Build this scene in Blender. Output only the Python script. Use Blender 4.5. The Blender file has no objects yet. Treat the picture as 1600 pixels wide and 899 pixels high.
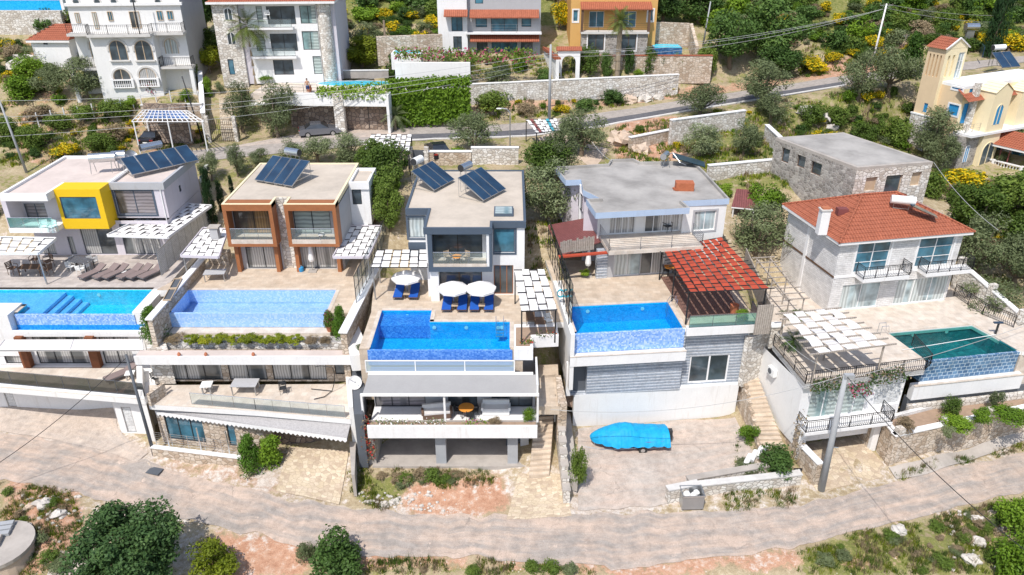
import bpy,math,random
import numpy as np
from mathutils import Vector,Matrix,noise as mn
from mathutils.geometry import tessellate_polygon,delaunay_2d_cdt
PI=math.pi
random.seed(7)
# camera, sky, sun, exposure
SC=bpy.context.scene
C=SC.collection
CAM_H,FPX,PITCH=36.8,1200.0,math.radians(27)
cd=bpy.data.cameras.new('camera');cam=bpy.data.objects.new('camera',cd);C.objects.link(cam)
cd.sensor_width=36;cd.lens=36*FPX/1600;cd.clip_start=.5;cd.clip_end=3000
cam.location=(0,0,CAM_H);cam.rotation_euler=(PI/2-PITCH,0,0)
SC.camera=cam
SUN=Vector((-.50,-1.15,1.97)).normalized()
el=math.asin(SUN.z);az=math.atan2(SUN.x,SUN.y)
w=bpy.data.worlds.new('World');SC.world=w;w.use_nodes=True
wn=w.node_tree;bg=wn.nodes['Background']
sk=wn.nodes.new('ShaderNodeTexSky');sk.sky_type='NISHITA';sk.sun_disc=False
sk.sun_elevation=el;sk.sun_rotation=az;sk.altitude=100;sk.dust_density=1.5
wn.links.new(sk.outputs[0],bg.inputs[0]);bg.inputs[1].default_value=.15
sl=bpy.data.lights.new('sun','SUN');sl.energy=3.75;sl.angle=math.radians(.55);sl.color=(1,.955,.9)
so=bpy.data.objects.new('sun',sl);C.objects.link(so)
so.rotation_euler=SUN.to_track_quat('Z','Y').to_euler();so.location=(-20,-40,90)
SC.view_settings.view_transform='Standard';SC.view_settings.look='None'
SC.view_settings.exposure=0.25;SC.view_settings.gamma=1
SC.render.engine='CYCLES'
SC.cycles.max_bounces=8;SC.cycles.transparent_max_bounces=12
# from a picture point to a place
cp,sp=math.cos(PITCH),math.sin(PITCH)
def ray(x,y):
 u=(x-800)/FPX;v=(y-449.5)/FPX
 return(u,cp-v*sp,-sp-v*cp)
def P(x,y,z):
 "world point at height z seen at photo pixel x, y"
 d=ray(x,y);t=(z-CAM_H)/d[2]
 return Vector((d[0]*t,d[1]*t,z))
def G(x,y,z):
 p=P(x,y,z);return(p.x,p.y)
def Q(x,y,Y):
 d=ray(x,y);t=Y/d[1]
 return Vector((d[0]*t,Y,CAM_H+d[2]*t))
class Fr:
 "a local frame: u along, v away from the viewer, z up"
 def __init__(s,A,B):
  s.A=Vector((A[0],A[1]));d=Vector((B[0],B[1]))-s.A
  s.L=d.length;s.d=d.normalized();s.n=Vector((-s.d.y,s.d.x))
  s.ang=math.atan2(s.d.y,s.d.x)
 def __call__(s,u,v,z):
  q=s.A+s.d*u+s.n*v
  return Vector((q.x,q.y,z))
 def px(s,x,y,v=0.):
  d=ray(x,y);A=s.A+s.n*v
  t=(A.dot(s.n))/(d[0]*s.n.x+d[1]*s.n.y)
  q=Vector((d[0]*t,d[1]*t))
  return((q-s.A).dot(s.d),CAM_H+d[2]*t)
 def uv(s,x,y,z):
  q=P(x,y,z).xy-s.A
  return(q.dot(s.d),q.dot(s.n))
 def g(s,u,v):
  q=s(u,v,0);return(q.x,q.y)
W0=Fr((0,0),(1,0))
# mesh building
class MB:
 def __init__(s,fr=W0):s.v=[];s.f=[];s.m=[];s.fr=fr;s.cur=0;s.sm=False
 def pt(s,p):s.v.append(tuple(p));return len(s.v)-1
 def face(s,pts):
  i=len(s.v);s.v+=[tuple(p)for p in pts];s.f.append(tuple(range(i,i+len(pts))));s.m.append(s.cur);return s
 def quad(s,a,b,c,d):return s.face([s.fr(*a),s.fr(*b),s.fr(*c),s.fr(*d)])
 def box(s,u0,u1,v0,v1,z0,z1):
  f=s.fr;i=len(s.v)
  for z in(z0,z1):
   for a,b in((u0,v0),(u1,v0),(u1,v1),(u0,v1)):s.v.append(tuple(f(a,b,z)))
  for q in((0,3,2,1),(4,5,6,7),(0,1,5,4),(1,2,6,5),(2,3,7,6),(3,0,4,7)):
   s.f.append(tuple(i+k for k in q));s.m.append(s.cur)
  return s
 def prism(s,pts,z0,z1,bottom=True):
  "pts in frame coords (u, v), counter-clockwise; z1 a number or a list"
  n=len(pts);i=len(s.v)
  za=z0 if isinstance(z0,(list,tuple))else[z0]*n
  zb=z1 if isinstance(z1,(list,tuple))else[z1]*n
  for k,(a,b)in enumerate(pts):s.v.append(tuple(s.fr(a,b,za[k])))
  for k,(a,b)in enumerate(pts):s.v.append(tuple(s.fr(a,b,zb[k])))
  for k in range(n):
   j=(k+1)%n;s.f.append((i+k,i+j,i+n+j,i+n+k));s.m.append(s.cur)
  for t in tessellate_polygon([[Vector((a,b,0))for a,b in pts]]):
   a,b,c=t
   A,B,D=(Vector(pts[k])for k in(a,b,c))
   if(B-A).cross(D-A)<0:a,c=c,a
   s.f.append((i+n+a,i+n+b,i+n+c));s.m.append(s.cur)
   if bottom:s.f.append((i+c,i+b,i+a));s.m.append(s.cur)
  return s
 def tube(s,p,q,r,r2=None,n=6,caps=True):
  p=Vector(p);q=Vector(q);r2=r if r2 is None else r2
  d=(q-p);
  if d.length<1e-6:return s
  d.normalize();a=d.orthogonal().normalized();b=d.cross(a);i=len(s.v)
  for o,rr in((p,r),(q,r2)):
   for k in range(n):
    t=2*PI*k/n;s.v.append(tuple(o+a*(rr*math.cos(t))+b*(rr*math.sin(t))))
  for k in range(n):
   j=(k+1)%n;s.f.append((i+k,i+j,i+n+j,i+n+k));s.m.append(s.cur)
  if caps:
   s.f.append(tuple(i+k for k in reversed(range(n))));s.m.append(s.cur)
   s.f.append(tuple(i+n+k for k in range(n)));s.m.append(s.cur)
  return s
 def ft(s,p,q,r,r2=None,n=6):return s.tube(s.fr(*p),s.fr(*q),r,r2,n)
 def path(s,pts,r,n=6):
  for a,b in zip(pts,pts[1:]):s.tube(a,b,r,n=n)
  return s
 def ball(s,c,r,rz=None,nu=12,nv=8,jit=0,seed=0):
  rx,ry=(r if isinstance(r,tuple)else(r,r));rz=rz or rx;i=len(s.v);c=Vector(c);rn=random.Random(seed)
  for a in range(nv+1):
   th=PI*a/nv
   for b in range(nu):
    ph=2*PI*b/nu;k=1+(rn.uniform(-jit,jit)if jit else 0)
    s.v.append(tuple(c+Vector((rx*math.sin(th)*math.cos(ph)*k,ry*math.sin(th)*math.sin(ph)*k,rz*math.cos(th)*k))))
  for a in range(nv):
   for b in range(nu):
    j=(b+1)%nu;s.f.append((i+a*nu+b,i+(a+1)*nu+b,i+(a+1)*nu+j,i+a*nu+j));s.m.append(s.cur)
  return s
 def lathe(s,c,prof,n=16):
  i=len(s.v);c=Vector(c)
  for r,z in prof:
   for k in range(n):t=2*PI*k/n;s.v.append((c.x+r*math.cos(t),c.y+r*math.sin(t),c.z+z))
  for a in range(len(prof)-1):
   for k in range(n):
    j=(k+1)%n;s.f.append((i+a*n+k,i+a*n+j,i+(a+1)*n+j,i+(a+1)*n+k));s.m.append(s.cur)
  return s
 def build(s,name,mat,parent=None,smooth=False):
  me=bpy.data.meshes.new(name)
  o0=Vector((0,0,0))
  if parent is not None:
   pp=parent
   while pp is not None:o0+=pp.location;pp=pp.parent
  else:
   if s.v:
    a=np.array(s.v);o0=Vector(((a[:,0].min()+a[:,0].max())/2,(a[:,1].min()+a[:,1].max())/2,a[:,2].min()))
  me.from_pydata([(x-o0.x,y-o0.y,z-o0.z)for x,y,z in s.v],[],s.f)
  mats=mat if isinstance(mat,(list,tuple))else[mat]
  for m in mats:me.materials.append(M(m)if isinstance(m,str)else m)
  if len(mats)>1:me.polygons.foreach_set('material_index',s.m)
  if smooth:me.shade_smooth()
  autouv(me,o0)
  o=bpy.data.objects.new(name,me);C.objects.link(o)
  if parent is not None:o.parent=parent
  else:o.location=o0
  return o
def autouv(me,o0):
 "box-like UVs in metres: u horizontal, v up the slope"
 n=len(me.loops)
 if not n:return
 uvl=me.uv_layers.new(name='uv')
 co=np.empty(len(me.vertices)*3);me.vertices.foreach_get('co',co);co=co.reshape(-1,3)+np.array(o0)
 vi=np.empty(n,dtype=np.int32);me.loops.foreach_get('vertex_index',vi)
 np_=len(me.polygons);nr=np.empty(np_*3);me.polygons.foreach_get('normal',nr);nr=nr.reshape(-1,3)
 tot=np.empty(np_,dtype=np.int32);me.polygons.foreach_get('loop_total',tot)
 N=np.repeat(nr,tot,axis=0)
 U=np.stack([-N[:,1],N[:,0],np.zeros(len(N))],1);l=np.linalg.norm(U,axis=1)
 flat=l<.05;U[flat]=(1,0,0);l[flat]=1;U/=l[:,None]
 V=np.cross(N,U);V[flat]=(0,1,0)
 p=co[vi]
 uv=np.stack([(p*U).sum(1),(p*V).sum(1)],1).astype(np.float32)
 uvl.data.foreach_set('uv',uv.ravel())
# things and tags
def tag(o,label=None,cat=None,group=None,kind=None):
 if label:o['label']=label
 if cat:o['category']=cat
 if group:o['group']=group
 if kind:o['kind']=kind
 return o
def thing(name,label,cat,loc=(0,0,0),group=None):
 o=bpy.data.objects.new(name,None);C.objects.link(o);o.location=Vector(loc);o.empty_display_size=.3
 return tag(o,label,cat,group)
KIDS={}
def children(o):return[c for c in C.objects if c.parent==o]
def dup(root,loc,rz=0.,sc=1.,label=None,group=None,kids=None):
 r=root.copy();C.objects.link(r);r.location=Vector(loc);r.rotation_euler=(0,0,rz)
 r.scale=(sc,sc,sc)if not isinstance(sc,(tuple,list))else sc
 if label:r['label']=label
 if group:r['group']=group
 for ch,gs in(kids if kids is not None else[(c,children(c))for c in children(root)]):
  c=ch.copy();C.objects.link(c);c.parent=r
  for g in gs:d=g.copy();C.objects.link(d);d.parent=c
 return r
def kids_of(root):return[(c,children(c))for c in children(root)]
def struct(o):o['kind']='structure';return o
# materials
MATS={}
def _mat(name):
 m=bpy.data.materials.new(name);m.use_nodes=True;nt=m.node_tree
 return m,nt,nt.nodes['Principled BSDF']
def N(nt,t,**kw):
 n=nt.nodes.new(t)
 for k,v in kw.items():
  if k.startswith('i_'):
   key=k[2:];key=int(key)if key.isdigit()else key.replace('_',' ')
   n.inputs[key].default_value=v
  else:setattr(n,k,v)
 return n
def ramp(nt,stops,fac):
 r=nt.nodes.new('ShaderNodeValToRGB');e=r.color_ramp.elements
 while len(e)>1:e.remove(e[-1])
 e[0].position=stops[0][0];e[0].color=(*stops[0][1],1)
 for p,c in stops[1:]:x=e.new(p);x.color=(*c,1)
 nt.links.new(fac,r.inputs[0]);return r.outputs[0]
def mix(nt,fac,a,b,mode='MIX'):
 n=nt.nodes.new('ShaderNodeMix');n.data_type='RGBA';n.blend_type=mode
 for s,v in((0,fac),(6,a),(7,b)):
  if isinstance(v,(int,float)):n.inputs[s].default_value=v
  elif isinstance(v,tuple):n.inputs[s].default_value=(*v,1)
  else:nt.links.new(v,n.inputs[s])
 return n.outputs[2]
def mth(nt,op,a,b=0.,c=None):
 n=nt.nodes.new('ShaderNodeMath');n.operation=op
 for s,v in((0,a),(1,b),(2,c)):
  if v is None:continue
  if isinstance(v,(int,float)):n.inputs[s].default_value=v
  else:nt.links.new(v,n.inputs[s])
 return n.outputs[0]
def tc(nt,kind='UV',sc=1.,loc=(0,0,0)):
 if kind=='W':
  o=nt.nodes.new('ShaderNodeNewGeometry').outputs['Position']
 else:o=nt.nodes.new('ShaderNodeTexCoord').outputs[kind]
 mp=nt.nodes.new('ShaderNodeMapping');mp.inputs['Scale'].default_value=sc if isinstance(sc,tuple)else(sc,)*3
 mp.inputs['Location'].default_value=loc
 nt.links.new(o,mp.inputs[0]);return mp.outputs[0]
def noi(nt,v,scale,detail=4,rough=.55):
 n=N(nt,'ShaderNodeTexNoise',i_Scale=scale,i_Detail=detail,i_Roughness=rough);nt.links.new(v,n.inputs['Vector']);return n.outputs['Fac']
def bump(nt,b,h,strength=.4,dist=.02):
 n=nt.nodes.new('ShaderNodeBump');n.inputs['Strength'].default_value=strength;n.inputs['Distance'].default_value=dist
 nt.links.new(h,n.inputs['Height']);nt.links.new(n.outputs[0],b.inputs['Normal'])
def scl(c,k):return tuple(min(1,x*k)for x in c)
def m_plain(name,col,rough=.7,metal=0.,var=.12,ns=1.5,spec=.4,streak=False):
 m,nt,b=_mat(name);W=tc(nt,'W')
 f=noi(nt,W,ns,5,.6)
 c=ramp(nt,[(.3,scl(col,1-var)),(.55,col),(.75,scl(col,1+var*.6))],f)
 f2=noi(nt,W,ns*9,3,.6);c=mix(nt,.35,c,ramp(nt,[(.3,scl(col,.88)),(.7,scl(col,1.06))],f2))
 if streak:
  sv=tc(nt,'W',(2.2,2.2,.25));f3=noi(nt,sv,1.6,5,.65)
  k=ramp(nt,[(.56,(0,0,0)),(.74,(1,1,1))],f3)
  kk=mth(nt,'MULTIPLY',k,.45);c=mix(nt,kk,c,scl((col[0]*.72,col[1]*.68,col[2]*.62),1))
 nt.links.new(c,b.inputs['Base Color']);b.inputs['Roughness'].default_value=rough;b.inputs['Metallic'].default_value=metal
 b.inputs['Specular IOR Level'].default_value=spec
 if rough>.5:bump(nt,b,f2,.25,.01)
 MATS[name]=m;return m
def m_stone(name,cols,mortar,scale=3.2,mort=.06,bs=.8,yscale=1.5):
 m,nt,b=_mat(name);U=tc(nt,'UV',(1,yscale,1))
 wn_=N(nt,'ShaderNodeTexNoise',i_Scale=2.5,i_Detail=3.);nt.links.new(U,wn_.inputs['Vector'])
 U2=nt.nodes.new('ShaderNodeVectorMath');U2.operation='MULTIPLY_ADD'
 nt.links.new(wn_.outputs['Color'],U2.inputs[0]);U2.inputs[1].default_value=(.16,.16,0);nt.links.new(U,U2.inputs[2])
 v1=N(nt,'ShaderNodeTexVoronoi',voronoi_dimensions='2D',i_Scale=scale,i_Randomness=.85);nt.links.new(U2.outputs[0],v1.inputs['Vector'])
 v2=N(nt,'ShaderNodeTexVoronoi',voronoi_dimensions='2D',feature='DISTANCE_TO_EDGE',i_Scale=scale,i_Randomness=.85);nt.links.new(U2.outputs[0],v2.inputs['Vector'])
 sep=nt.nodes.new('ShaderNodeSeparateColor');nt.links.new(v1.outputs['Color'],sep.inputs[0])
 n=len(cols);c=ramp(nt,[((i+.01)/n,cc)for i,cc in enumerate(cols)],sep.outputs[0])
 f=noi(nt,tc(nt,'W'),7,4,.65);c=mix(nt,.5,c,mix(nt,1.,c,ramp(nt,[(.25,(.55,.53,.5)),(.6,(1,1,1))],f),'MULTIPLY'))
 f0=noi(nt,tc(nt,'W'),.7,4,.6);c=mix(nt,.55,c,mix(nt,1.,c,ramp(nt,[(.35,(.78,.74,.68)),(.62,(1,1,1))],f0),'MULTIPLY'))
 k=ramp(nt,[(mort*.4,(1,1,1)),(mort,(0,0,0))],v2.outputs['Distance'])
 c=mix(nt,k,c,mortar)
 nt.links.new(c,b.inputs['Base Color']);b.inputs['Roughness'].default_value=.9;b.inputs['Specular IOR Level'].default_value=.2
 hh=ramp(nt,[(0.,(0,0,0)),(.14,(1,1,1))],v2.outputs['Distance'])
 h2=mix(nt,.35,hh,f,'MIX');bump(nt,b,h2,bs,.05)
 MATS[name]=m;return m
def m_brick(name,c1,c2,mortar,bw,bh,ms=.01,rough=.7,off=.5,sc=1.,bs=.3,kind='UV',var=.25,spec=.3):
 m,nt,b=_mat(name);U=tc(nt,kind,sc)
 br=N(nt,'ShaderNodeTexBrick',i_Scale=1.);br.inputs['Color1'].default_value=(*c1,1);br.inputs['Color2'].default_value=(*c2,1)
 br.inputs['Mortar'].default_value=(*mortar,1);br.inputs['Brick Width'].default_value=bw;br.inputs['Row Height'].default_value=bh
 br.inputs['Mortar Size'].default_value=ms;br.offset=off;nt.links.new(U,br.inputs['Vector'])
 f=noi(nt,tc(nt,'W'),1.3,5,.6);f2=noi(nt,tc(nt,'W'),12,3,.6)
 c=mix(nt,1.,br.outputs['Color'],ramp(nt,[(.3,(1-var,)*3),(.65,(1,1,1))],f),'MULTIPLY')
 c=mix(nt,.5,c,mix(nt,1.,c,ramp(nt,[(.3,(.8,.8,.8)),(.7,(1,1,1))],f2),'MULTIPLY'))
 nt.links.new(c,b.inputs['Base Color']);b.inputs['Roughness'].default_value=rough;b.inputs['Specular IOR Level'].default_value=spec
 inv=mth(nt,'SUBTRACT',1.,br.outputs['Fac']);bump(nt,b,inv,bs,.02)
 MATS[name]=m;return m
def m_stripe(name,c1,c2,period,axis=0,rough=.6,duty=.5,soft=.1,coat=0.,bs=.4,noise_=.0,spec=.4):
 "stripes across UV axis (0: vertical stripes, 1: horizontal)"
 m,nt,b=_mat(name);U=tc(nt,'UV');s=nt.nodes.new('ShaderNodeSeparateXYZ');nt.links.new(U,s.inputs[0])
 x=s.outputs[axis]
 if noise_:x=mth(nt,'ADD',x,mth(nt,'MULTIPLY',noi(nt,U,1.2,2),noise_))
 p=mth(nt,'PINGPONG',mth(nt,'DIVIDE',x,period),.5)
 k=ramp(nt,[(max(0,duty/2-soft/2),(0,0,0)),(min(1,duty/2+soft/2),(1,1,1))],p)
 c=mix(nt,k,c1,c2)
 f=noi(nt,tc(nt,'W'),1.6,5,.6);c=mix(nt,1.,c,ramp(nt,[(.3,(.82,.81,.8)),(.65,(1,1,1))],f),'MULTIPLY')
 f=noi(nt,tc(nt,'W'),7,3,.7);c=mix(nt,1.,c,ramp(nt,[(.3,(.76,.74,.72)),(.5,(1,1,1)),(.72,(1.18,1.16,1.14))],f),'MULTIPLY')
 nt.links.new(c,b.inputs['Base Color']);b.inputs['Roughness'].default_value=rough;b.inputs['Specular IOR Level'].default_value=spec
 if coat:b.inputs['Coat Weight'].default_value=coat;b.inputs['Coat Roughness'].default_value=.03
 if bs:bump(nt,b,p,bs,period*.25)
 MATS[name]=m;return m
def m_glass(name,col,rough=.04,coat=1.,curtain=None,cw=.28,scale=1.,axis=0):
 "window glass over a dark room, with an optional curtain or blind showing through"
 m,nt,b=_mat(name);W=tc(nt,'W')
 f=noi(nt,W,.9*scale,3,.5);c=ramp(nt,[(.35,scl(col,.55)),(.65,scl(col,1.5))],f)
 if curtain:
  U=tc(nt,'UV');s=nt.nodes.new('ShaderNodeSeparateXYZ');nt.links.new(U,s.inputs[0])
  x=mth(nt,'ADD',s.outputs[axis],mth(nt,'MULTIPLY',noi(nt,W,.8,3),.25))
  p=mth(nt,'PINGPONG',mth(nt,'DIVIDE',x,cw),.5)
  cc=ramp(nt,[(.05,scl(curtain,.5)),(.4,curtain)],p)
  k=ramp(nt,[(.42,(0,0,0)),(.46,(1,1,1))],noi(nt,tc(nt,'UV',(.55,.02,1)),1.,1,.3))
  c=mix(nt,mth(nt,'MULTIPLY',k,.8),c,cc)
 nt.links.new(c,b.inputs['Base Color']);b.inputs['Roughness'].default_value=.35;b.inputs['Specular IOR Level'].default_value=.5
 b.inputs['Coat Weight'].default_value=coat;b.inputs['Coat Roughness'].default_value=rough;b.inputs['Coat IOR'].default_value=1.6
 MATS[name]=m;return m
def m_clear(name,tint,refl=.25,rough=.02,alpha=.35,body=(.5,.6,.62)):
 "clear railing glass: mostly see-through, tinted, with mirror reflections and a little body"
 m,nt,b=_mat(name);out=nt.nodes['Material Output']
 t=N(nt,'ShaderNodeBsdfTransparent');t.inputs[0].default_value=(*tint,1)
 g=N(nt,'ShaderNodeBsdfGlossy',i_Roughness=rough);d=N(nt,'ShaderNodeBsdfDiffuse');d.inputs[0].default_value=(*body,1)
 m1=N(nt,'ShaderNodeMixShader',i_0=alpha*.5);nt.links.new(t.outputs[0],m1.inputs[1]);nt.links.new(d.outputs[0],m1.inputs[2])
 lw=N(nt,'ShaderNodeFresnel',i_IOR=1.5);k=mth(nt,'ADD',lw.outputs[0],refl*.2)
 m2=N(nt,'ShaderNodeMixShader');nt.links.new(k,m2.inputs[0]);nt.links.new(m1.outputs[0],m2.inputs[1]);nt.links.new(g.outputs[0],m2.inputs[2])
 nt.links.new(m2.outputs[0],out.inputs[0]);MATS[name]=m;return m
def m_water(name,tint,ripple=.25,sc=3.):
 m,nt,b=_mat(name);out=nt.nodes['Material Output']
 f=noi(nt,tc(nt,'W'),sc,3,.6);bp=nt.nodes.new('ShaderNodeBump');bp.inputs['Strength'].default_value=ripple;bp.inputs['Distance'].default_value=.03
 nt.links.new(f,bp.inputs['Height'])
 t=N(nt,'ShaderNodeBsdfTransparent');f2=noi(nt,tc(nt,'W'),sc*.8,4,.7)
 nt.links.new(ramp(nt,[(.3,scl(tint,.86)),(.7,scl(tint,1.12))],f2),t.inputs[0])
 g=N(nt,'ShaderNodeBsdfGlossy',i_Roughness=.03);nt.links.new(bp.outputs[0],g.inputs['Normal'])
 fr=N(nt,'ShaderNodeFresnel',i_IOR=1.33);nt.links.new(bp.outputs[0],fr.inputs['Normal'])
 m2=N(nt,'ShaderNodeMixShader');nt.links.new(fr.outputs[0],m2.inputs[0]);nt.links.new(t.outputs[0],m2.inputs[1]);nt.links.new(g.outputs[0],m2.inputs[2])
 nt.links.new(m2.outputs[0],out.inputs[0]);MATS[name]=m;return m
def m_leaf(name,c1,c2,c3=None,hue=.25,trans=.25):
 m,nt,b=_mat(name);oi=nt.nodes.new('ShaderNodeObjectInfo')
 f=noi(nt,tc(nt,'W'),1.1,4,.7);f2=noi(nt,tc(nt,'W'),9,2,.6)
 ff=mth(nt,'ADD',mth(nt,'MULTIPLY',f,.55),mth(nt,'MULTIPLY',f2,.45))
 ff=mth(nt,'ADD',ff,mth(nt,'MULTIPLY',mth(nt,'SUBTRACT',oi.outputs['Random'],.5),hue))
 st=[(.32,c1),(.62,c2)]+([(.72,c3)]if c3 else[])
 c=ramp(nt,st,ff);nt.links.new(c,b.inputs['Base Color']);b.inputs['Roughness'].default_value=.6;b.inputs['Specular IOR Level'].default_value=.25
 out=nt.nodes['Material Output'];t=N(nt,'ShaderNodeBsdfTranslucent');nt.links.new(c,t.inputs[0])
 mx=N(nt,'ShaderNodeMixShader',i_0=trans);nt.links.new(b.outputs[0],mx.inputs[1]);nt.links.new(t.outputs[0],mx.inputs[2]);nt.links.new(mx.outputs[0],out.inputs[0])
 MATS[name]=m;return m
def M(n):return MATS[n]
m_plain('white',(.76,.75,.73),.8,var=.05,streak=True)
m_plain('whiteclean',(.79,.78,.77),.7,var=.07,ns=.8,streak=True)
m_plain('lilac',(.60,.56,.60),.8,var=.05,streak=True)
m_plain('cream',(.82,.70,.46),.85,var=.05,streak=True)
m_plain('creamshade',(.70,.53,.34),.85,var=.06,streak=True)  # shaded copy of cream, the shade is in the colour
m_plain('ochre',(.62,.36,.12),.85,var=.06,streak=True)
m_plain('greywall',(.42,.42,.43),.8,var=.07,streak=True)
m_plain('darkgrey',(.10,.11,.125),.6,var=.08)
m_plain('slate',(.075,.10,.135),.55,var=.08)
m_plain('paleblue',(.42,.52,.66),.75,var=.06,streak=True)
m_plain('yellow',(.80,.50,.01),.55,var=.03)
m_plain('concrete',(.42,.38,.34),.9,var=.3,ns=.8,streak=True)
m_plain('polecrete',(.36,.37,.38),.9,var=.12)
m_plain('roofscreed',(.53,.46,.38),.92,var=.28,ns=.45)
m_plain('roofgrey',(.37,.35,.325),.95,var=.5,ns=.4)
m_plain('roofpink',(.60,.51,.46),.92,var=.22,ns=.4)
m_plain('metal',(.45,.46,.47),.38,.8,var=.1)
m_plain('steel',(.62,.63,.64),.25,.9,var=.1)
m_plain('black',(.02,.02,.022),.5,var=.1)
m_plain('anthracite',(.035,.037,.04),.45,var=.1)
m_plain('canvas',(.78,.76,.74),.9,var=.06,ns=3)
m_plain('canvasdirty',(.66,.64,.62),.9,var=.12,ns=2)
m_plain('canvasred',(.42,.065,.03),.85,var=.14,ns=1)
m_plain('awning',(.62,.58,.56),.9,var=.08,ns=1)
m_plain('awninggrey',(.35,.34,.33),.9,var=.08,ns=1)
m_plain('maroon',(.20,.06,.055),.7,var=.15)
m_plain('rust',(.22,.08,.035),.85,var=.35,ns=3)
m_plain('wood',(.34,.13,.05),.55,var=.18,ns=2)
m_plain('woodlight',(.50,.38,.26),.7,var=.2,ns=3)
m_plain('darkwood',(.13,.075,.045),.7,var=.2,ns=3)
m_plain('rattan',(.16,.10,.07),.8,var=.2,ns=8)
m_plain('lounger_grey',(.22,.17,.16),.85,var=.1)
m_plain('blue_fabric',(.01,.09,.42),.8,var=.1)
m_plain('tarp',(.01,.33,.62),.6,var=.3,ns=2.5,spec=.25)
m_plain('hullred',(.35,.03,.02),.4,var=.15)
m_plain('rubber',(.025,.025,.025),.7)
m_plain('carpaint',(.22,.23,.26),.22,.6,var=.02)
m_plain('carblack',(.02,.022,.03),.15,.3,var=.02)
m_plain('plasticwhite',(.80,.80,.78),.4,var=.03)
m_plain('plasticteal',(.55,.80,.76),.4,var=.03)
m_plain('carportblue',(.015,.11,.34),.3,var=.3,ns=3)
m_brick('pooltile',(.07,.16,.30),(.16,.30,.47),(.50,.62,.72),.42,.3,.026,.3,var=.4)
m_plain('teal',(.05,.33,.42),.5,var=.1)
m_plain('orange',(.75,.30,.05),.6,var=.1)
m_plain('terracotta',(.45,.16,.08),.8,var=.2)
m_plain('brickred',(.42,.13,.06),.9,var=.3,ns=4)
m_plain('blueshutter',(.03,.25,.50),.55,var=.08)
m_plain('skin',(.50,.28,.18),.6,var=.05)
m_plain('shorts',(.04,.07,.20),.8)
m_plain('bark',(.18,.14,.10),.95,var=.3,ns=5)
m_plain('palmbark',(.30,.24,.17),.95,var=.35,ns=9)
m_plain('soilbed',(.34,.24,.17),.95,var=.25,ns=3)
m_plain('rock',(.55,.51,.46),.95,var=.3,ns=1.5)
m_plain('rockwarm',(.56,.44,.34),.95,var=.3,ns=1.5)
m_plain('insulator',(.10,.05,.04),.3)
m_plain('cable',(.03,.03,.03),.6)
m_plain('cablepale',(.45,.45,.44),.5)
m_plain('salt',(.6,.58,.55),.9,var=.2)
m_plain('gravelwhite',(.38,.365,.36),.95,var=.35,ns=9)
m_stone('stonewhite',[(.82,.79,.74),(.72,.68,.62),(.86,.84,.80),(.58,.53,.47)],(.34,.30,.26),2.5,.075)
m_stone('stonewarm',[(.66,.56,.46),(.58,.48,.38),(.72,.64,.55),(.48,.38,.29)],(.30,.24,.18),2.4,.075)
m_stone('stonegrey',[(.42,.39,.36),(.34,.31,.29),(.52,.49,.45),(.27,.25,.23)],(.50,.47,.43),2.6,.07)
m_stone('stonedark',[(.38,.29,.23),(.30,.22,.17),(.46,.37,.30),(.24,.18,.14)],(.11,.09,.08),2.2,.09,yscale=1.)
m_stone('stonerough',[(.56,.48,.40),(.48,.40,.32),(.62,.55,.47),(.40,.32,.25)],(.26,.22,.18),2.6,.1,1.)
m_stone('crazy',[(.62,.52,.38),(.56,.46,.33),(.68,.58,.44),(.5,.4,.3)],(.38,.30,.22),2.6,.05,.3,1.)
m_stone('cobble',[(.30,.28,.27),(.24,.22,.21),(.38,.35,.33),(.20,.18,.17)],(.07,.065,.06),3.6,.08,.6,1.)
m_brick('travertine',(.60,.48,.36),(.68,.57,.45),(.46,.36,.27),.6,.4,.006,.55,spec=.35)
m_brick('travgrey',(.50,.44,.40),(.60,.54,.49),(.40,.35,.31),.9,.3,.006,.6)
m_brick('travlight',(.66,.56,.46),(.72,.64,.55),(.54,.45,.37),.5,.5,.006,.6)
m_brick('ashlar',(.86,.84,.82),(.76,.74,.72),(.66,.64,.62),.42,.17,.014,.85,bs=1.,sc=1.)
m_brick('steps',(.62,.52,.40),(.70,.62,.50),(.36,.28,.20),.7,.32,.03,.9,bs=1.)
m_brick('brickpave',(.40,.27,.20),(.50,.36,.28),(.30,.22,.17),.24,.12,.008,.85)
m_stripe('rooftile',(.27,.075,.04),(.42,.14,.075),.25,0,.8,.5,.5,bs=1.)
m_stripe('cladgrey',(.17,.185,.21),(.30,.32,.36),.26,1,.5,.2,.1,bs=.6)
m_stripe('cladblue',(.70,.72,.74),(.33,.37,.43),.26,1,.5,.22,.08,bs=.6)
m_stripe('oldboards',(.10,.085,.07),(.42,.37,.32),.16,0,.9,.12,.1,bs=.7,noise_=.08)
m_stripe('deck',(.10,.055,.04),(.20,.115,.09),.14,0,.6,.12,.08)
m_stripe('corrug',(.15,.05,.045),(.24,.085,.08),.2,0,.55,.5,.5,bs=.8)
m_stripe('louvre',(.50,.51,.51),(.72,.73,.73),.14,1,.5,.3,.2,bs=.5)
m_stripe('solar',(.18,.24,.32),(.012,.045,.10),.95,0,.12,.06,.02,coat=1.,bs=0)
m_glass('glass',(.05,.07,.085))
m_glass('glassblue',(.04,.14,.20))
m_glass('glassgreen',(.16,.25,.25),curtain=(.55,.62,.58),cw=.35,axis=1)
m_glass('glasswarm',(.07,.055,.045),curtain=(.45,.26,.10),cw=.22)
m_glass('glasscurtain',(.07,.08,.085),curtain=(.58,.57,.55),cw=.20)
m_glass('glassblind',(.10,.095,.10),curtain=(.34,.30,.31),cw=.30,axis=1)
m_glass('glasspale',(.30,.38,.40),curtain=(.60,.64,.62),cw=.3)
m_glass('carglass',(.02,.025,.03))
m_clear('railglass',(.86,.93,.93))
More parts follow.
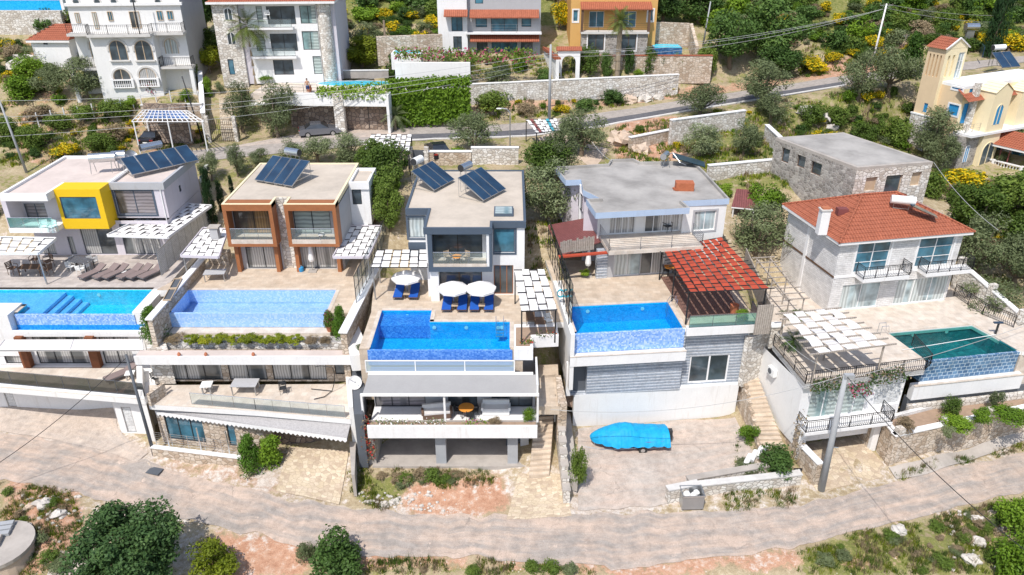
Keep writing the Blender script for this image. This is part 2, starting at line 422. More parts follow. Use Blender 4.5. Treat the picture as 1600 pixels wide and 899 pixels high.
m_clear('railteal',(.45,.80,.76),alpha=.5,body=(.25,.55,.52))
m_clear('raildark',(.16,.17,.17),alpha=.7,body=(.10,.10,.10))
m_clear('railfrost',(.60,.70,.72),alpha=1.0,body=(.50,.62,.66))
m_clear('raincover',(.80,.86,.88),alpha=.6)
# pool materials
def m_mosaic(name,cols,sc=9.):
 m,nt,b=_mat(name);U=tc(nt,'UV',(1,1,1))
 v=N(nt,'ShaderNodeTexVoronoi',voronoi_dimensions='2D',distance='CHEBYCHEV',i_Scale=sc,i_Randomness=.35);nt.links.new(U,v.inputs['Vector'])
 s=nt.nodes.new('ShaderNodeSeparateColor');nt.links.new(v.outputs['Color'],s.inputs[0])
 f=noi(nt,tc(nt,'W'),1.6,4,.6)
 k=mth(nt,'ADD',mth(nt,'MULTIPLY',s.outputs[0],.65),mth(nt,'MULTIPLY',f,.35))
 n=len(cols);c=ramp(nt,[(.12+.76*i/max(1,n-1),cc)for i,cc in enumerate(cols)],k)
 nt.links.new(c,b.inputs['Base Color']);b.inputs['Roughness'].default_value=.25;b.inputs['Specular IOR Level'].default_value=.5
 MATS[name]=m;return m
m_mosaic('mosaic_deep',[(.015,.20,.55),(.02,.28,.66),(.05,.36,.76)])
m_mosaic('mosaic_wall',[(.05,.18,.58),(.09,.26,.68),(.20,.40,.78)])
m_mosaic('mosaic_turq',[(.02,.50,.68),(.04,.60,.78),(.10,.68,.84)])
m_mosaic('mosaic_light',[(.14,.30,.72),(.26,.44,.80),(.50,.64,.88)])
m_mosaic('mosaic_pale',[(.26,.46,.84),(.32,.52,.87),(.46,.62,.90)])
m_mosaic('mosaic_azure',[(.0,.34,.70),(.01,.42,.78),(.03,.48,.83)])
m_mosaic('mosaic_dark',[(.02,.07,.17),(.04,.12,.26),(.10,.22,.38)],5.)
m_mosaic('tile_teal',[(.03,.18,.22),(.04,.24,.28),(.06,.30,.34)],4.)
m_water('water_blue',(.50,.86,.97),.5);m_water('water_teal',(.36,.74,.72),.4);m_water('water_pale',(.90,.95,.99),.15)
# walls with openings
class Body:
 "walls of one storey block over a footprint given counter-clockwise (left to right along the side that faces us)"
 def __init__(s,root,poly,z0,z1,mat='white',name='wall',edge_mats=None):
  s.root,s.poly,s.z0,s.z1,s.mat,s.name=root,[Vector((p[0],p[1]))for p in poly],z0,z1,mat,name
  n=len(poly);s.e=[Fr(s.poly[i],s.poly[(i+1)%n])for i in range(n)];s.holes={i:[]for i in range(n)}
  s.em=edge_mats or{}
 def hole(s,i,u0,u1,z0,z1,depth=.14):s.holes[i].append((u0,u1,z0,z1,depth))
 def win(s,i,x0,y0,x1,y1,**k):
  f=s.e[i];a=f.px(x0,y0);b=f.px(x1,y1)
  if 'zb' in k:b=(b[0],k.pop('zb'))
  if 'zt' in k:a=(a[0],k.pop('zt'))
  return s.win_m(i,min(a[0],b[0]),max(a[0],b[0]),b[1],a[1],**k)
 def win_m(s,i,u0,u1,z0,z1,**k):
  f=s.e[i];u0=max(u0,.04);u1=min(u1,f.L-.04);z0=max(z0,s.z0+.02);z1=min(z1,s.z1-.03)
  dep=k.get('depth',.14);s.hole(i,u0,u1,z0,z1,dep)
  return window(s.root,f,u0,u1,z0,z1,**k)
 def finish(s,cap=None):
  mb=MB();others={}
  for i,f in enumerate(s.e):
   hs=s.holes[i];m=s.em.get(i);t=mb
   if m:t=others.setdefault(m,MB())
   us=sorted({0.,f.L,*[h[0]for h in hs],*[h[1]for h in hs]});zs=sorted({s.z0,s.z1,*[h[2]for h in hs],*[h[3]for h in hs]})
   for a,b in zip(us,us[1:]):
    for c,d in zip(zs,zs[1:]):
     if b-a<1e-4 or d-c<1e-4:continue
     mu,mz=(a+b)/2,(c+d)/2
     if any(h[0]<mu<h[1]and h[2]<mz<h[3]for h in hs):continue
     t.face([f(a,0,c),f(b,0,c),f(b,0,d),f(a,0,d)])
   for u0,u1,z0,z1,dp in hs:
    t.face([f(u0,0,z0),f(u1,0,z0),f(u1,dp,z0),f(u0,dp,z0)]);t.face([f(u0,0,z1),f(u0,dp,z1),f(u1,dp,z1),f(u1,0,z1)])
    t.face([f(u0,0,z0),f(u0,dp,z0),f(u0,dp,z1),f(u0,0,z1)]);t.face([f(u1,0,z0),f(u1,0,z1),f(u1,dp,z1),f(u1,dp,z0)])
  if cap:
   for t3 in tessellate_polygon([[Vector((*p,0))for p in s.poly]]):
    mb.face([(s.poly[k].x,s.poly[k].y,s.z1)for k in t3])
  o=mb.build(s.name,s.mat,s.root)if mb.f else None
  for m,t in others.items():t.build(s.name,m,s.root)
  return o
def window(root,f,u0,u1,z0,z1,n=2,m='anthracite',g='glass',fw=.06,depth=.14,sill=False,rows=1,surround=None,name='window',arch=False,shutters=None):
 mb=MB(f);d0,d1=depth-.07,depth
 mb.box(u0,u1,d0,d1,z0,z0+fw);mb.box(u0,u1,d0,d1,z1-fw,z1)
 mb.box(u0,u0+fw,d0,d1,z0+fw,z1-fw);mb.box(u1-fw,u1,d0,d1,z0+fw,z1-fw)
 for k in range(1,n):
  u=u0+(u1-u0)*k/n;mb.box(u-fw*.5,u+fw*.5,d0-.004,d1,z0+fw,z1-fw)
 for k in range(1,rows):
  z=z0+(z1-z0)*k/rows;mb.box(u0+fw,u1-fw,d0+.004,d1,z-fw*.3,z+fw*.3)
 w_=mb.build(name,m,root)
 p=MB(f);p.quad((u0+.01,d1-.03,z0+.01),(u1-.01,d1-.03,z0+.01),(u1-.01,d1-.03,z1-.01),(u0+.01,d1-.03,z1-.01))
 p.build('pane',g,w_)
 if sill:MB(f).box(u0-.1,u1+.1,-.08,.02,z0-.09,z0-.003).build('sill','whiteclean',w_)
 if surround:
  t=MB(f);b_=.16
  t.box(u0-b_,u0-.002,-.04,.03,z0-b_,z1+b_);t.box(u1+.002,u1+b_,-.04,.03,z0-b_,z1+b_)
  t.box(u0-.002,u1+.002,-.04,.03,z1+.002,z1+b_);t.box(u0-.002,u1+.002,-.04,.03,z0-b_,z0-.002);t.build('frame',surround,w_)
 return w_
def arch_win(root,f,uc,w_,z0,z1,m='woodlight',g='glass',trim=None,n=2,name='window',out=.05,dark='greywall'):
 "round-headed opening set on a wall face: trim ring, frame, pane (z1 = crown of the arch)"
 r=w_/2;zc=z1-r
 def outline(rr,zb):return[(uc-rr,zb)]+[(uc+rr*math.cos(a),zc+rr*math.sin(a))for a in[PI-PI*k/14 for k in range(15)]]+[(uc+rr,zb)]
 def band(mb,ri,ro,zb,v0,v1):
  a,b=outline(ri,zb),outline(ro,zb)
  for k in range(len(a)-1):
   mb.face([f(b[k][0],v0,b[k][1]),f(a[k][0],v0,a[k][1]),f(a[k+1][0],v0,a[k+1][1]),f(b[k+1][0],v0,b[k+1][1])])
   mb.face([f(a[k][0],v0,a[k][1]),f(a[k][0],v1,a[k][1]),f(a[k+1][0],v1,a[k+1][1]),f(a[k+1][0],v0,a[k+1][1])])
   mb.face([f(b[k][0],v1,b[k][1]),f(b[k][0],v0,b[k][1]),f(b[k+1][0],v0,b[k+1][1]),f(b[k+1][0],v1,b[k+1][1])])
 mb=MB(f);band(mb,r-.08,r,z0,-out,0.)
 for k in range(1,n):u=uc-r+w_*k/n;mb.box(u-.04,u+.04,-out,-.01,z0,z1-.1)
 o=mb.build(name,m,root)
 p=MB(f);pts=outline(r-.02,z0);p.face([f(a,-.012,b)for a,b in pts]);p.build('pane',g,o)
 if trim:
  t=MB(f);band(t,r+.002,r+.2,z0+(z1-z0)*.45,-out-.05,0.);t.build('frame',trim,o)
 return o
def slab(root,poly,z0,z1,mat='white',name='roof',top=None,topinset=.0):
 mb=MB();mb.prism([tuple(p)[:2]for p in poly],z0,z1);o=mb.build(name,mat,root)
 if top:
  c=sum((Vector(tuple(p)[:2])for p in poly),Vector((0,0)))/len(poly)
  t=MB();q=inset([tuple(p)[:2]for p in poly],topinset)
  t.prism(q,z1-.05,z1+.006);t.build('roof_surface',top,o if root is not None else None)
 return o
def inset(poly,d):
 if d<=0:return poly
 n=len(poly);out=[]
 P_=[Vector(p)for p in poly]
 for i in range(n):
  a,b,c=P_[i-1],P_[i],P_[(i+1)%n]
  e1=(b-a).normalized();e2=(c-b).normalized();n1=Vector((-e1.y,e1.x));n2=Vector((-e2.y,e2.x))
  bis=(n1+n2);k=d/max(.2,(bis.length_squared/2));out.append(tuple(b+bis*k))
 return out
def parapet_roof(root,poly,z,h=.35,t=.28,mat='white',top='roofscreed',base=.4,name='roof',cap=None):
 "flat roof: slab, upstand along the edge, screed inside"
 mb=MB();capm=MB();mb.prism([tuple(p)[:2]for p in poly],z-base,z);q=inset([tuple(p)[:2]for p in poly],t);n=len(poly)
 for i in range(n):
  j=(i+1)%n;a,b,c,d=poly[i],poly[j],q[j],q[i]
  mb.face([(a[0],a[1],z),(b[0],b[1],z),(b[0],b[1],z+h),(a[0],a[1],z+h)])
  cb_=capm if cap else mb
  cb_.face([(a[0],a[1],z+h),(b[0],b[1],z+h),(c[0],c[1],z+h),(d[0],d[1],z+h)])
  cb_.face([(d[0],d[1],z+h),(c[0],c[1],z+h),(c[0],c[1],z),(d[0],d[1],z)])
 o=mb.build(name,mat,root)
 if cap:capm.build('upstand',cap,o)
 s=MB();s.prism(q,z-.05,z+.012);s.build('roof_surface',top,o);return o
# railings
def rail_bars(root,pts,h=1.,gap=.13,mat='black',r=.012,curl=0.,name='railing',posts=2.,low=.06):
 mb=MB()
 for a,b in zip(pts,pts[1:]):
  a=Vector(a);b=Vector(b);L=(b-a).length;up=Vector((0,0,1));d=(b-a)/max(L,.01);nn=Vector((d.y,-d.x,0)).normalized()
  mb.tube(a+up*h,b+up*h,.028,n=4);mb.tube(a+up*low,b+up*low,.018,n=4)
  if h>.8:mb.tube(a+up*(h-.14),b+up*(h-.14),.014,n=4)
  k=max(1,int(L/gap))
  for i in range(k+1):
   q=a+(b-a)*(i/k)
   if curl:mb.path([q+up*low,q+up*(h*.35)+nn*curl,q+up*(h*.7)+nn*curl*.3,q+up*h],r,4)
   else:mb.tube(q+up*low,q+up*h,r,n=4,caps=False)
  k=max(1,round(L/posts))
  for i in range(k+1):q=a+(b-a)*(i/k);mb.tube(q,q+up*(h+.03),.03,n=4)
 return mb.build(name,mat,root)
def rail_glass(root,pts,h=1.,glass='railglass',post='steel',gap=1.3,name='glass_railing',top=True,r=.022):
 fr=MB();g=MB()
 for a,b in zip(pts,pts[1:]):
  a=Vector(a);b=Vector(b);L=(b-a).length;up=Vector((0,0,1));k=max(1,round(L/gap));d=(b-a).normalized()
  g.face([a+up*.06,b+up*.06,b+up*(h-.03),a+up*(h-.03)])
  if top:fr.tube(a+up*h,b+up*h,r,n=5)
  fr.tube(a+up*.04,b+up*.04,r,n=4)
  for i in range(k+1):q=a+(b-a)*(i/k);fr.tube(q,q+up*(h if top else h*.5),r*.9,n=4)
 o=fr.build(name,post,root);g.build('pane',glass,o);return o
def rail_lines(root,pts,h=1.,n=5,mat='steel',gap=1.2,name='railing'):
 mb=MB();up=Vector((0,0,1))
 for a,b in zip(pts,pts[1:]):
  a=Vector(a);b=Vector(b);L=(b-a).length
  for k in range(1,n+1):mb.tube(a+up*(h*k/n),b+up*(h*k/n),.014,n=4)
  k=max(1,round(L/gap))
  for i in range(k+1):q=a+(b-a)*(i/k);mb.tube(q,q+up*h,.025,n=4)
 return mb.build(name,mat,root)
def balusters(root,pts,h=.9,gap=.28,mat='whiteclean',name='balustrade'):
 mb=MB();up=Vector((0,0,1))
 for a,b in zip(pts,pts[1:]):
  f=Fr(a,b);z=a[2];L=f.L
  mb.fr=f;mb.box(-.08,L+.08,-.12,.12,z+h-.12,z+h);mb.box(-.05,L+.05,-.1,.1,z,z+.1)
  k=int(L/gap)
  for i in range(k):
   q=f(L*(i+.5)/k,0,z);mb.lathe(q,[(.05,.1),(.09,.3),(.04,.5),(.06,h-.14)],6)
  k=max(1,round(L/2.6))
  for i in range(k+1):u=L*i/k;mb.box(u-.13,u+.13,-.13,.13,z,z+h+.05)
 return mb.build(name,mat,root)
# pergola with woven cloth strips
def weave(root,f,u0,u1,v0,v1,zfun,ns,nb,along='v',cloth='canvas',beam='black',amp=.07,cover=1.0,alt=None,over=.25,br=.035,stripcols=None):
 """ns strips running along `along`, woven over and under nb beams running across"""
 bm=MB(f)
 A0,A1,B0,B1=(v0,v1,u0,u1)if along=='v' else(u0,u1,v0,v1)
 def pt(a,b,z):return(b,a,z)if along=='v' else(a,b,z)
 for j in range(nb+1):
  a=A0+(A1-A0)*j/nb
  p,q=pt(a,B0-over,0),pt(a,B1+over,0)
  bm.tube(f(p[0],p[1],zfun(p[0],p[1])),f(q[0],q[1],zfun(q[0],q[1])),br,n=4)
 bo=bm.build('beams',beam,root)
 groups={}
 for i in range(ns):
  wdt=(B1-B0)/ns;g_=wdt*(1-cover)/2+.012
  b0,b1=B0+wdt*i+g_,B0+wdt*(i+1)-g_
  mat=stripcols[i%len(stripcols)]if stripcols else(alt if(alt and i%2)else cloth)
  mb=groups.setdefault(mat,MB())
  K=6;pts=[]
  for j in range(nb):
   for k in range(K):
    t=j+k/K;a=A0+(A1-A0)*t/nb;sgn=math.cos(PI*t)*(1 if i%2==0 else-1)
    s2=(abs(sgn)**.6)*(1 if sgn>0 else-1)
    pts.append((a,s2*amp))
  pts.append((A1,amp*(1 if(nb+i)%2==0 else-1)))
  for(a,h0),(c,h1)in zip(pts,pts[1:]):
   q=[]
   for aa,bb,hh in((a,b0,h0),(a,b1,h0),(c,b1,h1),(c,b0,h1)):
    p=pt(aa,bb,0);q.append(f(p[0],p[1],zfun(p[0],p[1])+hh))
   mb.face(q if along=='u' else q)
 for mname,mb in groups.items():mb.build('canopy',mname,root,smooth=False)
# small equipment
def solar_set(name,label,f,u,v,z,npan=4,w_=1.0,L=2.0,tilt=35,tank_r=.32,ntank=1,ang=0,tank=True,group='solar water heaters on the villa roofs',tankcol='steel',sp=.06,tank_len=1.6):
 "collector panels sloping up away from (u, v) towards a raised tank; local frame rotated by ang"
 o=f(u,v,z);a=f.ang+ang;d=Vector((math.cos(a),math.sin(a)))
 fr=Fr((o.x,o.y),(o.x+d.x,o.y+d.y))
 root=thing(name,label,'solar heater',(o.x,o.y,z),group)
 t=math.radians(tilt);dv,dz=math.cos(t)*L,math.sin(t)*L
 for k in range(npan):
  a0=k*(w_+sp);q=MB(fr)
  def pt(uu,s_,h):return(uu,s_*dv-math.sin(t)*h,.15+s_*dz+math.cos(t)*h+z)
  pts0=[pt(a0,0,0),pt(a0+w_,0,0),pt(a0+w_,1,0),pt(a0,1,0)];pts1=[pt(a0,0,.09),pt(a0+w_,0,.09),pt(a0+w_,1,.09),pt(a0,1,.09)]
  q.face([fr(*p)for p in reversed(pts0)]);q.face([fr(*p)for p in pts1])
  for i in range(4):j=(i+1)%4;q.face([fr(*pts0[i]),fr(*pts0[j]),fr(*pts1[j]),fr(*pts1[i])])
  po=q.build('collector_panel','metal',root)
  g=MB(fr);e=.035
  def pi(uu,s_):return fr(*pt(uu,s_,.094))
  g.face([pi(a0+e,e/L),pi(a0+w_-e,e/L),pi(a0+w_-e,1-e/L),pi(a0+e,1-e/L)]);g.build('collector_glass','solarflat',po)
 W_=npan*(w_+sp);st=MB(fr)
 for uu in(.1,W_/2,W_-.15):
  st.ft((uu,dv,z),(uu,dv,z+.15+dz),.025,n=4);st.ft((uu,.1,z),(uu,.1,z+.2),.025,n=4);st.ft((uu,.1,z+.03),(uu,dv,z+.03),.02,n=4)
 if tank:
  for k in range(ntank):
   c0=W_/2-ntank*(tank_len+.2)/2+k*(tank_len+.2)
   tz=z+.35+dz;tv=dv+.35
   for uu in(c0+.25,c0+tank_len-.25):
    for vv in(tv-.25,tv+.25):st.ft((uu,vv,z),(uu,vv,tz+.05),.025,n=4)
    st.ft((uu,tv-.25,z+.1),(uu,tv+.25,tz),.018,n=4)
   tk=MB(fr);tk.ft((c0,tv,tz+tank_r),(c0+tank_len,tv,tz+tank_r),tank_r,n=16)
   to=tk.build('tank',tankcol,root,smooth=False)
   cap=MB(fr);cap.ft((c0-.03,tv,tz+tank_r),(c0-.002,tv,tz+tank_r),tank_r*.93,n=16);cap.ft((c0+tank_len+.002,tv,tz+tank_r),(c0+tank_len+.03,tv,tz+tank_r),tank_r*.93,n=16);cap.build('end_cap','anthracite',to)
 st.build('stand','metal',root);return root
def m_solarflat():
 m,nt,b=_mat('solarflat');f=noi(nt,tc(nt,'W'),.8,2)
 nt.links.new(ramp(nt,[(.3,(.006,.022,.05)),(.7,(.015,.05,.10))],f),b.inputs['Base Color'])
 b.inputs['Roughness'].default_value=.4;b.inputs['Coat Weight'].default_value=1.;b.inputs['Coat Roughness'].default_value=.15;MATS['solarflat']=m
m_solarflat()
def dish(name,label,p,r=.45,az_=0.,group=None,mat='canvas'):
 root=thing(name,label,'satellite dish',p,group);up=Vector((0,0,1))
 aim=Vector((math.sin(az_)*.8,-math.cos(az_)*.8,.6)).normalized();a=aim.orthogonal().normalized();b=aim.cross(a);c=Vector(p)+up*.75
 mb=MB();n=20;prev=None
 for k in range(5):
  rr=r*k/4;h=.35*(rr/r)**2*r;ring=[c+a*(rr*math.cos(2*PI*i/n))+b*(rr*math.sin(2*PI*i/n))+aim*h for i in range(n)]
  if prev:
   for i in range(n):j=(i+1)%n;mb.face([prev[i],ring[i],ring[j],prev[j]])
  prev=ring
 mb.build('reflector',mat,root)
 m2=MB();m2.tube(p,c-aim*.05,.03);m2.tube(c-b*r*.9,c+aim*r*1.1,.015);m2.ball(c+aim*r*1.1,.06,nu=8,nv=6);m2.build('mast','metal',root);return root
def pole(name,label,p,h,r0=.14,r1=.09,mat='polecrete',arms=1,armL=1.6,lean=(0,0),group='utility poles along the roads',cat='utility pole',armz=.3,armdir=(1,0)):
 root=thing(name,label,cat,p,group);p=Vector(p);top=p+Vector((lean[0],lean[1],h))
 MB().tube(p-Vector((0,0,.3)),top,r0,r1,10).build('post',mat,root,smooth=True)
 ad=Vector((armdir[0],armdir[1],0)).normalized()
 ins=[]
 for k in range(arms):
  c=top-(top-p).normalized()*(armz+k*.9);mb=MB();mb.tube(c-ad*armL/2,c+ad*armL/2,.045,n=4)
  mb.tube(c-ad*armL*.3,c-Vector((0,0,.45)),.02,n=4);mb.tube(c+ad*armL*.3,c-Vector((0,0,.45)),.02,n=4)
  mb.build('crossarm','metal',root)
  im=MB()
  for q in(-.48,-.2,.2,.48):
   e=c+ad*armL*q;im.lathe(e+Vector((0,0,.03)),[(.02,0),(.05,.04),(.03,.08),(.05,.12),(.02,.17)],8);ins.append(e+Vector((0,0,.2)))
  im.build('insulators','insulator',root)
 return root,top,ins
def wire(label,a,b,sag=.8,r=.02,mat='cable',group='overhead power wires',name='overhead_wire'):
 a=Vector(a);b=Vector(b);n=18;pts=[a.lerp(b,i/n)-Vector((0,0,sag*4*(i/n)*(1-i/n)))for i in range(n+1)]
 return tag(MB().path(pts,r,4).build(name,mat),label,'wire',group)
# furniture prototypes
def put(proto,loc,rz=0,sc=1.,label=None,group=None):
 "first use places the prototype itself, later uses place copies"
 if not proto.get('_used'):
  proto['_used']=1;USED.append(proto);proto.location=Vector(loc);proto.rotation_euler=(0,0,rz)
  if sc!=1.:proto.scale=(sc,)*3 if not isinstance(sc,(tuple,list))else sc
  if label:proto['label']=label
  if group:proto['group']=group
  return proto
 ks=KIDS.get(proto.name)
 if ks is None:ks=KIDS[proto.name]=kids_of(proto)
 r=dup(proto,loc,rz,sc,label,group,ks)
 if '_used' in r:del r['_used']
 if group is None and 'group' in r and proto.get('group')!=r.get('group'):pass
 return r
USED=[]
def make_lounger(name,cloth,frame,tilt=30,cat='sun lounger'):
 t=thing(name,'sun lounger',cat);m=MB()
 m.box(-.33,.33,-.95,.35,.28,.36);m.build('seat',cloth,t)
 a=math.radians(tilt);b=MB();y1,z1=.36+.7*math.cos(a),.33+.7*math.sin(a)
 pts=[(.36,.28),(.36,.36),(y1-.04,z1+.06),(y1,z1)]
 lo=[b.pt((-.33,y,z))for y,z in pts];hi=[b.pt((.33,y,z))for y,z in pts]
 b.f+=[tuple(reversed(lo)),tuple(hi)]+[(lo[i],lo[(i+1)%4],hi[(i+1)%4],hi[i])for i in range(4)];b.m+=[0]*6
 b.build('backrest',cloth,t)
 f=MB();f.tube((-.34,-.97,.27),(-.34,.9,.27),.025,n=4);f.tube((.34,-.97,.27),(.34,.9,.27),.025,n=4);f.tube((-.34,-.97,.27),(.34,-.97,.27),.025,n=4);f.build('frame',frame,t)
 for sx in(-.31,.31):
  for sy in(-.85,.7):MB().tube((sx,sy,0),(sx,sy,.27),.025,n=4).build('leg',frame,t)
 return t
def make_chair(name,col,cat='chair',arms=True,frame=None):
 t=thing(name,'chair',cat);frame=frame or col
 MB().box(-.24,.24,-.24,.24,.42,.46).build('seat',col,t)
 b=MB()
 for k in range(4):b.box(-.24,.24,.235+k*.012,.26+k*.012,.52+k*.09,.58+k*.09)
 b.box(-.24,-.2,.22,.25,.46,.9);b.box(.2,.24,.22,.25,.46,.9);b.build('backrest',col,t)
 if arms:
  a=MB()
  for s in(-1,1):a.tube((s*.26,-.22,.65),(s*.26,.24,.67),.02,n=4);a.tube((s*.26,-.22,.44),(s*.26,-.22,.65),.018,n=4)
  a.build('armrests',frame,t)
 for sx in(-.21,.21):
  for sy in(-.21,.21):MB().tube((sx*1.1,sy*1.1,0),(sx,sy,.42),.018,n=4).build('leg',frame,t)
 return t
def make_table(name,top,leg,w_=1.6,d=.8,h=.74,cat='table',round_=False):
 t=thing(name,'table',cat)
 if round_:MB().lathe((0,0,0),[(0,h-.04),(w_/2,h-.04),(w_/2,h),(0,h)],20).build('tabletop',top,t)
 else:MB().box(-w_/2,w_/2,-d/2,d/2,h-.04,h).build('tabletop',top,t)
 q=.34 if round_ else .5
 for sx in(-1,1):
  for sy in(-1,1):
   x,y=sx*(w_*q-.08),sy*((w_ if round_ else d)*q-.08);MB().box(x-.03,x+.03,y-.03,y+.03,0,h-.042).build('leg',leg,t)
 return t
def make_umbrella(name,cloth,r=1.25,h=2.3):
 t=thing(name,'umbrella','umbrella')
 MB().lathe((0,0,0),[(0,0),(.28,0),(.28,.07),(.06,.1),(0,.1)],14).build('base','concrete',t)
 MB().tube((0,0,.05),(0,0,h),.03,n=8).build('pole','steel',t)
 m=MB();n=8;K=4
 for i in range(n):
  for k in range(K):
   for q in range(3):
    def pt(a,b):
     th=2*PI*(i+b)/n;rr=r*a;sag=1-.06*math.sin(PI*b)*a
     return(rr*math.cos(th)*sag,rr*math.sin(th)*sag,h+.1-.55*a**1.25+.0)
    a0,a1,b0,b1=k/K,(k+1)/K,q/3,(q+1)/3
    m.face([pt(a0,b0),pt(a1,b0),pt(a1,b1),pt(a0,b1)])
  th0,th1=2*PI*i/n,2*PI*(i+1)/n
  m.face([(r*math.cos(th0),r*math.sin(th0),h-.45),(r*math.cos(th1),r*math.sin(th1),h-.45),(r*math.cos(th1),r*math.sin(th1),h-.62),(r*math.cos(th0),r*math.sin(th0),h-.62)])
 m.build('canopy',cloth,t)
 rb=MB()
 for i in range(n):th=2*PI*i/n;rb.tube((0,0,h+.05),(r*.98*math.cos(th),r*.98*math.sin(th),h-.47),.012,n=4)
 rb.build('ribs','steel',t);return t
def make_closed_umbrella(name,cloth):
 t=thing(name,'closed umbrella','umbrella')
 MB().box(-.35,.35,-.35,.35,0,.08).build('base','concrete',t)
 MB().tube((0,0,.05),(0,0,2.5),.03,n=8).build('pole','steel',t)
 m=MB();m.lathe((0,0,0),[(.02,2.5),(.12,2.3),(.2,1.7),(.26,1.15),(.2,.95),(.05,.9)],9);m.build('canopy',cloth,t);return t
def planter_pot(name,label,p,r=.25,h=.4,mat='terracotta',group=None):
 o=MB().lathe(p,[(0,0),(r*.7,0),(r,h),(r*.88,h),(r*.8,h-.06),(0,h-.06)],14).build(name,mat);return tag(o,label,'plant pot',group)
def ac_unit(name,label,f,u,v,z,side=-1,group='air conditioning units on the villas'):
 t=thing(name,label,'air conditioner',f(u,v,z),group)
 m=MB(f);m.box(u-.42,u+.42,v-.34,v-.04,z,z+.6);m.build('casing','plasticwhite',t)
 g=MB();c=f(u-.1,v-.345,z+.3);d=Vector((f.n.x,f.n.y,0));g.tube(c,c-d*.02,.22,n=16);g.build('fan_grille','darkgrey',t)
 b=MB(f);b.box(u-.35,u-.3,v-.38,v,z-.06,z-.005);b.box(u+.3,u+.35,v-.38,v,z-.06,z-.005);b.build('bracket','metal',t);return t
# lie of the land
CTRL=[]
def cw(*pts):CTRL.extend(pts)
def cpx(*pts):
 for x,y,z in pts:p=P(x,y,z);CTRL.append((p.x,p.y,z))
cw((-90,5,-9),(0,5,-9),(90,5,-9),(-60,26,-3),(-30,27,-2.6),(0,27,-2.4),(30,27,-2.6),(60,26,-3))
cpx((0,870,-.2),(120,870,-.2),(250,880,-.6),(400,880,-.5),(560,890,-.4),(800,895,-.4),(1000,893,-.3),(1250,893,-.3),(1450,885,-.4),(1600,860,-.5),(40,830,.3),(60,790,.25),(-80,760,0),(0,745,0),(150,780,0),(300,812,0),(400,838,0),(560,872,0),(760,872,0),(900,882,0),(1100,872,0),(1240,850,0),(1300,838,0),(1450,805,0),(1530,790,0),(1600,765,0),(1700,740,0),(-80,650,0),(0,676,0),(100,690,0),(200,715,0),(270,737,0),(330,752,0),(440,777,0),(540,792,0),(700,806,0),(890,806,0),(1040,798,0),(1245,790,0),(1400,752,0),(1600,706,0),(1700,680,0))
cpx((-60,634,.8),(0,638,.8),(175,638,.8),(100,662,.35),(230,708,.25),(250,714,.5),(372,728,.5),(440,715,.7),(540,708,.9),(535,775,.1),(560,740,.8),(690,738,.8),(790,738,.8),(580,695,.9),(800,695,.9),(850,690,1.6),(870,745,.8),(810,765,.4),(905,672,.7),(1150,655,.8),(920,735,.4),(1050,740,.4),(1180,738,.5),(1215,760,.3),(1265,765,.15),(1385,736,.15),(1300,690,.4),(1370,680,.4),(1500,700,.2),(1600,676,.4))
cw((4.4,45,.6),(4.3,47.6,.6),(4.5,49.2,.6),(10,49.6,.6),(17.4,50.2,.7),(17.3,47.5,.6),(17.6,44.5,.7),(19.3,44.2,1.0),(19.2,47.5,2.4),(18.9,51,5.),(18.7,55,7.),(30,45.8,1.2),(36,48,1.6),(42,50,2.2),(40,53,3.5),(38,56,5.5))
for x in(-75,-55,-42,-33,-27):cw((x,51.5,.7),(x,54,3),(x,58,6),(x,66,8.5),(x,71,11.2))
for x in(-22,-16):cw((x,47,.8),(x,50,3),(x,58,6),(x,66,9),(x,71,11.8))
for x in(-9,-4,0):cw((x,46,.9),(x,50,4),(x,58,6.5),(x,66,10.5),(x,70.5,12.4))
for x in(5,10,16):cw((x,50.2,.7),(x,53,4),(x,58,7),(x,66,9.5),(x,72,12.2))
cw((-11.3,50,6),(-11.3,55,8.2),(-11.3,61,9.5),(-12,66,11),(2.4,48,4.2),(2.6,52,7.8),(2.6,58,8.4),(2.6,64,10.5),(3,70,12))
for x in(22,28,34):cw((x,46.5,.5),(x,51,2.5),(x,56,5),(x,61,7),(x,65,9.5))
cw((19.5,60,9.2),(19.5,66,10.8),(38,61,8),(45,61,8),(60,60,9),(45,50,4),(60,48,2.5),(75,46,1),(45,68,10.2),(60,70,11),(80,72,12),(-90,60,6),(-90,48,.5),(80,60,9))
cw((26,71,12.2),(33,72,12.4),(28,64,11),(36,66,11),(20,74,12.6),(24,80,13.2))
cpx((120,262,11.8),(240,250,12.2),(350,248,12.5),(350,234,12.5),(480,232,12.8),(480,215,12.9),(645,214,13),(645,198,13.1),(800,212,13),(800,194,13.1),(950,186,13.5),(950,170,13.7),(1100,166,14.6),(1100,152,14.8),(1320,132,16.4),(1320,118,16.6),(1450,110,17.6),(1600,88,19))
cpx((0,215,13),(100,205,13.5),(0,150,16.4),(120,150,16.2),(230,158,16),(300,158,16),(260,205,13.2),(310,215,13),(360,180,14.4),(420,200,13.2),(600,200,13.2),(470,175,13.3),(600,178,13.3))
cw(*[(x,86.6,12.9)for x in(-27,-22,-17,-13.5)],*[(x,87.8,16.)for x in(-27,-22,-17,-13.5)])
cw((-38,92,17),(-27,93,17.2),(-16,92,17),(-38,88.5,16.9),(-14,87,16),(-8,90,16),(0,92,16),(10,96,16.6),(22,101,17),(-8,99,18.3),(8,101,18.4),(22,104,18.6),(-60,105,20.2),(-90,105,20),(-40,107,20.5),(-20,110,20.5),(0,113,21),(20,114,21.5),(40,112,20),(55,112,19),(70,112,19.5),(90,112,20))
cpx((1250,165,13.2),(1250,190,12.6),(1400,180,13),(1400,150,14.4),(1480,200,12.2),(1380,225,11.8),(1500,280,9.8),(1600,290,9.6),(1450,160,14))
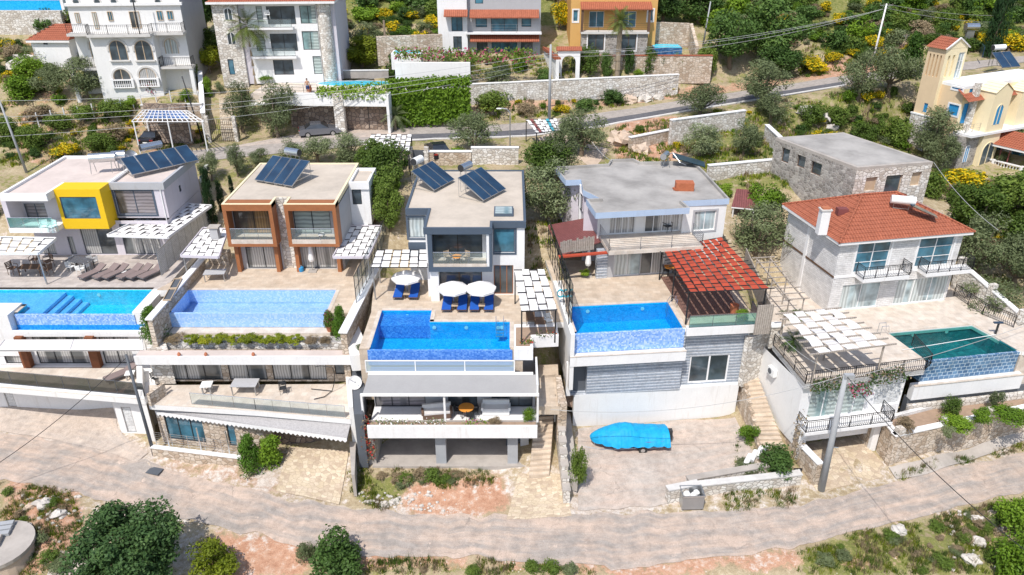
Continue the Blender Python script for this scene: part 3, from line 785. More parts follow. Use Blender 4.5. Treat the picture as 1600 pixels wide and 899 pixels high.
for x in(-260,-160,-90,-45,0,45,90,160,260):cw((x,130,27),(x,160,42),(x,220,70),(x,400,130),(x,700,150))
cw((-260,80,12),(260,80,12),(-260,40,0),(260,40,0),(-260,5,-12),(260,5,-12))
cp2=[Vector((a,b))for a,b,_ in CTRL]
_r=delaunay_2d_cdt(cp2,[],[],0,1e-4)
_tv=[(v.x,v.y)for v in _r[0]];_tz=[]
for ov in _r[3]:_tz.append(CTRL[ov[0]][2]if ov else 0)
def axis_(a,b,fine0,fine1,fs,cs):
 o=[];x=fine0
 while x<fine1:o.append(x);x+=fs
 s=fs;y=fine0
 lo=[]
 while y>a:s=min(cs,s*1.25);y-=s;lo.append(y)
 s=fs;hi=[]
 while x<b:hi.append(x);s=min(cs,s*1.25);x+=s
 return np.array(sorted(lo)+o+hi)
GX=axis_(-259,259,-56,62,.5,12);GY=axis_(6,690,26,124,.5,14)
ZZ=np.full((len(GY),len(GX)),np.nan)
for t in _r[2]:
 (x0,y0),(x1,y1),(x2,y2)=(_tv[k]for k in t);z0,z1,z2=(_tz[k]for k in t)
 ix0,ix1=np.searchsorted(GX,min(x0,x1,x2)-1e-6),np.searchsorted(GX,max(x0,x1,x2)+1e-6)
 iy0,iy1=np.searchsorted(GY,min(y0,y1,y2)-1e-6),np.searchsorted(GY,max(y0,y1,y2)+1e-6)
 if ix1<=ix0 or iy1<=iy0:continue
 X,Y=np.meshgrid(GX[ix0:ix1],GY[iy0:iy1]);D=(y1-y2)*(x0-x2)+(x2-x1)*(y0-y2)
 if abs(D)<1e-9:continue
 a=((y1-y2)*(X-x2)+(x2-x1)*(Y-y2))/D;b=((y2-y0)*(X-x2)+(x0-x2)*(Y-y2))/D;c=1-a-b
 ok=(a> -1e-6)&(b> -1e-6)&(c> -1e-6);Z=a*z0+b*z1+c*z2
 sub=ZZ[iy0:iy1,ix0:ix1];sub[ok]=Z[ok]
ZZ=np.where(np.isnan(ZZ),0,ZZ)
for _ in range(3):
 K=ZZ.copy();K[1:-1,1:-1]=(ZZ[1:-1,1:-1]*2+ZZ[:-2,1:-1]+ZZ[2:,1:-1]+ZZ[1:-1,:-2]+ZZ[1:-1,2:])/6;ZZ=K
RC=[P(*p)for p in((240,254,12.1),(350,240,12.45),(480,226,12.8),(645,211,13.),(800,205,13.15),(900,193.5,13.45),(1000,178,13.9),(1100,161.5,14.55),(1210,144.5,15.4),(1320,127,16.3),(1450,111,17.3),(1600,93,18.6),(1750,76,20))]
def carve(line,r0,r1):
 global ZZ
 X,Y=np.meshgrid(GX,GY);best=np.full(X.shape,1e9);bz=np.zeros(X.shape)
 for a,b in zip(line,line[1:]):
  dx,dy=b.x-a.x,b.y-a.y;t=np.clip(((X-a.x)*dx+(Y-a.y)*dy)/(dx*dx+dy*dy),0,1);d=np.hypot(X-a.x-t*dx,Y-a.y-t*dy);m=d<best;best[m]=d[m];bz[m]=(a.z+(b.z-a.z)*t)[m]
 w=np.clip((r1-best)/(r1-r0),0,1);w=w*w*(3-2*w);ZZ=ZZ*(1-w)+bz*w
carve(RC,4.4,9.)
def hz(x,y):
 i=int(np.clip(np.searchsorted(GX,x)-1,0,len(GX)-2));j=int(np.clip(np.searchsorted(GY,y)-1,0,len(GY)-2))
 a=(x-GX[i])/(GX[i+1]-GX[i]);b=(y-GY[j])/(GY[j+1]-GY[j]);a=min(1,max(0,a));b=min(1,max(0,b))
 return float((ZZ[j,i]*(1-a)+ZZ[j,i+1]*a)*(1-b)+(ZZ[j+1,i]*(1-a)+ZZ[j+1,i+1]*a)*b)
def offroad(x,y,d=5.4):
 for a,b in zip(RC,RC[1:]):
  dx,dy=b.x-a.x,b.y-a.y;t=min(1,max(0,((x-a.x)*dx+(y-a.y)*dy)/(dx*dx+dy*dy)))
  if math.hypot(x-a.x-t*dx,y-a.y-t*dy)<d:return False
 return True
def T(px,py,off=0.):
 "ground point seen at a photo pixel"
 d=ray(px,py);t=26.;prev=t
 while t<420:
  x,y,z=d[0]/d[1]*t,t,CAM_H+d[2]/d[1]*t
  if z<=hz(x,y):break
  prev=t;t+=.5
 lo,hi=prev,t
 for _ in range(12):
  m=(lo+hi)/2
  if CAM_H+d[2]/d[1]*m<=hz(d[0]/d[1]*m,m):hi=m
  else:lo=m
 return Vector((d[0]/d[1]*hi,hi,CAM_H+d[2]/d[1]*hi+off))
def inpoly(X,Y,poly):
 r=np.zeros(X.shape,bool);n=len(poly)
 for i in range(n):
  x0,y0=poly[i];x1,y1=poly[(i+1)%n]
  c=((y0>Y)!=(y1>Y))&(X<(x1-x0)*(Y-y0)/(y1-y0+1e-12)+x0);r^=c
 return r
GXX,GYY=np.meshgrid(GX,GY)
ZONE=np.zeros(GXX.shape+(3,));ZONE[...,0]=.45
def zone(pxs,col,world=False):
 poly=pxs if world else[T(*p).xy for p in pxs]
 m=inpoly(GXX,GYY,[tuple(p)for p in poly]);ZONE[m]=col
zone([(-60,60),(60,60),(60,69.2),(-60,69.2)],(.3,.3,.3),True)
zone([(-300,112),(300,112),(300,700),(-300,700)],(.85,.1,0),True)
zone([(0,640),(0,900),(1600,900),(1600,660),(1250,740),(540,700),(240,690)],(.05,.35,.5))
zone([(0,750),(120,765),(130,860),(90,899),(0,899)],(.5,.7,.1))
zone([(320,835),(480,850),(480,899),(330,899)],(.0,1.,.3))
zone([(470,858),(760,868),(900,884),(950,899),(470,899)],(.5,.6,.15))
zone([(900,884),(1240,862),(1250,899),(950,899)],(.0,.8,.35))
zone([(1245,862),(1320,830),(1450,806),(1600,770),(1600,899),(1245,899)],(.7,.35,.1))
zone([(545,735),(690,735),(790,738),(760,755),(640,770),(600,800),(548,790)],(.7,.3,.2))
zone([(650,760),(780,745),(800,800),(620,800)],(.0,.95,.3))
zone([(240,712),(375,728),(470,775),(400,765),(270,735)],(.0,.75,.6))
zone([(900,670),(1150,652),(1190,740),(1040,790),(900,800)],(.0,.1,1.))
zone([(0,634),(180,634),(240,710),(190,714),(0,676)],(.0,.1,.9))
zone([(0,60),(130,60),(120,150),(320,200),(330,245),(0,260)],(.5,.45,.1))
zone([(960,190),(1060,180),(1080,250),(960,250)],(.2,.85,.2))
zone([(1050,190),(1330,150),(1420,190),(1420,300),(1100,300)],(.65,.3,.15))
zone([(1280,100),(1440,60),(1420,110),(1340,120),(1250,128)],(.3,.8,.1))
zone([(640,195),(960,165),(1100,150),(1320,118),(1320,108),(1060,135),(640,190)],(.35,.65,.1))
k_=ZONE.copy()
for _ in range(2):k_[1:-1,1:-1]=(k_[1:-1,1:-1]*2+k_[:-2,1:-1]+k_[2:,1:-1]+k_[1:-1,:-2]+k_[1:-1,2:])/6
ZONE=k_
def m_ground():
 m,nt,b=_mat('ground');at=nt.nodes.new('ShaderNodeAttribute');at.attribute_name='zone'
 s=nt.nodes.new('ShaderNodeSeparateColor');nt.links.new(at.outputs['Color'],s.inputs[0]);W=tc(nt,'W')
 n1=noi(nt,W,.5,6,.65);n2=noi(nt,W,2.2,5,.7);n3=noi(nt,W,14,3,.7)
 dry=ramp(nt,[(.3,(.30,.23,.14)),(.5,(.42,.34,.22)),(.7,(.52,.44,.31))],n2)
 grass=ramp(nt,[(.3,(.10,.12,.03)),(.5,(.19,.20,.06)),(.7,(.32,.28,.12))],n2)
 red=ramp(nt,[(.28,(.36,.18,.11)),(.5,(.50,.29,.19)),(.72,(.58,.42,.32))],n2)
 pale=ramp(nt,[(.28,(.38,.30,.25)),(.48,(.52,.44,.37)),(.62,(.62,.56,.50)),(.72,(.72,.69,.65))],n2)
 def w(ch,lo=.3,hi=.7):
  a=mth(nt,'ADD',ch,mth(nt,'MULTIPLY',mth(nt,'SUBTRACT',mth(nt,'ADD',mth(nt,'MULTIPLY',n1,.5),mth(nt,'MULTIPLY',n2,.5)),.5),2.4))
  return ramp(nt,[(lo,(0,0,0)),(hi,(1,1,1))],a)
 c=mix(nt,w(s.outputs[0],.4,.6),dry,grass);c=mix(nt,w(s.outputs[1],.42,.62),c,red);c=mix(nt,w(s.outputs[2],.38,.66),c,pale)
 c=mix(nt,.6,c,mix(nt,1.,c,ramp(nt,[(.3,(.62,.6,.58)),(.55,(1,1,1)),(.75,(1.25,1.25,1.25))],n3),'MULTIPLY'))
 v=N(nt,'ShaderNodeTexVoronoi',i_Scale=2.6,i_Randomness=1.);nt.links.new(W,v.inputs['Vector'])
 n6=noi(nt,W,30,2,.7);c=mix(nt,.55,c,mix(nt,1.,c,ramp(nt,[(.34,(.6,.58,.55)),(.5,(1,1,1)),(.68,(1.35,1.35,1.35))],n6),'MULTIPLY'))
 k=ramp(nt,[(.10,(1,1,1)),(.16,(0,0,0))],v.outputs['Distance']);kk=mth(nt,'MULTIPLY',k,ramp(nt,[(.5,(0,0,0)),(.6,(1,1,1))],n1));c=mix(nt,kk,c,(.60,.55,.48))
 nt.links.new(c,b.inputs['Base Color']);b.inputs['Roughness'].default_value=.95;b.inputs['Specular IOR Level'].default_value=.15
 bump(nt,b,mix(nt,.4,n2,n3),.7,.12);MATS['ground']=m
m_ground()
FLAT=np.zeros(GXX.shape,bool)
for poly in([(0,660),(200,700),(540,785),(900,795),(1245,780),(1600,690),(1600,785),(1300,860),(900,899),(560,885),(0,765)],[(0,634),(180,634),(240,712),(0,690)],[(300,262),(640,222),(960,195),(1330,138),(1480,115),(1600,95),(1600,75),(1320,108),(1000,155),(800,185),(300,225)],[(900,668),(1150,650),(1190,735),(900,800)]):
 FLAT|=inpoly(GXX,GYY,[tuple(T(*p).xy)for p in poly])
NOI=np.array([[mn.noise(Vector((x*.35,y*.35,0)))*.22+mn.noise(Vector((x*1.3,y*1.3,3)))*.09 for x in GX]for y in GY])
NOI=np.where(FLAT,0,NOI);NOI[(GYY>46)&(GYY<70)&(GXX> -60)&(GXX<45)]*=.3
ZB=ZZ.copy();ZZ=ZZ+NOI
def build_ground():
 ny,nx=ZZ.shape;me=bpy.data.meshes.new('ground')
 co=np.stack([GXX,GYY,ZZ],-1).reshape(-1,3);i=np.arange(ny*nx).reshape(ny,nx)
 f=np.stack([i[:-1,:-1],i[:-1,1:],i[1:,1:],i[1:,:-1]],-1).reshape(-1,4)
 me.vertices.add(len(co));me.vertices.foreach_set('co',co.ravel());me.loops.add(f.size);me.loops.foreach_set('vertex_index',f.ravel())
 me.polygons.add(len(f));me.polygons.foreach_set('loop_start',np.arange(0,f.size,4));me.polygons.foreach_set('loop_total',np.full(len(f),4));me.update()
 at=me.color_attributes.new('zone','FLOAT_COLOR','POINT');at.data.foreach_set('color',np.concatenate([ZONE,np.ones(ZONE.shape[:2]+(1,))],-1).ravel())
 me.materials.append(M('ground'));me.shade_smooth();o=bpy.data.objects.new('ground',me);C.objects.link(o);return struct(o)
build_ground()
# roads
def m_road(name,asph,dust,lo,hi,streaks=True):
 m,nt,b=_mat(name);W=tc(nt,'W');Wl=tc(nt,'UV')
 n1=noi(nt,W,.35,6,.65);n2=noi(nt,W,1.5,5,.7);n3=noi(nt,W,16,3,.6);n4=noi(nt,tc(nt,'UV',(.12,1.1,1)),1.4,5,.6)
 a=ramp(nt,[(.3,scl(asph,.78)),(.5,asph),(.7,scl(asph,1.22))],n2);d=ramp(nt,[(.3,scl(dust,.8)),(.7,scl(dust,1.15))],n2)
 f=mth(nt,'ADD',mth(nt,'MULTIPLY',n1,.45),mth(nt,'MULTIPLY',n4,.55));k=ramp(nt,[(lo,(0,0,0)),(hi,(1,1,1))],f);c=mix(nt,k,a,d)
 if streaks:
  k2=ramp(nt,[(.60,(0,0,0)),(.68,(1,1,1))],noi(nt,W,.8,6,.7));c=mix(nt,mth(nt,'MULTIPLY',k2,.5),c,scl(asph,.62))
  k3=ramp(nt,[(.62,(0,0,0)),(.70,(1,1,1))],noi(nt,tc(nt,'W',1.,(9,3,0)),.9,6,.75));c=mix(nt,mth(nt,'MULTIPLY',k3,.7),c,scl(dust,1.35))
 c=mix(nt,.5,c,mix(nt,1.,c,ramp(nt,[(.3,(.7,.7,.7)),(.6,(1,1,1))],n3),'MULTIPLY'))
 n5=noi(nt,W,34,2,.7);c=mix(nt,.6,c,mix(nt,1.,c,ramp(nt,[(.34,(.62,.6,.58)),(.5,(1,1,1)),(.68,(1.3,1.3,1.3))],n5),'MULTIPLY'))
 if streaks:
  wv=nt.nodes.new('ShaderNodeVectorMath');wv.operation='MULTIPLY_ADD';nn_=N(nt,'ShaderNodeTexNoise',i_Scale=1.5,i_Detail=4.);nt.links.new(W,nn_.inputs['Vector']);nt.links.new(nn_.outputs['Color'],wv.inputs[0]);wv.inputs[1].default_value=(.9,.9,0);nt.links.new(W,wv.inputs[2])
  vc=N(nt,'ShaderNodeTexVoronoi',voronoi_dimensions='2D',feature='DISTANCE_TO_EDGE',i_Scale=.42);nt.links.new(wv.outputs[0],vc.inputs['Vector'])
  kc=ramp(nt,[(.006,(1,1,1)),(.016,(0,0,0))],vc.outputs['Distance']);kc=mth(nt,'MULTIPLY',kc,ramp(nt,[(.52,(0,0,0)),(.66,(.5,.5,.5))],n1));c=mix(nt,kc,c,scl(asph,.4))
 nt.links.new(c,b.inputs['Base Color']);b.inputs['Roughness'].default_value=.9;b.inputs['Specular IOR Level'].default_value=.2;bump(nt,b,n3,.35,.02);MATS[name]=m
m_road('road_worn',(.35,.31,.275),(.53,.415,.335),.43,.58)
m_road('road_upper',(.37,.33,.295),(.42,.38,.34),.5,.7,False)
m_road('tarmac_dark',(.12,.12,.13),(.20,.19,.19),.5,.8,False)
m_road('yardcrete',(.44,.39,.345),(.56,.44,.36),.42,.66)
m_road('drivecrete',(.44,.38,.33),(.55,.45,.37),.40,.62)
def strip(name,up,lo,mat,off=.045,n=6,edge=.35,kind='structure',seed=0.,ws=8,world=False):
 "band draped on the ground between two pixel polylines of equal length"
 U=[T(*p)for p in up];L=[T(*p)for p in lo];mb=MB();rows=[]
 for i in range(len(U)-1):
  k=max(2,int((U[i+1].xy-U[i].xy).length/.5))
  for j in range(k+(i==len(U)-2)):
   t=j/k
   def cr(Q_,i=i,t=t):
    p0=Q_[max(0,i-1)];p1=Q_[i];p2=Q_[i+1];p3=Q_[min(len(Q_)-1,i+2)]
    return((p1*2)+(p2-p0)*t+(p0*2-p1*5+p2*4-p3)*t*t+(p1*3-p0-p2*3+p3)*t**3)/2
   a,b=cr(U),cr(L);d=(a-b).xy.normalized()if(a-b).length>0 else Vector((0,1))
   a2=a.xy+d*mn.noise(Vector((a.x*.7,a.y*.7,seed)))*edge+d*mn.noise(Vector((a.x*2.5,a.y*2.5,seed)))*edge*.4
   b2=b.xy-d*mn.noise(Vector((b.x*.7,b.y*.7,seed+5)))*edge-d*mn.noise(Vector((b.x*2.5,b.y*2.5,seed)))*edge*.4
   rows.append([(q.x,q.y,hz(q.x,q.y)+off)for q in(a2.lerp(b2,s/ws)for s in range(ws+1))])
 for r in rows:mb.v+=r
 w1=ws+1
 for i in range(len(rows)-1):
  for s in range(ws):mb.f.append((i*w1+s,i*w1+s+1,(i+1)*w1+s+1,(i+1)*w1+s));mb.m.append(0)
 me_flip=mb;o=mb.build(name,mat,None,smooth=True)
 if kind:o['kind']=kind
 uvl=o.data.uv_layers[0];acc=[0.]
 for i in range(1,len(rows)):acc.append(acc[-1]+(Vector(rows[i][4])-Vector(rows[i-1][4])).length)
 for lp in o.data.loops:i,s=divmod(lp.vertex_index,w1);uvl.data[lp.index].uv=(acc[i],s*.6)
 return o
strip('lower_road',[(-520,560),(-300,603),(-90,650),(0,676),(100,690),(200,716),(270,736),(330,752),(440,778),(540,794),(640,802),(760,806),(900,806),(1040,800),(1245,790),(1400,754),(1500,730),(1600,706),(1720,678),(1960,622),(2200,570)],[(-520,622),(-300,675),(-90,735),(0,750),(90,766),(190,788),(290,812),(345,826),(440,846),(560,868),(660,872),(760,872),(900,884),(1040,880),(1240,856),(1330,832),(1450,806),(1580,772),(1700,742),(1940,682),(2180,625)],'road_worn',n=6,edge=.5)
strip('upper_road',[(240,245),(350,230),(480,216),(645,200),(800,194),(900,182),(1000,168),(1100,152),(1210,136),(1320,119),(1450,104),(1600,88)],[(240,264),(350,249),(480,236),(645,221),(800,215),(900,203),(1000,188),(1100,171),(1210,153),(1320,134),(1450,117),(1600,98)],'road_upper',edge=.12,seed=3)
strip('tarmac_lane',[(640,211),(800,205),(900,193.5),(950,186.5),(1050,170),(1150,154),(1250,139),(1320,128)],[(640,218),(800,213),(900,201),(950,195),(1050,179),(1150,162.5),(1250,147),(1320,135)],'tarmac_dark',off=.065,edge=.05)
def kerb(name,pts,w_=.35,h=.14,mat='salt'):
 mb=MB();W_=[T(*p)for p in pts]
 for a,b in zip(W_,W_[1:]):
  k=max(1,int((b-a).length/1.2))
  for j in range(k):
   p,q=a.lerp(b,j/k),a.lerp(b,(j+1)/k);f=Fr(p.xy,q.xy);za,zb=hz(p.x,p.y),hz(q.x,q.y);mb.fr=f;mb.prism([(.0,-w_/2),(f.L-.004,-w_/2),(f.L-.004,w_/2),(.0,w_/2)],[za-.2,zb-.2,zb-.2,za-.2],[za+h,zb+h,zb+h,za+h])
 return struct(mb.build(name,mat))
kerb('road_kerb',[(560,224),(645,220),(800,214.5),(900,203),(1000,187),(1100,170),(1200,154),(1320,134.5)])
strip('villa_driveway',[(-40,636),(60,637),(175,638),(184,670),(232,708)],[(-40,668),(60,684),(120,695),(170,708),(215,722)],'drivecrete',off=.06,edge=.12,seed=9)
strip('boat_yard',[(903,670),(985,663),(1065,657),(1148,652)],[(903,800),(985,792),(1045,786),(1190,742)],'yardcrete',off=.05,edge=.25,seed=11,ws=16)
strip('cobbled_ramp',[(452,700),(498,703),(545,706)],[(432,768),(480,778),(530,790)],'crazy',off=.08,edge=.08,seed=2,ws=10)
strip('parking_apron',[(455,212),(520,204),(600,200),(640,198)],[(350,232),(450,224),(560,216),(640,211)],'yardcrete',off=.055,edge=.1,seed=4,ws=10)
strip('pavement',[(1388,732),(1450,716),(1530,696),(1610,672)],[(1400,750),(1460,738),(1530,716),(1610,686)],'concrete',off=.1,edge=.04,seed=4,ws=4)
strip('dirt_patch',[(855,205),(900,215),(950,235)],[(840,220),(880,240),(930,262)],'rockwarm',off=.03,edge=.5)
dr=MB();c=T(242,738,.11);f=Fr((c.x,c.y),(c.x+.97,c.y-.25));dr.fr=f;dr.box(-.5,.5,-.35,.35,c.z,c.z+.02)
for k in range(7):dr.box(-.45,.45,-.31+k*.09,-.28+k*.09,c.z+.021,c.z+.03)
tag(dr.build('drain_grate','darkgrey'),'rusty square drain grate set in the worn lower road','drain grate')
# vegetation
m_leaf('leaf_olive',(.09,.115,.05),(.20,.24,.11),(.34,.38,.21))
m_leaf('leaf_dark',(.035,.075,.015),(.09,.165,.035),(.17,.26,.06))
m_leaf('leaf_mid',(.055,.10,.015),(.15,.22,.035),(.26,.33,.07))
m_leaf('leaf_bright',(.080,.160,.012),(.200,.320,.025),(.340,.420,.050))
m_leaf('leaf_lime',(.12,.16,.01),(.28,.32,.02),(.42,.40,.03))
m_leaf('leaf_carob',(.025,.06,.018),(.07,.135,.04),(.15,.24,.07))
m_leaf('leaf_dry',(.20,.15,.09),(.36,.28,.17),(.50,.41,.26))
m_leaf('leaf_grey',(.12,.11,.09),(.22,.20,.17),(.30,.27,.22))
m_leaf('flower_yellow',(.55,.38,.01),(.80,.58,.01),(.85,.68,.05),.1)
m_leaf('flower_pink',(.30,.04,.10),(.50,.10,.18),(.60,.25,.30),.1)
m_leaf('flower_red',(.40,.03,.02),(.60,.06,.04),(.65,.15,.10),.1)
m_leaf('leaf_cypress',(.012,.035,.012),(.03,.07,.02),(.06,.11,.03))
m_leaf('leaf_thuja',(.03,.07,.01),(.08,.17,.015),(.14,.26,.03))
m_leaf('leaf_palm',(.06,.09,.02),(.14,.18,.04),(.30,.30,.08))
def leafmesh(name,mats,n,clumps=16,leaf=.045,seed=0,shape='round',flat=.8,asp=2.,mixf=None,spread=.30,inner=.35):
 "unit crown: width 1, height 1, standing on z = 0"
 rg=np.random.default_rng(seed);cs=[]
 while len(cs)<clumps:
  p=rg.uniform(-1,1,3)
  if np.linalg.norm(p)>1 or np.linalg.norm(p)<inner:continue
  if shape=='round':c=p*np.array([.34,.34,.34])+np.array([0,0,.58])
  elif shape=='bush':c=p*np.array([.36,.36,.36])+np.array([0,0,.42]);c[2]=abs(c[2])
  elif shape=='cone':z=rg.uniform(.06,.88);r=.34*(1-z)**.8;a=rg.uniform(0,6.28);c=np.array([r*math.cos(a),r*math.sin(a),z])
  elif shape=='column':z=rg.uniform(.04,.93);r=.28*(1-abs(z-.35)*.9);a=rg.uniform(0,6.28);c=np.array([r*math.cos(a),r*math.sin(a),z])
  cs.append(c)
 cs=np.array(cs);R=spread*rg.uniform(.6,1.1,len(cs))
 if shape=='cone':R=.14+.13*(1-cs[:,2])
 if shape=='column':R=np.full(len(cs),.20)
 k=rg.integers(0,len(cs),n);d=rg.normal(size=(n,3));d/=np.linalg.norm(d,axis=1)[:,None]
 rad=R[k]*rg.uniform(.25,1,n)**.45
 c=cs[k]+d*rad[:,None]*(np.array([1,1,.9])if shape!='column' else np.array([1,1,.5]));c+=rg.normal(size=(n,3))*.012
 nr=d*.8+rg.normal(size=(n,3))*.55+np.array([0,0,.35]);nr/=np.linalg.norm(nr,axis=1)[:,None]
 a=np.cross(nr,rg.normal(size=(n,3)));a/=np.linalg.norm(a,axis=1)[:,None];b=np.cross(nr,a)
 s=leaf*rg.uniform(.6,1.25,n)[:,None];c[:,2]=np.maximum(c[:,2],.01)
 v=np.stack([c-a*s,c+b*s/asp,c+a*s,c-b*s/asp],1).reshape(-1,3)
 me=bpy.data.meshes.new(name);me.vertices.add(4*n);me.vertices.foreach_set('co',v.ravel());me.loops.add(4*n);me.loops.foreach_set('vertex_index',np.arange(4*n))
 me.polygons.add(n);me.polygons.foreach_set('loop_start',np.arange(0,4*n,4));me.polygons.foreach_set('loop_total',np.full(n,4))
 for m in mats:me.materials.append(M(m))
 if len(mats)>1:
  w_=mixf if mixf else .3
  sel=((rg.random(n)<w_)&(rad>R[k]*.75)).astype(np.int32);me.polygons.foreach_set('material_index',sel)
 me.update();return me,cs
def trunkmesh(name,cs,seed=0,mat='bark',r=.03):
 rn=random.Random(seed);mb=MB();base=Vector((0,0,-.03));fork=Vector((rn.uniform(-.03,.03),rn.uniform(-.03,.03),.22))
 mb.tube(base,fork,r*1.35,r,7)
 for c in list(cs)[:9]:
  c=Vector(c);m=fork.lerp(c,.5)+Vector((0,0,-.03));mb.tube(fork,m,r*.7,r*.45,5);mb.tube(m,c,r*.45,r*.15,4)
 me=bpy.data.meshes.new(name);me.from_pydata(mb.v,[],mb.f);me.materials.append(M(mat));return me
VEG={}
def species(key,mats,n,var=3,**k):
 VEG[key]=[]
 for i in range(var):
  me,cs=leafmesh(key+'_crown',mats,n,seed=hash_(key)+i*17,**k);VEG[key].append((me,trunkmesh(key+'_trunk',cs,i)))
def hash_(s):return sum(ord(c)*(i+3)for i,c in enumerate(s))%9973
species('olive_tree',['leaf_olive'],5200,4,clumps=20,leaf=.026,asp=3.2,spread=.20)
species('broadleaf_tree',['leaf_mid'],6500,3,clumps=24,leaf=.028,spread=.22)
species('evergreen_tree',['leaf_dark'],6500,3,clumps=24,leaf=.028,spread=.22)
species('citrus_tree',['leaf_lime'],5200,2,clumps=16,leaf=.028,spread=.22)
species('green_shrub',['leaf_bright'],3400,3,clumps=18,leaf=.038,shape='bush',spread=.26)
species('dark_shrub',['leaf_dark'],3400,3,clumps=18,leaf=.038,shape='bush',spread=.26)
species('mid_shrub',['leaf_mid'],3400,3,clumps=18,leaf=.036,shape='bush',spread=.26)
species('olive_shrub',['leaf_olive'],2600,3,clumps=12,leaf=.04,shape='bush',spread=.26,asp=3)
species('dry_shrub',['leaf_dry'],2200,3,clumps=12,leaf=.05,shape='bush',spread=.24,asp=4)
species('broom_bush',['leaf_lime','flower_yellow'],2600,3,clumps=12,leaf=.045,shape='bush',spread=.25,mixf=.75)
species('oleander',['leaf_mid','flower_pink'],2400,2,clumps=14,leaf=.045,shape='bush',spread=.24,mixf=.12)
species('bougainvillea',['leaf_mid','flower_pink'],2200,2,clumps=12,leaf=.05,shape='bush',spread=.26,mixf=.5)
species('clipped_ball',['leaf_lime'],2600,2,clumps=30,leaf=.04,shape='bush',spread=.16,inner=.6)
species('cypress_tree',['leaf_cypress'],5200,2,clumps=60,leaf=.03,shape='column')
species('thuja',['leaf_thuja'],4200,2,clumps=60,leaf=.035,shape='cone')
species('carob_tree',['leaf_carob'],21000,1,clumps=78,leaf=.0155,asp=1.8,spread=.105,inner=.3)
CATS=dict(olive_tree='tree',broadleaf_tree='tree',evergreen_tree='tree',citrus_tree='tree',cypress_tree='cypress',thuja='conifer shrub',carob_tree='tree',oleander='shrub',bougainvillea='shrub',clipped_ball='shrub',broom_bush='flowering bush')
_vi={}
def veg(kind,x0,y0,x1,y1,label,group=None,z=None,base=None,hk=1.,Yd=None):
 """plant filling the pixel box; it stands on the ground at the bottom middle (or at height z)"""
 xm=(x0+x1)/2
 yb=y1-(y1-y0)*.04 if base is None else base
 b=P(xm,yb,z)if z is not None else T(xm,yb)
 depth=b.y*cp+(CAM_H-b.z)*sp;s=FPX/depth;wd=(x1-x0)/s
 dep=math.atan2(CAM_H-b.z,b.y);full=(base if base is not None else y1)-y0
 ht=max(.25*wd,(full/s-wd*.42*math.sin(dep))/math.cos(dep))*hk
 i=_vi[kind]=_vi.get(kind,-1)+1;vs=VEG[kind];me,tr=vs[i%len(vs)]
 if base is None:b=b+Vector((0,wd*.25,0))if z is None else b;b.z=hz(b.x,b.y)if z is None else z
 r=thing(kind,label,CATS.get(kind,'shrub'),b,group);rz=random.uniform(0,6.28)
 k=1.02 if kind=='carob_tree' else 1.22 if 'tree' in kind or kind=='clipped_ball' else 1.1
 for nm,mm in(('crown',me),('trunk',tr)):
  o=bpy.data.objects.new(nm,mm);C.objects.link(o);o.parent=r;o.scale=(wd*k,wd*k,ht*(1+(k-1)*.5));o.rotation_euler=(0,0,rz)
 return r
def ivy(name,label,mbpts,mat,cat='climbing plant',leaf=.09,per=60,thick=.15,seed=1,group=None,parent=None,jitter=.1):
 "leaves spread over patches: list of quads (4 world corners)"
 rg=np.random.default_rng(seed);V_=[];mats=mat if isinstance(mat,list)else[mat];tot=0
 for q in mbpts:
  a,b,c,d=(np.array(p)for p in q);area=np.linalg.norm(np.cross(b-a,d-a));n=int(per*area)+3;s,t=rg.random(n)[:,None],rg.random(n)[:,None]
  nn=np.cross(b-a,d-a);nn=nn/(np.linalg.norm(nn)+1e-9)
  p=(a*(1-s)+b*s)*(1-t)+(d*(1-s)+c*s)*t+nn*rg.uniform(0,thick,(n,1))+rg.normal(size=(n,3))*jitter
  nr=nn*.7+rg.normal(size=(n,3))*.6;nr/=np.linalg.norm(nr,axis=1)[:,None];u=np.cross(nr,rg.normal(size=(n,3)));u/=np.linalg.norm(u,axis=1)[:,None];w2=np.cross(nr,u)
  L=leaf*rg.uniform(.6,1.3,(n,1));V_.append(np.stack([p-u*L,p+w2*L*.6,p+u*L,p-w2*L*.6],1).reshape(-1,3));tot+=n
 v=np.concatenate(V_);o0=v.mean(0);me=bpy.data.meshes.new(name);me.vertices.add(len(v));me.vertices.foreach_set('co',(v-o0).ravel());me.loops.add(len(v));me.loops.foreach_set('vertex_index',np.arange(len(v)))
 me.polygons.add(tot);me.polygons.foreach_set('loop_start',np.arange(0,len(v),4));me.polygons.foreach_set('loop_total',np.full(tot,4))
 for m in mats:me.materials.append(M(m))
 if len(mats)>1:me.polygons.foreach_set('material_index',(rg.random(tot)<.25).astype(np.int32))
 me.update();o=bpy.data.objects.new(name,me);C.objects.link(o);o.location=o0;return tag(o,label,cat,group)
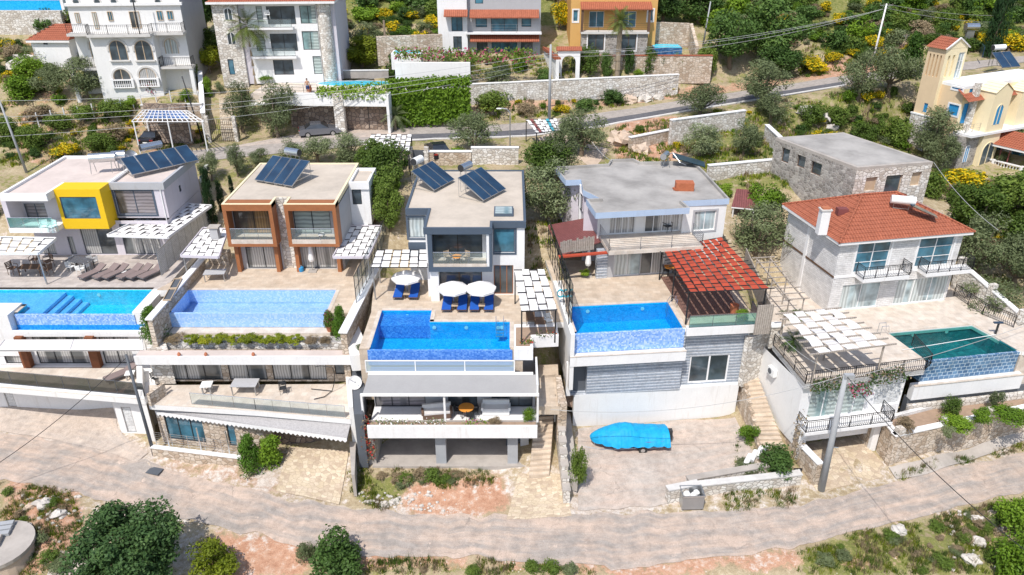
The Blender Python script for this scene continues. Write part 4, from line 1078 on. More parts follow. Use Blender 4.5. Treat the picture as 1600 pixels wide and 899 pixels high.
def palm(label,px,py,topy,crown=2.0,fronds=26,z=None,droop=1.,mat='leaf_palm',trunk_r=.2,group=None,name='palm_tree',fan=True):
 b=P(px,py,z)if z is not None else T(px,py);dep=math.atan2(CAM_H-b.z,b.y);s=FPX/(b.y*cp+(CAM_H-b.z)*sp)
 h=max(.3,(py-topy)/s/math.cos(dep));r=thing(name,label,'palm',b,group);rn=random.Random(int(px*7+py))
 tm=MB();k=6
 for i in range(k):tm.tube((rn.uniform(-.02,.02),0,h*i/k),(0,0,h*(i+1)/k),trunk_r*(1.15-.1*i/k),trunk_r*(.95-.1*i/k),8)
 tm.build('trunk','palmbark').parent=r;tr=children(r)[0];tr.location=Vector((0,0,tr.location.z))
 fm=MB()
 for i in range(fronds):
  a=2.399*i;t=i/fronds;elv=1.35-1.9*t*droop;L=crown*rn.uniform(.85,1.1);p=Vector((0,0,h));d=Vector((math.cos(a)*math.cos(elv),math.sin(a)*math.cos(elv),math.sin(elv)));side=Vector((-math.sin(a),math.cos(a),0));pts=[]
  for j in range(8):
   pts.append(p.copy());p=p+d*L/7;d=(d+Vector((0,0,-.16))).normalized()
  for j in range(7):
   q,q2=pts[j],pts[j+1];wl=L*.26*math.sin(PI*(j+.7)/8.2)
   for sg in(-1,1):
    for m_ in range(3):
     o=q.lerp(q2,m_/3);tip=o+side*sg*wl*rn.uniform(.8,1.1)+(q2-q)*1.2+Vector((0,0,-.25*wl));o2=q.lerp(q2,(m_+.8)/3)
     fm.face([o,o2,tip])
 o=fm.build('crown',mat);z0=o.location.copy();o.parent=r;o.location=z0;return r
def tufts(name,polys,mats,n,h=.45,seed=1,kind='stuff',label='dry and green weeds and grass growing on the verges',cat='grass',w_=.05,weights=None,sp_=.2):
 rg=np.random.default_rng(seed);vs=[];mi=[]
 A=[]
 for poly in polys:
  W_=[T(*p).xy for p in poly];xs=[p.x for p in W_];ys=[p.y for p in W_];A.append((max(xs)-min(xs))*(max(ys)-min(ys)))
 for poly,ar in zip(polys,A):
  W_=[tuple(T(*p).xy)for p in poly];k=int(n*ar/sum(A))+5;xs=[p[0]for p in W_];ys=[p[1]for p in W_]
  X=rg.uniform(min(xs),max(xs),k);Y=rg.uniform(min(ys),max(ys),k);ok=inpoly(X,Y,W_)
  for x,y in zip(X[ok],Y[ok]):
   dn=mn.noise(Vector((x*.5,y*.5,seed)))
   if dn< -.15 or not offroad(x,y,4.):continue
   m_=int(rg.integers(0,len(mats)))if rg.random()<.4 else int(min(len(mats)-1,max(0,(dn+.4)*len(mats))));z=hz(x,y);H_=h*rg.uniform(.4,1.2)*(1+dn)
   for b in range(13):
    a=rg.uniform(0,6.28);r0=rg.uniform(0,sp_);bx,by=x+math.cos(a)*r0,y+math.sin(a)*r0;l=rg.uniform(.1,.45)*H_;a2=rg.uniform(0,6.28);ww=w_*rg.uniform(.6,1.4)
    vs+=[(bx-ww*math.sin(a2),by+ww*math.cos(a2),z-.02),(bx+ww*math.sin(a2),by-ww*math.cos(a2),z-.02),(bx+l*math.cos(a2),by+l*math.sin(a2),z+H_*rg.uniform(.6,1))];mi.append(m_)
 v=np.array(vs);o0=v.mean(0);nf=len(mi);me=bpy.data.meshes.new(name);me.vertices.add(len(v));me.vertices.foreach_set('co',(v-o0).ravel());me.loops.add(len(v));me.loops.foreach_set('vertex_index',np.arange(len(v)))
 me.polygons.add(nf);me.polygons.foreach_set('loop_start',np.arange(0,len(v),3));me.polygons.foreach_set('loop_total',np.full(nf,3))
 for m in mats:me.materials.append(M(m))
 me.polygons.foreach_set('material_index',np.array(mi,dtype=np.int32));me.update();o=bpy.data.objects.new(name,me);C.objects.link(o);o.location=o0;return tag(o,label,cat,kind=kind)
def scrub(name,spots,keys,label,seed=1,cat='scrub'):
 "many shrubs that read as one mass: spots are (x, y, width, height)"
 rg=np.random.default_rng(seed);V_=[];MI=[];mats=[];ml={}
 for x,y,wd,ht in spots:
  if not offroad(x,y):continue
  key=keys[int(rg.integers(0,len(keys)))];me=VEG[key][int(rg.integers(0,len(VEG[key])))][0];n=len(me.vertices);co=np.empty(n*3);me.vertices.foreach_get('co',co);co=co.reshape(-1,4,3)
  pm=np.empty(len(me.polygons),dtype=np.int32);me.polygons.foreach_get('material_index',pm)
  take=rg.permutation(len(co))[:int(min(len(co),1300))];co=co[take];pm=pm[take];c=co.mean(1,keepdims=True);co=c+(co-c)*1.45
  a=rg.uniform(0,6.28);R_=np.array([[math.cos(a),-math.sin(a),0],[math.sin(a),math.cos(a),0],[0,0,1]]);co=co@R_.T*np.array([wd,wd,ht])+np.array([x,y,hz(x,y)-.05*ht]);V_.append(co.reshape(-1,3))
  loc=[]
  for m in me.materials:
   if m.name not in ml:ml[m.name]=len(mats);mats.append(m)
   loc.append(ml[m.name])
  MI.append(np.array(loc,dtype=np.int32)[pm])
 v=np.concatenate(V_);mi=np.concatenate(MI);o0=v.mean(0);nf=len(mi);me=bpy.data.meshes.new(name);me.vertices.add(len(v));me.vertices.foreach_set('co',(v-o0).ravel());me.loops.add(len(v));me.loops.foreach_set('vertex_index',np.arange(len(v)))
 me.polygons.add(nf);me.polygons.foreach_set('loop_start',np.arange(0,len(v),4));me.polygons.foreach_set('loop_total',np.full(nf,4))
 for m in mats:me.materials.append(m)
 me.polygons.foreach_set('material_index',mi);me.update();o=bpy.data.objects.new(name,me);C.objects.link(o);o.location=o0;return tag(o,label,cat,kind='stuff')
def rock(label,px,py,r,mat='rock',group='pale boulders on the verges',seed=0,flat=.7,name='boulder'):
 p=T(px,py);mb=MB();rn=random.Random(seed+int(px));nu,nv=12,8;i=0
 off=[[1+rn.uniform(-.3,.2)for _ in range(nu)]for _ in range(nv+1)]
 for a in range(nv+1):
  th=PI*a/nv
  for b in range(nu):
   ph=2*PI*b/nu;k=off[a][b]if 0<a<nv else 1;mb.v.append((p.x+r*1.2*math.sin(th)*math.cos(ph)*k,p.y+r*math.sin(th)*math.sin(ph)*k,p.z+r*.2+r*flat*math.cos(th)*k))
 for a in range(nv):
  for b in range(nu):j=(b+1)%nu;mb.f.append((a*nu+b,(a+1)*nu+b,(a+1)*nu+j,a*nu+j));mb.m.append(0)
 mb.v=[tuple(Vector(v)+Vector((mn.noise(Vector(v)*1.7),mn.noise(Vector(v)*1.7+Vector((9,0,0))),mn.noise(Vector(v)*1.7+Vector((0,9,0)))))*r*.5)for v in mb.v];return tag(mb.build(name,mat),label,'boulder',group)
# shared villa pieces
def pool(name,label,poly,zw,depth,inner='mosaic_deep',wallm='mosaic_wall',water='water_blue',exposed={},coping='travlight',lamps=(),wl=True):
 "poly: world points counter-clockwise; exposed: edge -> bottom of the free-standing weir wall"
 poly=[Vector(p)for p in inset([(p[0],p[1])for p in poly],.02)];n=len(poly);c=sum(poly,Vector((0,0)))/n
 r=thing(name,label,'swimming pool',(c.x,c.y,zw-depth));zf=zw-depth
 b=MB()
 for t in tessellate_polygon([[Vector((*p,0))for p in poly]]):b.face([(poly[k].x,poly[k].y,zf)for k in t])
 cop=MB()
 for i in range(n):
  f=Fr(poly[i],poly[(i+1)%n]);top=zw if i in exposed else zw+.11
  b.face([f(0,0,zf),f(0,0,top),f(f.L,0,top),f(f.L,0,zf)])
  if i not in exposed:cop.fr=f;cop.box(.0,f.L,-.3,.012,zw+.11,zw+.15)
 b.build('basin',inner,r)
 if cop.f:cop.build('coping',coping,r)
 for i,zb in exposed.items():
  f=Fr(poly[i],poly[(i+1)%n]);m=MB(f);m.box(-.18,f.L+.18,-.2,-.003,zb,zw+.0);m.build('weir_wall',wallm,r)
 wq=[Vector(p)for p in poly]
 w_=MB()
 for t in tessellate_polygon([[Vector((*p,0))for p in wq]]):
  w_.face([(wq[k].x,wq[k].y,zw+.006)for k in t])
 if wl:
  w_.build('water',water,r)
 for i,us in lamps:
  f=Fr(poly[i],poly[(i+1)%n])
  for u in us:L=MB();q=f(f.L*u,.03,zw-.35);d=Vector((f.n.x,f.n.y,0));L.tube(q,q+d*.05,.14,n=14);L.build('pool_lamp','plasticwhite',r)
 return r
def deck(name,polyw,z,th,label=None,mat='travertine',parent=None,side='white'):
 mb=MB();mb.prism([tuple(p)[:2]for p in polyw],z-th,z-.03);o=mb.build(name,side,parent)
 t=MB();t.prism([tuple(p)[:2]for p in polyw],z-.03,z);t2=t.build('paving',mat,o);return o
def block(root,name,pw,z0,z1,mat):return MB().prism([tuple(p)[:2]for p in pw],z0,z1).build(name,mat,root)
def Gs(z,*pts):return[G(x,y,z)for x,y in pts]
# villa with the yellow box (far left)
h1=thing('villa','lilac and white modern villa at the far left with a projecting yellow box window','house',(*G(130,410,8.8),0.8),'modern villas above the lower road')
Z1=8.45
F=Fr(G(172,287,14.9),G(254,287,14.9));yw=F.A.y;xl=G(-3,303,15)[0];xr=F(F.L,0,0).x;yb=G(312,243,15)[1]
ybox=G(84,296,15)[1];xb0,xb1=G(83,296,15)[0],G(155,296,15)[0];yfl=G(20,303,15)[1];xs=G(70,304,15)[0]
ywl=yfl+2.0
up=Body(h1,[(xl+.4,ywl),(xb0+.02,ywl),(xb0+.02,yw),(xr-.05,yw),(xr-.05,yb-.3),(xl+.4,yb-.3)],11.75,14.55,'lilac')
up.win(0,16,318,80,356,n=2,g='glassblind',m='slate')
up.win(2,177,298,245,335,n=2,g='glassblind',m='slate',surround='slate')
up.win_m(3,3,3.5,13,13.6,n=1);up.finish()
lo=Body(h1,[(xl+.4,yw-.55),(xr-.05,yw-.55),(xr-.05,yb-.3),(xl+.4,yb-.3)],Z1,11.72,'lilac')
lo.win(0,40,378,96,419,n=2,g='glasscurtain',m='darkgrey',zb=Z1+.05);lo.win(0,104,370,123,405,n=1,g='glasscurtain',m='darkgrey',zb=Z1+.05)
lo.win(0,127,369,187,405,n=2,g='glasscurtain',m='darkgrey',zb=Z1+.05,zt=11.4);lo.win(0,190,369,256,405,n=2,g='glasscurtain',m='darkgrey',zb=Z1+.05,zt=11.4);lo.finish()
bx=Body(h1,[(xb0,ybox),(xb1,ybox),(xb1,yw+.1),(xb0,yw+.1)],11.5,14.98,'yellow',name='yellow_box')
bx.win(0,92,308,158,342,n=1,g='glassblue',m='slate',depth=.1,surround=None);bx.finish(cap=True)
MB(Fr((xb0,ybox),(xb1,ybox))).box(0,xb1-xb0,.004,yw-ybox,11.42,11.5).build('box_underside','yellow',h1)
parapet_roof(h1,[(xl,yfl),(xs,yfl),(xb0,ybox+.01),(xb0+.0,yw-.1),(xb1+.02,yw-.1),(xb1+.02,yb),(xl,yb)],14.75,.22,.25,'whiteclean','roofpink',.4)
parapet_roof(h1,[(xb1+.03,yw-.12),(xr+.1,yw-.12),(xr+.1,yb+.2),(xb1+.03,yb+.2)],14.8,.2,.25,'greywall','roofpink',.42)
MB().box(xl,xb0-.02,yfl-.1,ywl,11.55,11.95).build('balcony','whiteclean',h1)
rail_glass(h1,[(xl+.1,yfl-.02,11.95),(xb0-.1,yfl-.02,11.95)],.95,'railteal')
MB().box(xl,xl+.4,yfl,ywl,11.95,14.35).build('side_wall','lilac',h1)
ter=thing('terrace_block','white walled terrace block carrying the pool of the yellow box villa','terrace',(*G(130,480,Z1),.8))
yr,yf=G(100,454.5,8.3)[1],G(100,490.5,8.3)[1];xpr=G(226,470,8.3)[0];xl2= -47.;xpl=G(27,491,8.3)[0]
deck('deck',[(xl2,yr+.0),(xpr+.9,yr),(xpr+.9,yw-.4),(xl2,yw-.4)],Z1,.5,mat='travgrey',parent=ter)
block(ter,'right_wall',[(xpr+.02,yf-.1),(xpr+.85,yf-.1),(xpr+.85,yr),(xpr+.02,yr)],4.2,Z1+.02,'white')
block(ter,'corner_block',[(xl2,yf-.8),(xpl-.25,yf-.8),(xpl-.25,yf+1.2),(xl2,yf+1.2)],5,Z1+.15,'whiteclean')
p1=pool('swimming_pool','turquoise infinity pool with wide entry steps below the yellow box villa',[(xpl,yf),(xpr,yf),(xpr,yr),(xl2,yr),(xl2,yf+1.25),(xpl,yf+1.25)],8.3,1.3,'mosaic_turq','mosaic_light','water_blue',{0:7.4},lamps=[(2,(.25,.6))])
st=MB();x0=G(40,486,8.2)[0]
for k in range(4):st.box(xpl+.3,x0+3.1-k*.55-(k*0),yf+.35,yr-.02,7.01+k*.3,7.27+k*.3)
st.box(xl2,xpl+1.6,yf+1.3,yr-.02,7.7,8.1);st.build('steps','mosaic_pale',p1)
block(ter,'catch_channel',[(xpl-.2,yf-.75),(xpr+.8,yf-.75),(xpr+.8,yf-.22),(xpl-.2,yf-.22)],6.9,7.1,'mosaic_deep')
MB().box(xpl-.2,xpr+.8,yf-.205,yf-.03,7.08,7.42).build('channel_wall','mosaic_deep',ter)
MB().box(xpl-.2,xpr+.8,yf-1.0,yf-.76,6.85,7.3).build('fascia','whiteclean',ter)
yg=yf-1.05
lb=Body(ter,[(xl2,yg+.3),(xpr+.8,yg+.3),(xpr+.8,yr),(xl2,yr)],4.2,6.84,'whiteclean')
ff=lb.e[0]
for a,b,n in((4,50,1),(57,143,3),(160,212,2)):lb.win(0,a,552,b,574,n=n,g='glasscurtain',zb=4.25,zt=6.7)
lb.finish()
for a,b in((40,52),(147,160)):u0,u1=ff.px(a,560)[0],ff.px(b,560)[0];MB(ff).box(u0,u1,-.55,-.05,4.2,6.95).build('pier','rust',ter)
deck('lower_terrace',Gs(4.2,(-60,574),(-60,600),(225,624),(213,574)),4.2,.5,mat='travlight',parent=ter)
aw=thing('awning','long white fabric awning shading the lower glass front of the far left villa','awning',(*G(110,540,7),6.9));zz=7.55
a0,a1,b0,b1=P(8,531,7.2),P(222,530,7.2),P(-5,547,6.75),P(224,546,6.75);mb=MB()
mb.face([b0,b1,a1,a0]);mb.face([b0-Vector((0,0,.14)),b1-Vector((0,0,.14)),b1,b0]);mb.face([a0-Vector((0,0,.05)),a1-Vector((0,0,.05)),b1-Vector((0,0,.05)),b0-Vector((0,0,.05))]);mb.build('fabric','awning',aw)
mb=MB();mb.tube(b0,b1,.05,n=6);mb.tube(a0,b0,.035,n=4);mb.tube(a1,b1,.035,n=4);mb.tube(a0.lerp(a1,.5),b0.lerp(b1,.5),.03,n=4);mb.build('frame','metal',aw)
A_,B_=G(-60,596,4.2),G(228,622,4.2);fg=Fr(A_,B_)
gw=thing('garage_building','white garage wall with grey shutter doors under the tinted railing, bottom left','garage',(*G(90,637,.8),.8))
y2=G(100,637,.8)[1];x_end=G(177,637,.8)[0];zt=3.7
gb=Body(gw,[(-52,y2),(x_end,y2),G(190,676,.4),(G(226,690,.3)[0],G(190,676,.4)[1]),(G(232,690,.3)[0],y2+3),(-52,y2+3)],.25,4.2,'whiteclean')
gb.win(0,0,600,26,634,n=1,g='louvre',m='metal',name='shutter_door',zb=.8,depth=.1)
f2=gb.e[2];gb.win(2,188,636,213,672,n=1,g='louvre',m='metal',name='shutter_door',zb=.4,depth=.1);gb.finish()
MB().prism([tuple(fg.g(0,-.0)),tuple(fg.g(fg.L,0)),(B_[0],y2+3.2),(A_[0],y2+3.2)],3.85,4.15).build('roof','whiteclean',gw)
MB(fg).box(0,fg.L,-.15,.1,3.7,4.35).build('parapet','whiteclean',gw)
rail_glass(gw,[fg(0,-.03,4.35),fg(fg.L,-.03,4.35)],1.15,'raildark','darkgrey',2.)
zc=11.3
def canopy(name,label,z,pts,ns,nb,along='v',legs=True,cat='pergola',post='metal',base=None,fascia=None,**k):
 "pts: pixel corners rear-left, rear-right, front-right, front-left at height z"
 rl,rr,fr_,fl=(Vector(G(x,y,z))for x,y in pts);root=thing(name,label,cat,(*(rl+rr+fr_+fl)/4,base if base else z-2.5),k.pop('group',None))
 class FF:
  pass
 f=Fr(fl,fr_);Lu=f.L;
 class BF:
  def __call__(s,u,v,z_):q=fl*(1-u)*(1-v)+fr_*u*(1-v)+rr*u*v+rl*(1-u)*v;return Vector((q.x,q.y,z_))
 weave(root,BF(),0,1,0,1,lambda u,v:z,ns,nb,along=along,over=k.pop('over',.0),**k)
 if fascia:
  mb=MB()
  for p,q in((fl,fr_),(fr_,rr),(rr,rl),(rl,fl)):g_=Fr(p,q);mb.fr=g_;mb.box(.0,g_.L,-.08,-.01,z-.12,z+.1)
  mb.build('fascia',fascia,root)
 if legs:
  for q in legs if isinstance(legs,(list,tuple))else((0.03,.04),(.97,.04),(.03,.96),(.97,.96)):
   p=BF()(q[0],q[1],z-.05);zb=base if base else z-2.5;MB().box(p.x-.05,p.x+.05,p.y-.05,p.y+.05,zb,z-.05).build('post',post,root)
 return root
canopy('pergola','woven white canopy on the left end of the yellow box villa',11.3,[(-30,371),(87,373),(60,396),(-30,396)],7,5,base=Z1,fascia='whiteclean',amp=.035,br=.03,legs=[(.97,.04)])
canopy('pergola','woven white canopy under the right window and along the side of the lilac villa',11.35,[(268,318),(330,322),(262,371),(168,368)],8,10,base=Z1,fascia='whiteclean',legs=False,amp=.035,br=.03)
sc=thing('privacy_screen','tall pale corrugated screen on the wall between the two left villas','fence',(*G(300,380,9),Z1));mb=MB();a,b=Vector(G(252,428,9)),Vector(G(330,352,9));mb.face([(a.x,a.y,8.8),(b.x,b.y,8.8),(b.x,b.y,11.1),(a.x,a.y,11.0)])
mb.build('panel','louvre',sc);m2=MB()
for k in range(9):q=a.lerp(b,k/8);m2.tube((q.x,q.y,8.8),(q.x,q.y,11.1),.03,n=4)
m2.tube((a.x,a.y,11.0),(b.x,b.y,11.1),.04,n=4);m2.build('frame','metal',sc)
f0=Fr(G(207,277,15),G(297,257,15))
solar_set('solar_heater','row of five dark collector panels with steel tanks on the lilac villa roof',f0,0,0,15.0,5,1.15,2.4,24,ntank=1,tank_len=1.9)
t_=thing('water_tank','steel water tank on a tall open stand at the left of the collector row','water tank',(*G(160,272,15),14.8));q=P(162,268,15);m=MB();m.tube((q.x-1,q.y,16.2),(q.x+1.1,q.y+.5,16.2),.42,n=16);m.build('tank','steel',t_)
m=MB()
for a in(-.8,.9):
 for b in(-.35,.35):m.tube((q.x+a+b*.2,q.y+b+a*.2,14.9),(q.x+a,q.y+b*.7+a*.2,16),.03,n=4)
m.build('stand','metal',t_)
t_=thing('water_tank','small steel water tank between the satellite dishes on the lilac villa roof','water tank',(*G(185,262,15),14.8));q=P(186,262,15);m=MB();m.tube((q.x-.4,q.y,16.1),(q.x+.7,q.y+.3,16.1),.42,n=16);m.build('tank','steel',t_);m=MB();m.tube((q.x,q.y,14.9),(q.x,q.y,15.8),.05);m.tube((q.x+.4,q.y,14.9),(q.x+.4,q.y,15.8),.05);m.build('stand','metal',t_)
dish('satellite_dish','white satellite dish in front of the small tank on the lilac villa roof',P(195,262,14.95),.55,.5,'satellite dishes on the lilac villa roof');dish('satellite_dish','grey satellite dish behind the collector row on the lilac villa roof',P(207,257,14.95),.55,.9,'satellite dishes on the lilac villa roof','metal')
fr1=up.e[3];ac_unit('air_conditioner','white air conditioner on the back of the lilac villa side wall, lower one',fr1,8,0,12.3);ac_unit('air_conditioner','white air conditioner at the rear corner of the lilac villa side wall',fr1,9.4,0,12.9)
MB().tube((xr-.3,yw-.06,11.3),(xr-.3,yw-.06,14.4),.05).build('drainpipe','whiteclean',h1)
# villa with wooden frames
h2=thing('villa','modern villa with two orange wooden window frames and a stone pier between them','house',(*G(440,424,8.8),.6),'modern villas above the lower road')
Y2=57.3;xA,xB=G(346,319,15)[0],G(424,319,15)[0];xC,xD=G(443,319,15)[0],G(524,319,15)[0];yp=Y2+1.4;yb2=67.5;yu=Y2+1.15
xE=G(581,262,15)[0];yE=62.9
b=Body(h2,[(xA+.3,yu),(xB-.02,yu),(xB-.02,yp+.0),(xC+.02,yp),(xC+.02,yu),(xD-.02,yu),(xD-.02,yE),(xD-.02,yb2),(xA+.3,yb2)],8.8,14.5,'greywall',edge_mats={2:'stonewhite',1:'stonewhite',3:'stonewhite'})
b.win(0,358,331,431,367,n=2,g='glasswarm',zb=12.0,zt=14.3);b.win(4,457,330,519,369,n=2,g='glassgreen',zb=12.0,zt=14.3)
b.win(0,383,388,443,423,n=2,g='glasscurtain',zb=8.85,zt=11.2);b.win(4,462,388,527,423,n=2,g='glasscurtain',zb=8.85,zt=11.2);b.finish()
def frame_box(x0,x1,nm):
 mb=MB();mb.box(x0,x1,Y2,yu+.02,14.45,14.98);mb.box(x0,x0+.3,Y2,yu,11.6,14.448);mb.box(x1-.3,x1,Y2,yu,11.6,14.448);mb.box(x0,x1,Y2-.05,yu,11.35,11.597);mb.box(x0+.2,x0+.5,Y2+.5,yu,8.8,11.348);mb.box(x1-.5,x1-.2,Y2+.5,yu,8.8,11.348)
 mb.build('wooden_frame','wood',h2);MB().box(x0+.3,x1-.3,Y2-.03,yu,11.6,11.95).build('balcony','travlight',h2);rail_glass(h2,[(x0+.32,Y2+.05,11.95),(x1-.32,Y2+.05,11.95)],.95)
frame_box(xA,xB,0);frame_box(xC,xD,1)
MB().box(xB+.0,xC-.0,yp-.08,yp-.002,8.8,15.1).build('stone_pier','stonewhite',h2)
parapet_roof(h2,[(xA,Y2+.01),(xB,Y2+.01),(xB,yp+.1),(xC,yp+.1),(xC,Y2+.01),(xD,Y2+.01),(xD,yE),(xD,67.9),(xA,67.9)],14.95,.08,.18,'cream','roofscreed',.3)
s2=Body(h2,[(xD-.02,yE),(xE+.3,yE),(xE+.3,66.5),(xD-.02,66.5)],11.0,14.6,'whiteclean');s2.win(0,549,296,566,320,n=1);s2.finish()
parapet_roof(h2,[(xD-.0,yE-.15),(xE+.35,yE-.15),(xE+.35,66.7),(xD,66.7)],14.7,.25,.2,'whiteclean','roofscreed',.4)
MB().prism(Gs(11.8,(550,325),(568,325),(575,342),(552,342)),10.9,11.0).build('side_canopy','whiteclean',h2)
m=MB();mm=P(413,283,15.1)
f0=Fr(G(400,284,15.1),G(440,291,15.1));solar_set('solar_heater','dark collector array with steel tank on the wooden framed villa roof',f0,-.2,.1,15.0,4,.95,3.0,28,ang=0,tank_len=1.4)
t2=thing('terrace_block','beige paved terrace block carrying the pale empty pool of the wooden framed villa','terrace',(*G(400,470,8.8),.6))
xw0,xw1=G(268,487,8.7)[0],G(512,487,8.7)[0];yr2,yf2=G(400,455,8.7)[1],G(400,488,8.7)[1];xr2=G(540,455,8.7)[0]
deck('deck',[(G(255,437,8.8)[0]+.2,yr2),(xr2+1.8,yr2),(xr2+2.4,yu+2),(xA-2.8,yu+2)],8.8,.6,mat='travertine',parent=t2)
block(t2,'right_paving',[(xw1+.25,yf2-.3),(xr2+1.6,yf2-.3),(xr2+1.8,yr2),(xw1+.25,yr2)],4.2,8.8-.004,'travertine')
p2=pool('swimming_pool','pale blue almost empty pool below the wooden framed villa',[(xw0,yf2),(xw1,yf2),(xw1,yr2),(xw0,yr2)],8.68,1.1,'mosaic_pale','mosaic_pale','water_pale',{0:7.5},wl=False)
MB().face([(xw0+.02,yf2+.02,7.75),(xw1-.02,yf2+.02,7.75),(xw1-.02,yr2-.02,7.75),(xw0+.02,yr2-.02,7.75)]).build('water','water_pale',p2)
for px_,py_ in((330,465),(388,467),(437,466),(512,461)):q=P(px_,py_,7.6);MB().lathe((q.x,q.y,7.59),[(0,.02),(.18,.02),(.18,0),(.1,.04),(0,.04)],14).build('drain_ring','plasticwhite',p2)
block(t2,'catch_floor',[(xw0,yf2-1.1),(xw1+.3,yf2-1.1),(xw1+.3,yf2-.22),(xw0,yf2-.22)],4.2,7.5,'travlight')
yq=G(400,536,7.3)[1];ya=G(400,546,7.2)[1];yaf=G(400,558,7.1)[1]
block(t2,'planter',[(xw0-.8,yq),(xr2+1.0,yq),(xr2+1.0,yf2-1.12),(xw0-.8,yf2-1.12)],4.2,7.28,'stonewhite')
block(t2,'planter_soil',[(xw0-.6,yq+.1),(xr2+.8,yq+.1),(xr2+.8,yf2-1.25),(xw0-.6,yf2-1.25)],7.1,7.30,'gravelwhite')
xa0,xa1=G(215,555,7)[0],G(560,558,7)[0]
lb=Body(t2,[(xa0+.6,yaf+1.2),(xa1-.1,yaf+1.2),(xa1-.1,yr2),(xa0+.6,yr2)],4.2,7.0,'stonewarm')
lb.win(0,260,570,351,602,n=3,g='glasscurtain',zb=4.3,zt=6.7);lb.win(0,355,570,420,602,n=2,g='glasscurtain',zb=4.3,zt=6.7);lb.win(0,424,570,513,604,n=3,g='glasscurtain',zb=4.3,zt=6.7);lb.win(0,522,570,541,598,n=1,zb=4.8,zt=6.7);lb.finish()
MB().box(xa0,xa1,yaf,ya,6.95,7.12).build('lower_roof','roofpink',t2);MB().box(xa0-.02,xa1+.02,yaf-.12,yaf-.002,6.5,7.2).build('fascia','whiteclean',t2)
deck('lower_terrace',Gs(4.2,(232,602),(232,632),(400,642),(548,655),(560,600)),4.2,.45,mat='travlight',parent=t2)
rail_glass(t2,[P(300,632,4.2),P(400,641,4.2),P(540,653,4.2)],1.0,'railglass','steel',1.4)
for a in((280,555.5),(322,555.5),(396,555.5)):q=P(a[0],a[1],7.2);tag(MB().lathe(q,[(0,0),(.13,0),(.13,.12),(.05,.25),(0,.25)],8).build('roof_vent','terracotta'),'small clay vent on the pale lower roof edge, %s of three'%{280:'leftmost',322:'middle',396:'rightmost'}[a[0]],'vent','clay vents on the lower roof edge')
A_,B_=P(238,634,3.75),P(548,660,3.75);C_,D_=P(548,682,3.3),P(243,641,3.3);D_=P(243,644,3.3);C_=P(542,686,3.3)
mb=MB();mb.face([D_,C_,B_,A_]);mb.face([A_-Vector((0,0,.15)),B_-Vector((0,0,.15)),C_-Vector((0,0,.15)),D_-Vector((0,0,.15))]);lr=mb.build('gravel_roof','gravelwhite',t2)
mb=MB();n=44
for k in range(n):
 p,q=D_.lerp(C_,k/n),D_.lerp(C_,(k+1)/n);m_=p.lerp(q,.5);dn=Vector((0,0,1));mb.face([p-dn*.16+Vector((0,-.03,0)),m_-dn*.32+Vector((0,-.03,0)),q-dn*.16+Vector((0,-.03,0)),q+dn*.08+Vector((0,-.03,0)),p+dn*.08+Vector((0,-.03,0))])
mb.build('scalloped_edge','whiteclean',lr)
f=Fr(G(250,690,.8),G(372,704,.8));f3=Fr(G(372,704,.8),G(545,722,.8))
lb=Body(t2,[f.g(0,.3),f.g(f.L+.2,.3),f.g(f.L+9.2,2.0),f.g(f.L+9.2,3.4),f.g(0,3.4)],.5,3.5,'stonewarm')
lb.win(0,255,650,322,689,n=3,g='glassblue',zb=.9,zt=3.2);lb.win(0,352,662,372,700,n=1,g='glassblue',zb=.9,zt=3.2);lb.hole(1,2.3,8.8,.55,2.9,.6);lb.finish()
MB(lb.e[1]).quad((2.3,.55,.55),(8.8,.55,.55),(8.8,.55,2.9),(2.3,.55,2.9)).build('garage_back','stonedark',t2)
mb=MB(f)
for u in(1.4,3.9,6.1):mb.ft((u,-.9,.8),(u,-.9,3.2),.05,n=6)
mb.build('post','steel',t2)
fw=Fr(G(243,712,.5),G(372,728,.5));mb=MB(fw);mb.box(-.2,fw.L+.3,0,.3,.1,1.15);mb.build('low_wall','stonewarm',t2);MB(fw).box(-.25,fw.L+.35,-.04,.34,1.15,1.21).build('wall_cap','white',t2)
rail_lines(t2,[fw(0,.4,1.2),fw(fw.L,.4,1.2)],1.1,6,'steel')
w12=thing('boundary_wall','stone boundary wall stepping up between the yellow box villa and the wooden framed villa','wall',(*G(250,470,8),1))
fw_=Fr(G(235,500,9.6),G(318,405,9.6));mb=MB(fw_);mb.box(0,fw_.L,-.1,.25,4.2,9.6);mb.build('masonry','stonewarm',w12);MB(fw_).box(-.1,fw_.L+.1,-.2,.35,9.6,9.72).build('wall_cap','whiteclean',w12)
MB().prism(Gs(7.3,(218,508),(230,545),(262,545),(250,508)),4.2,7.3).build('lower_block','stonewhite',w12)
MB().prism(Gs(4.9,(213,572),(214,610),(223,611),(222,572)),.3,4.9).build('end_pier','white',w12)
mb=MB();fq=Fr(G(232,622,4.9),G(256,604,4.9));MB(fq).box(0,fq.L,-.12,.12,4.2,5.2).build('low_parapet','stonewarm',w12)
canopy('pergola','pink edged woven canopy on the left side of the wooden framed villa',11.1,[(318,357),(356,359),(341,402),(283,400)],5,7,base=8.8,fascia='lilac',legs=[(.03,.04)],amp=.035,br=.03)
canopy('pergola','pink edged woven canopy on the right side of the wooden framed villa',11.1,[(547,354),(596,354),(575,402),(521,402)],5,9,base=8.8,fascia='lilac',legs=[(.97,.04)],amp=.035,br=.03)
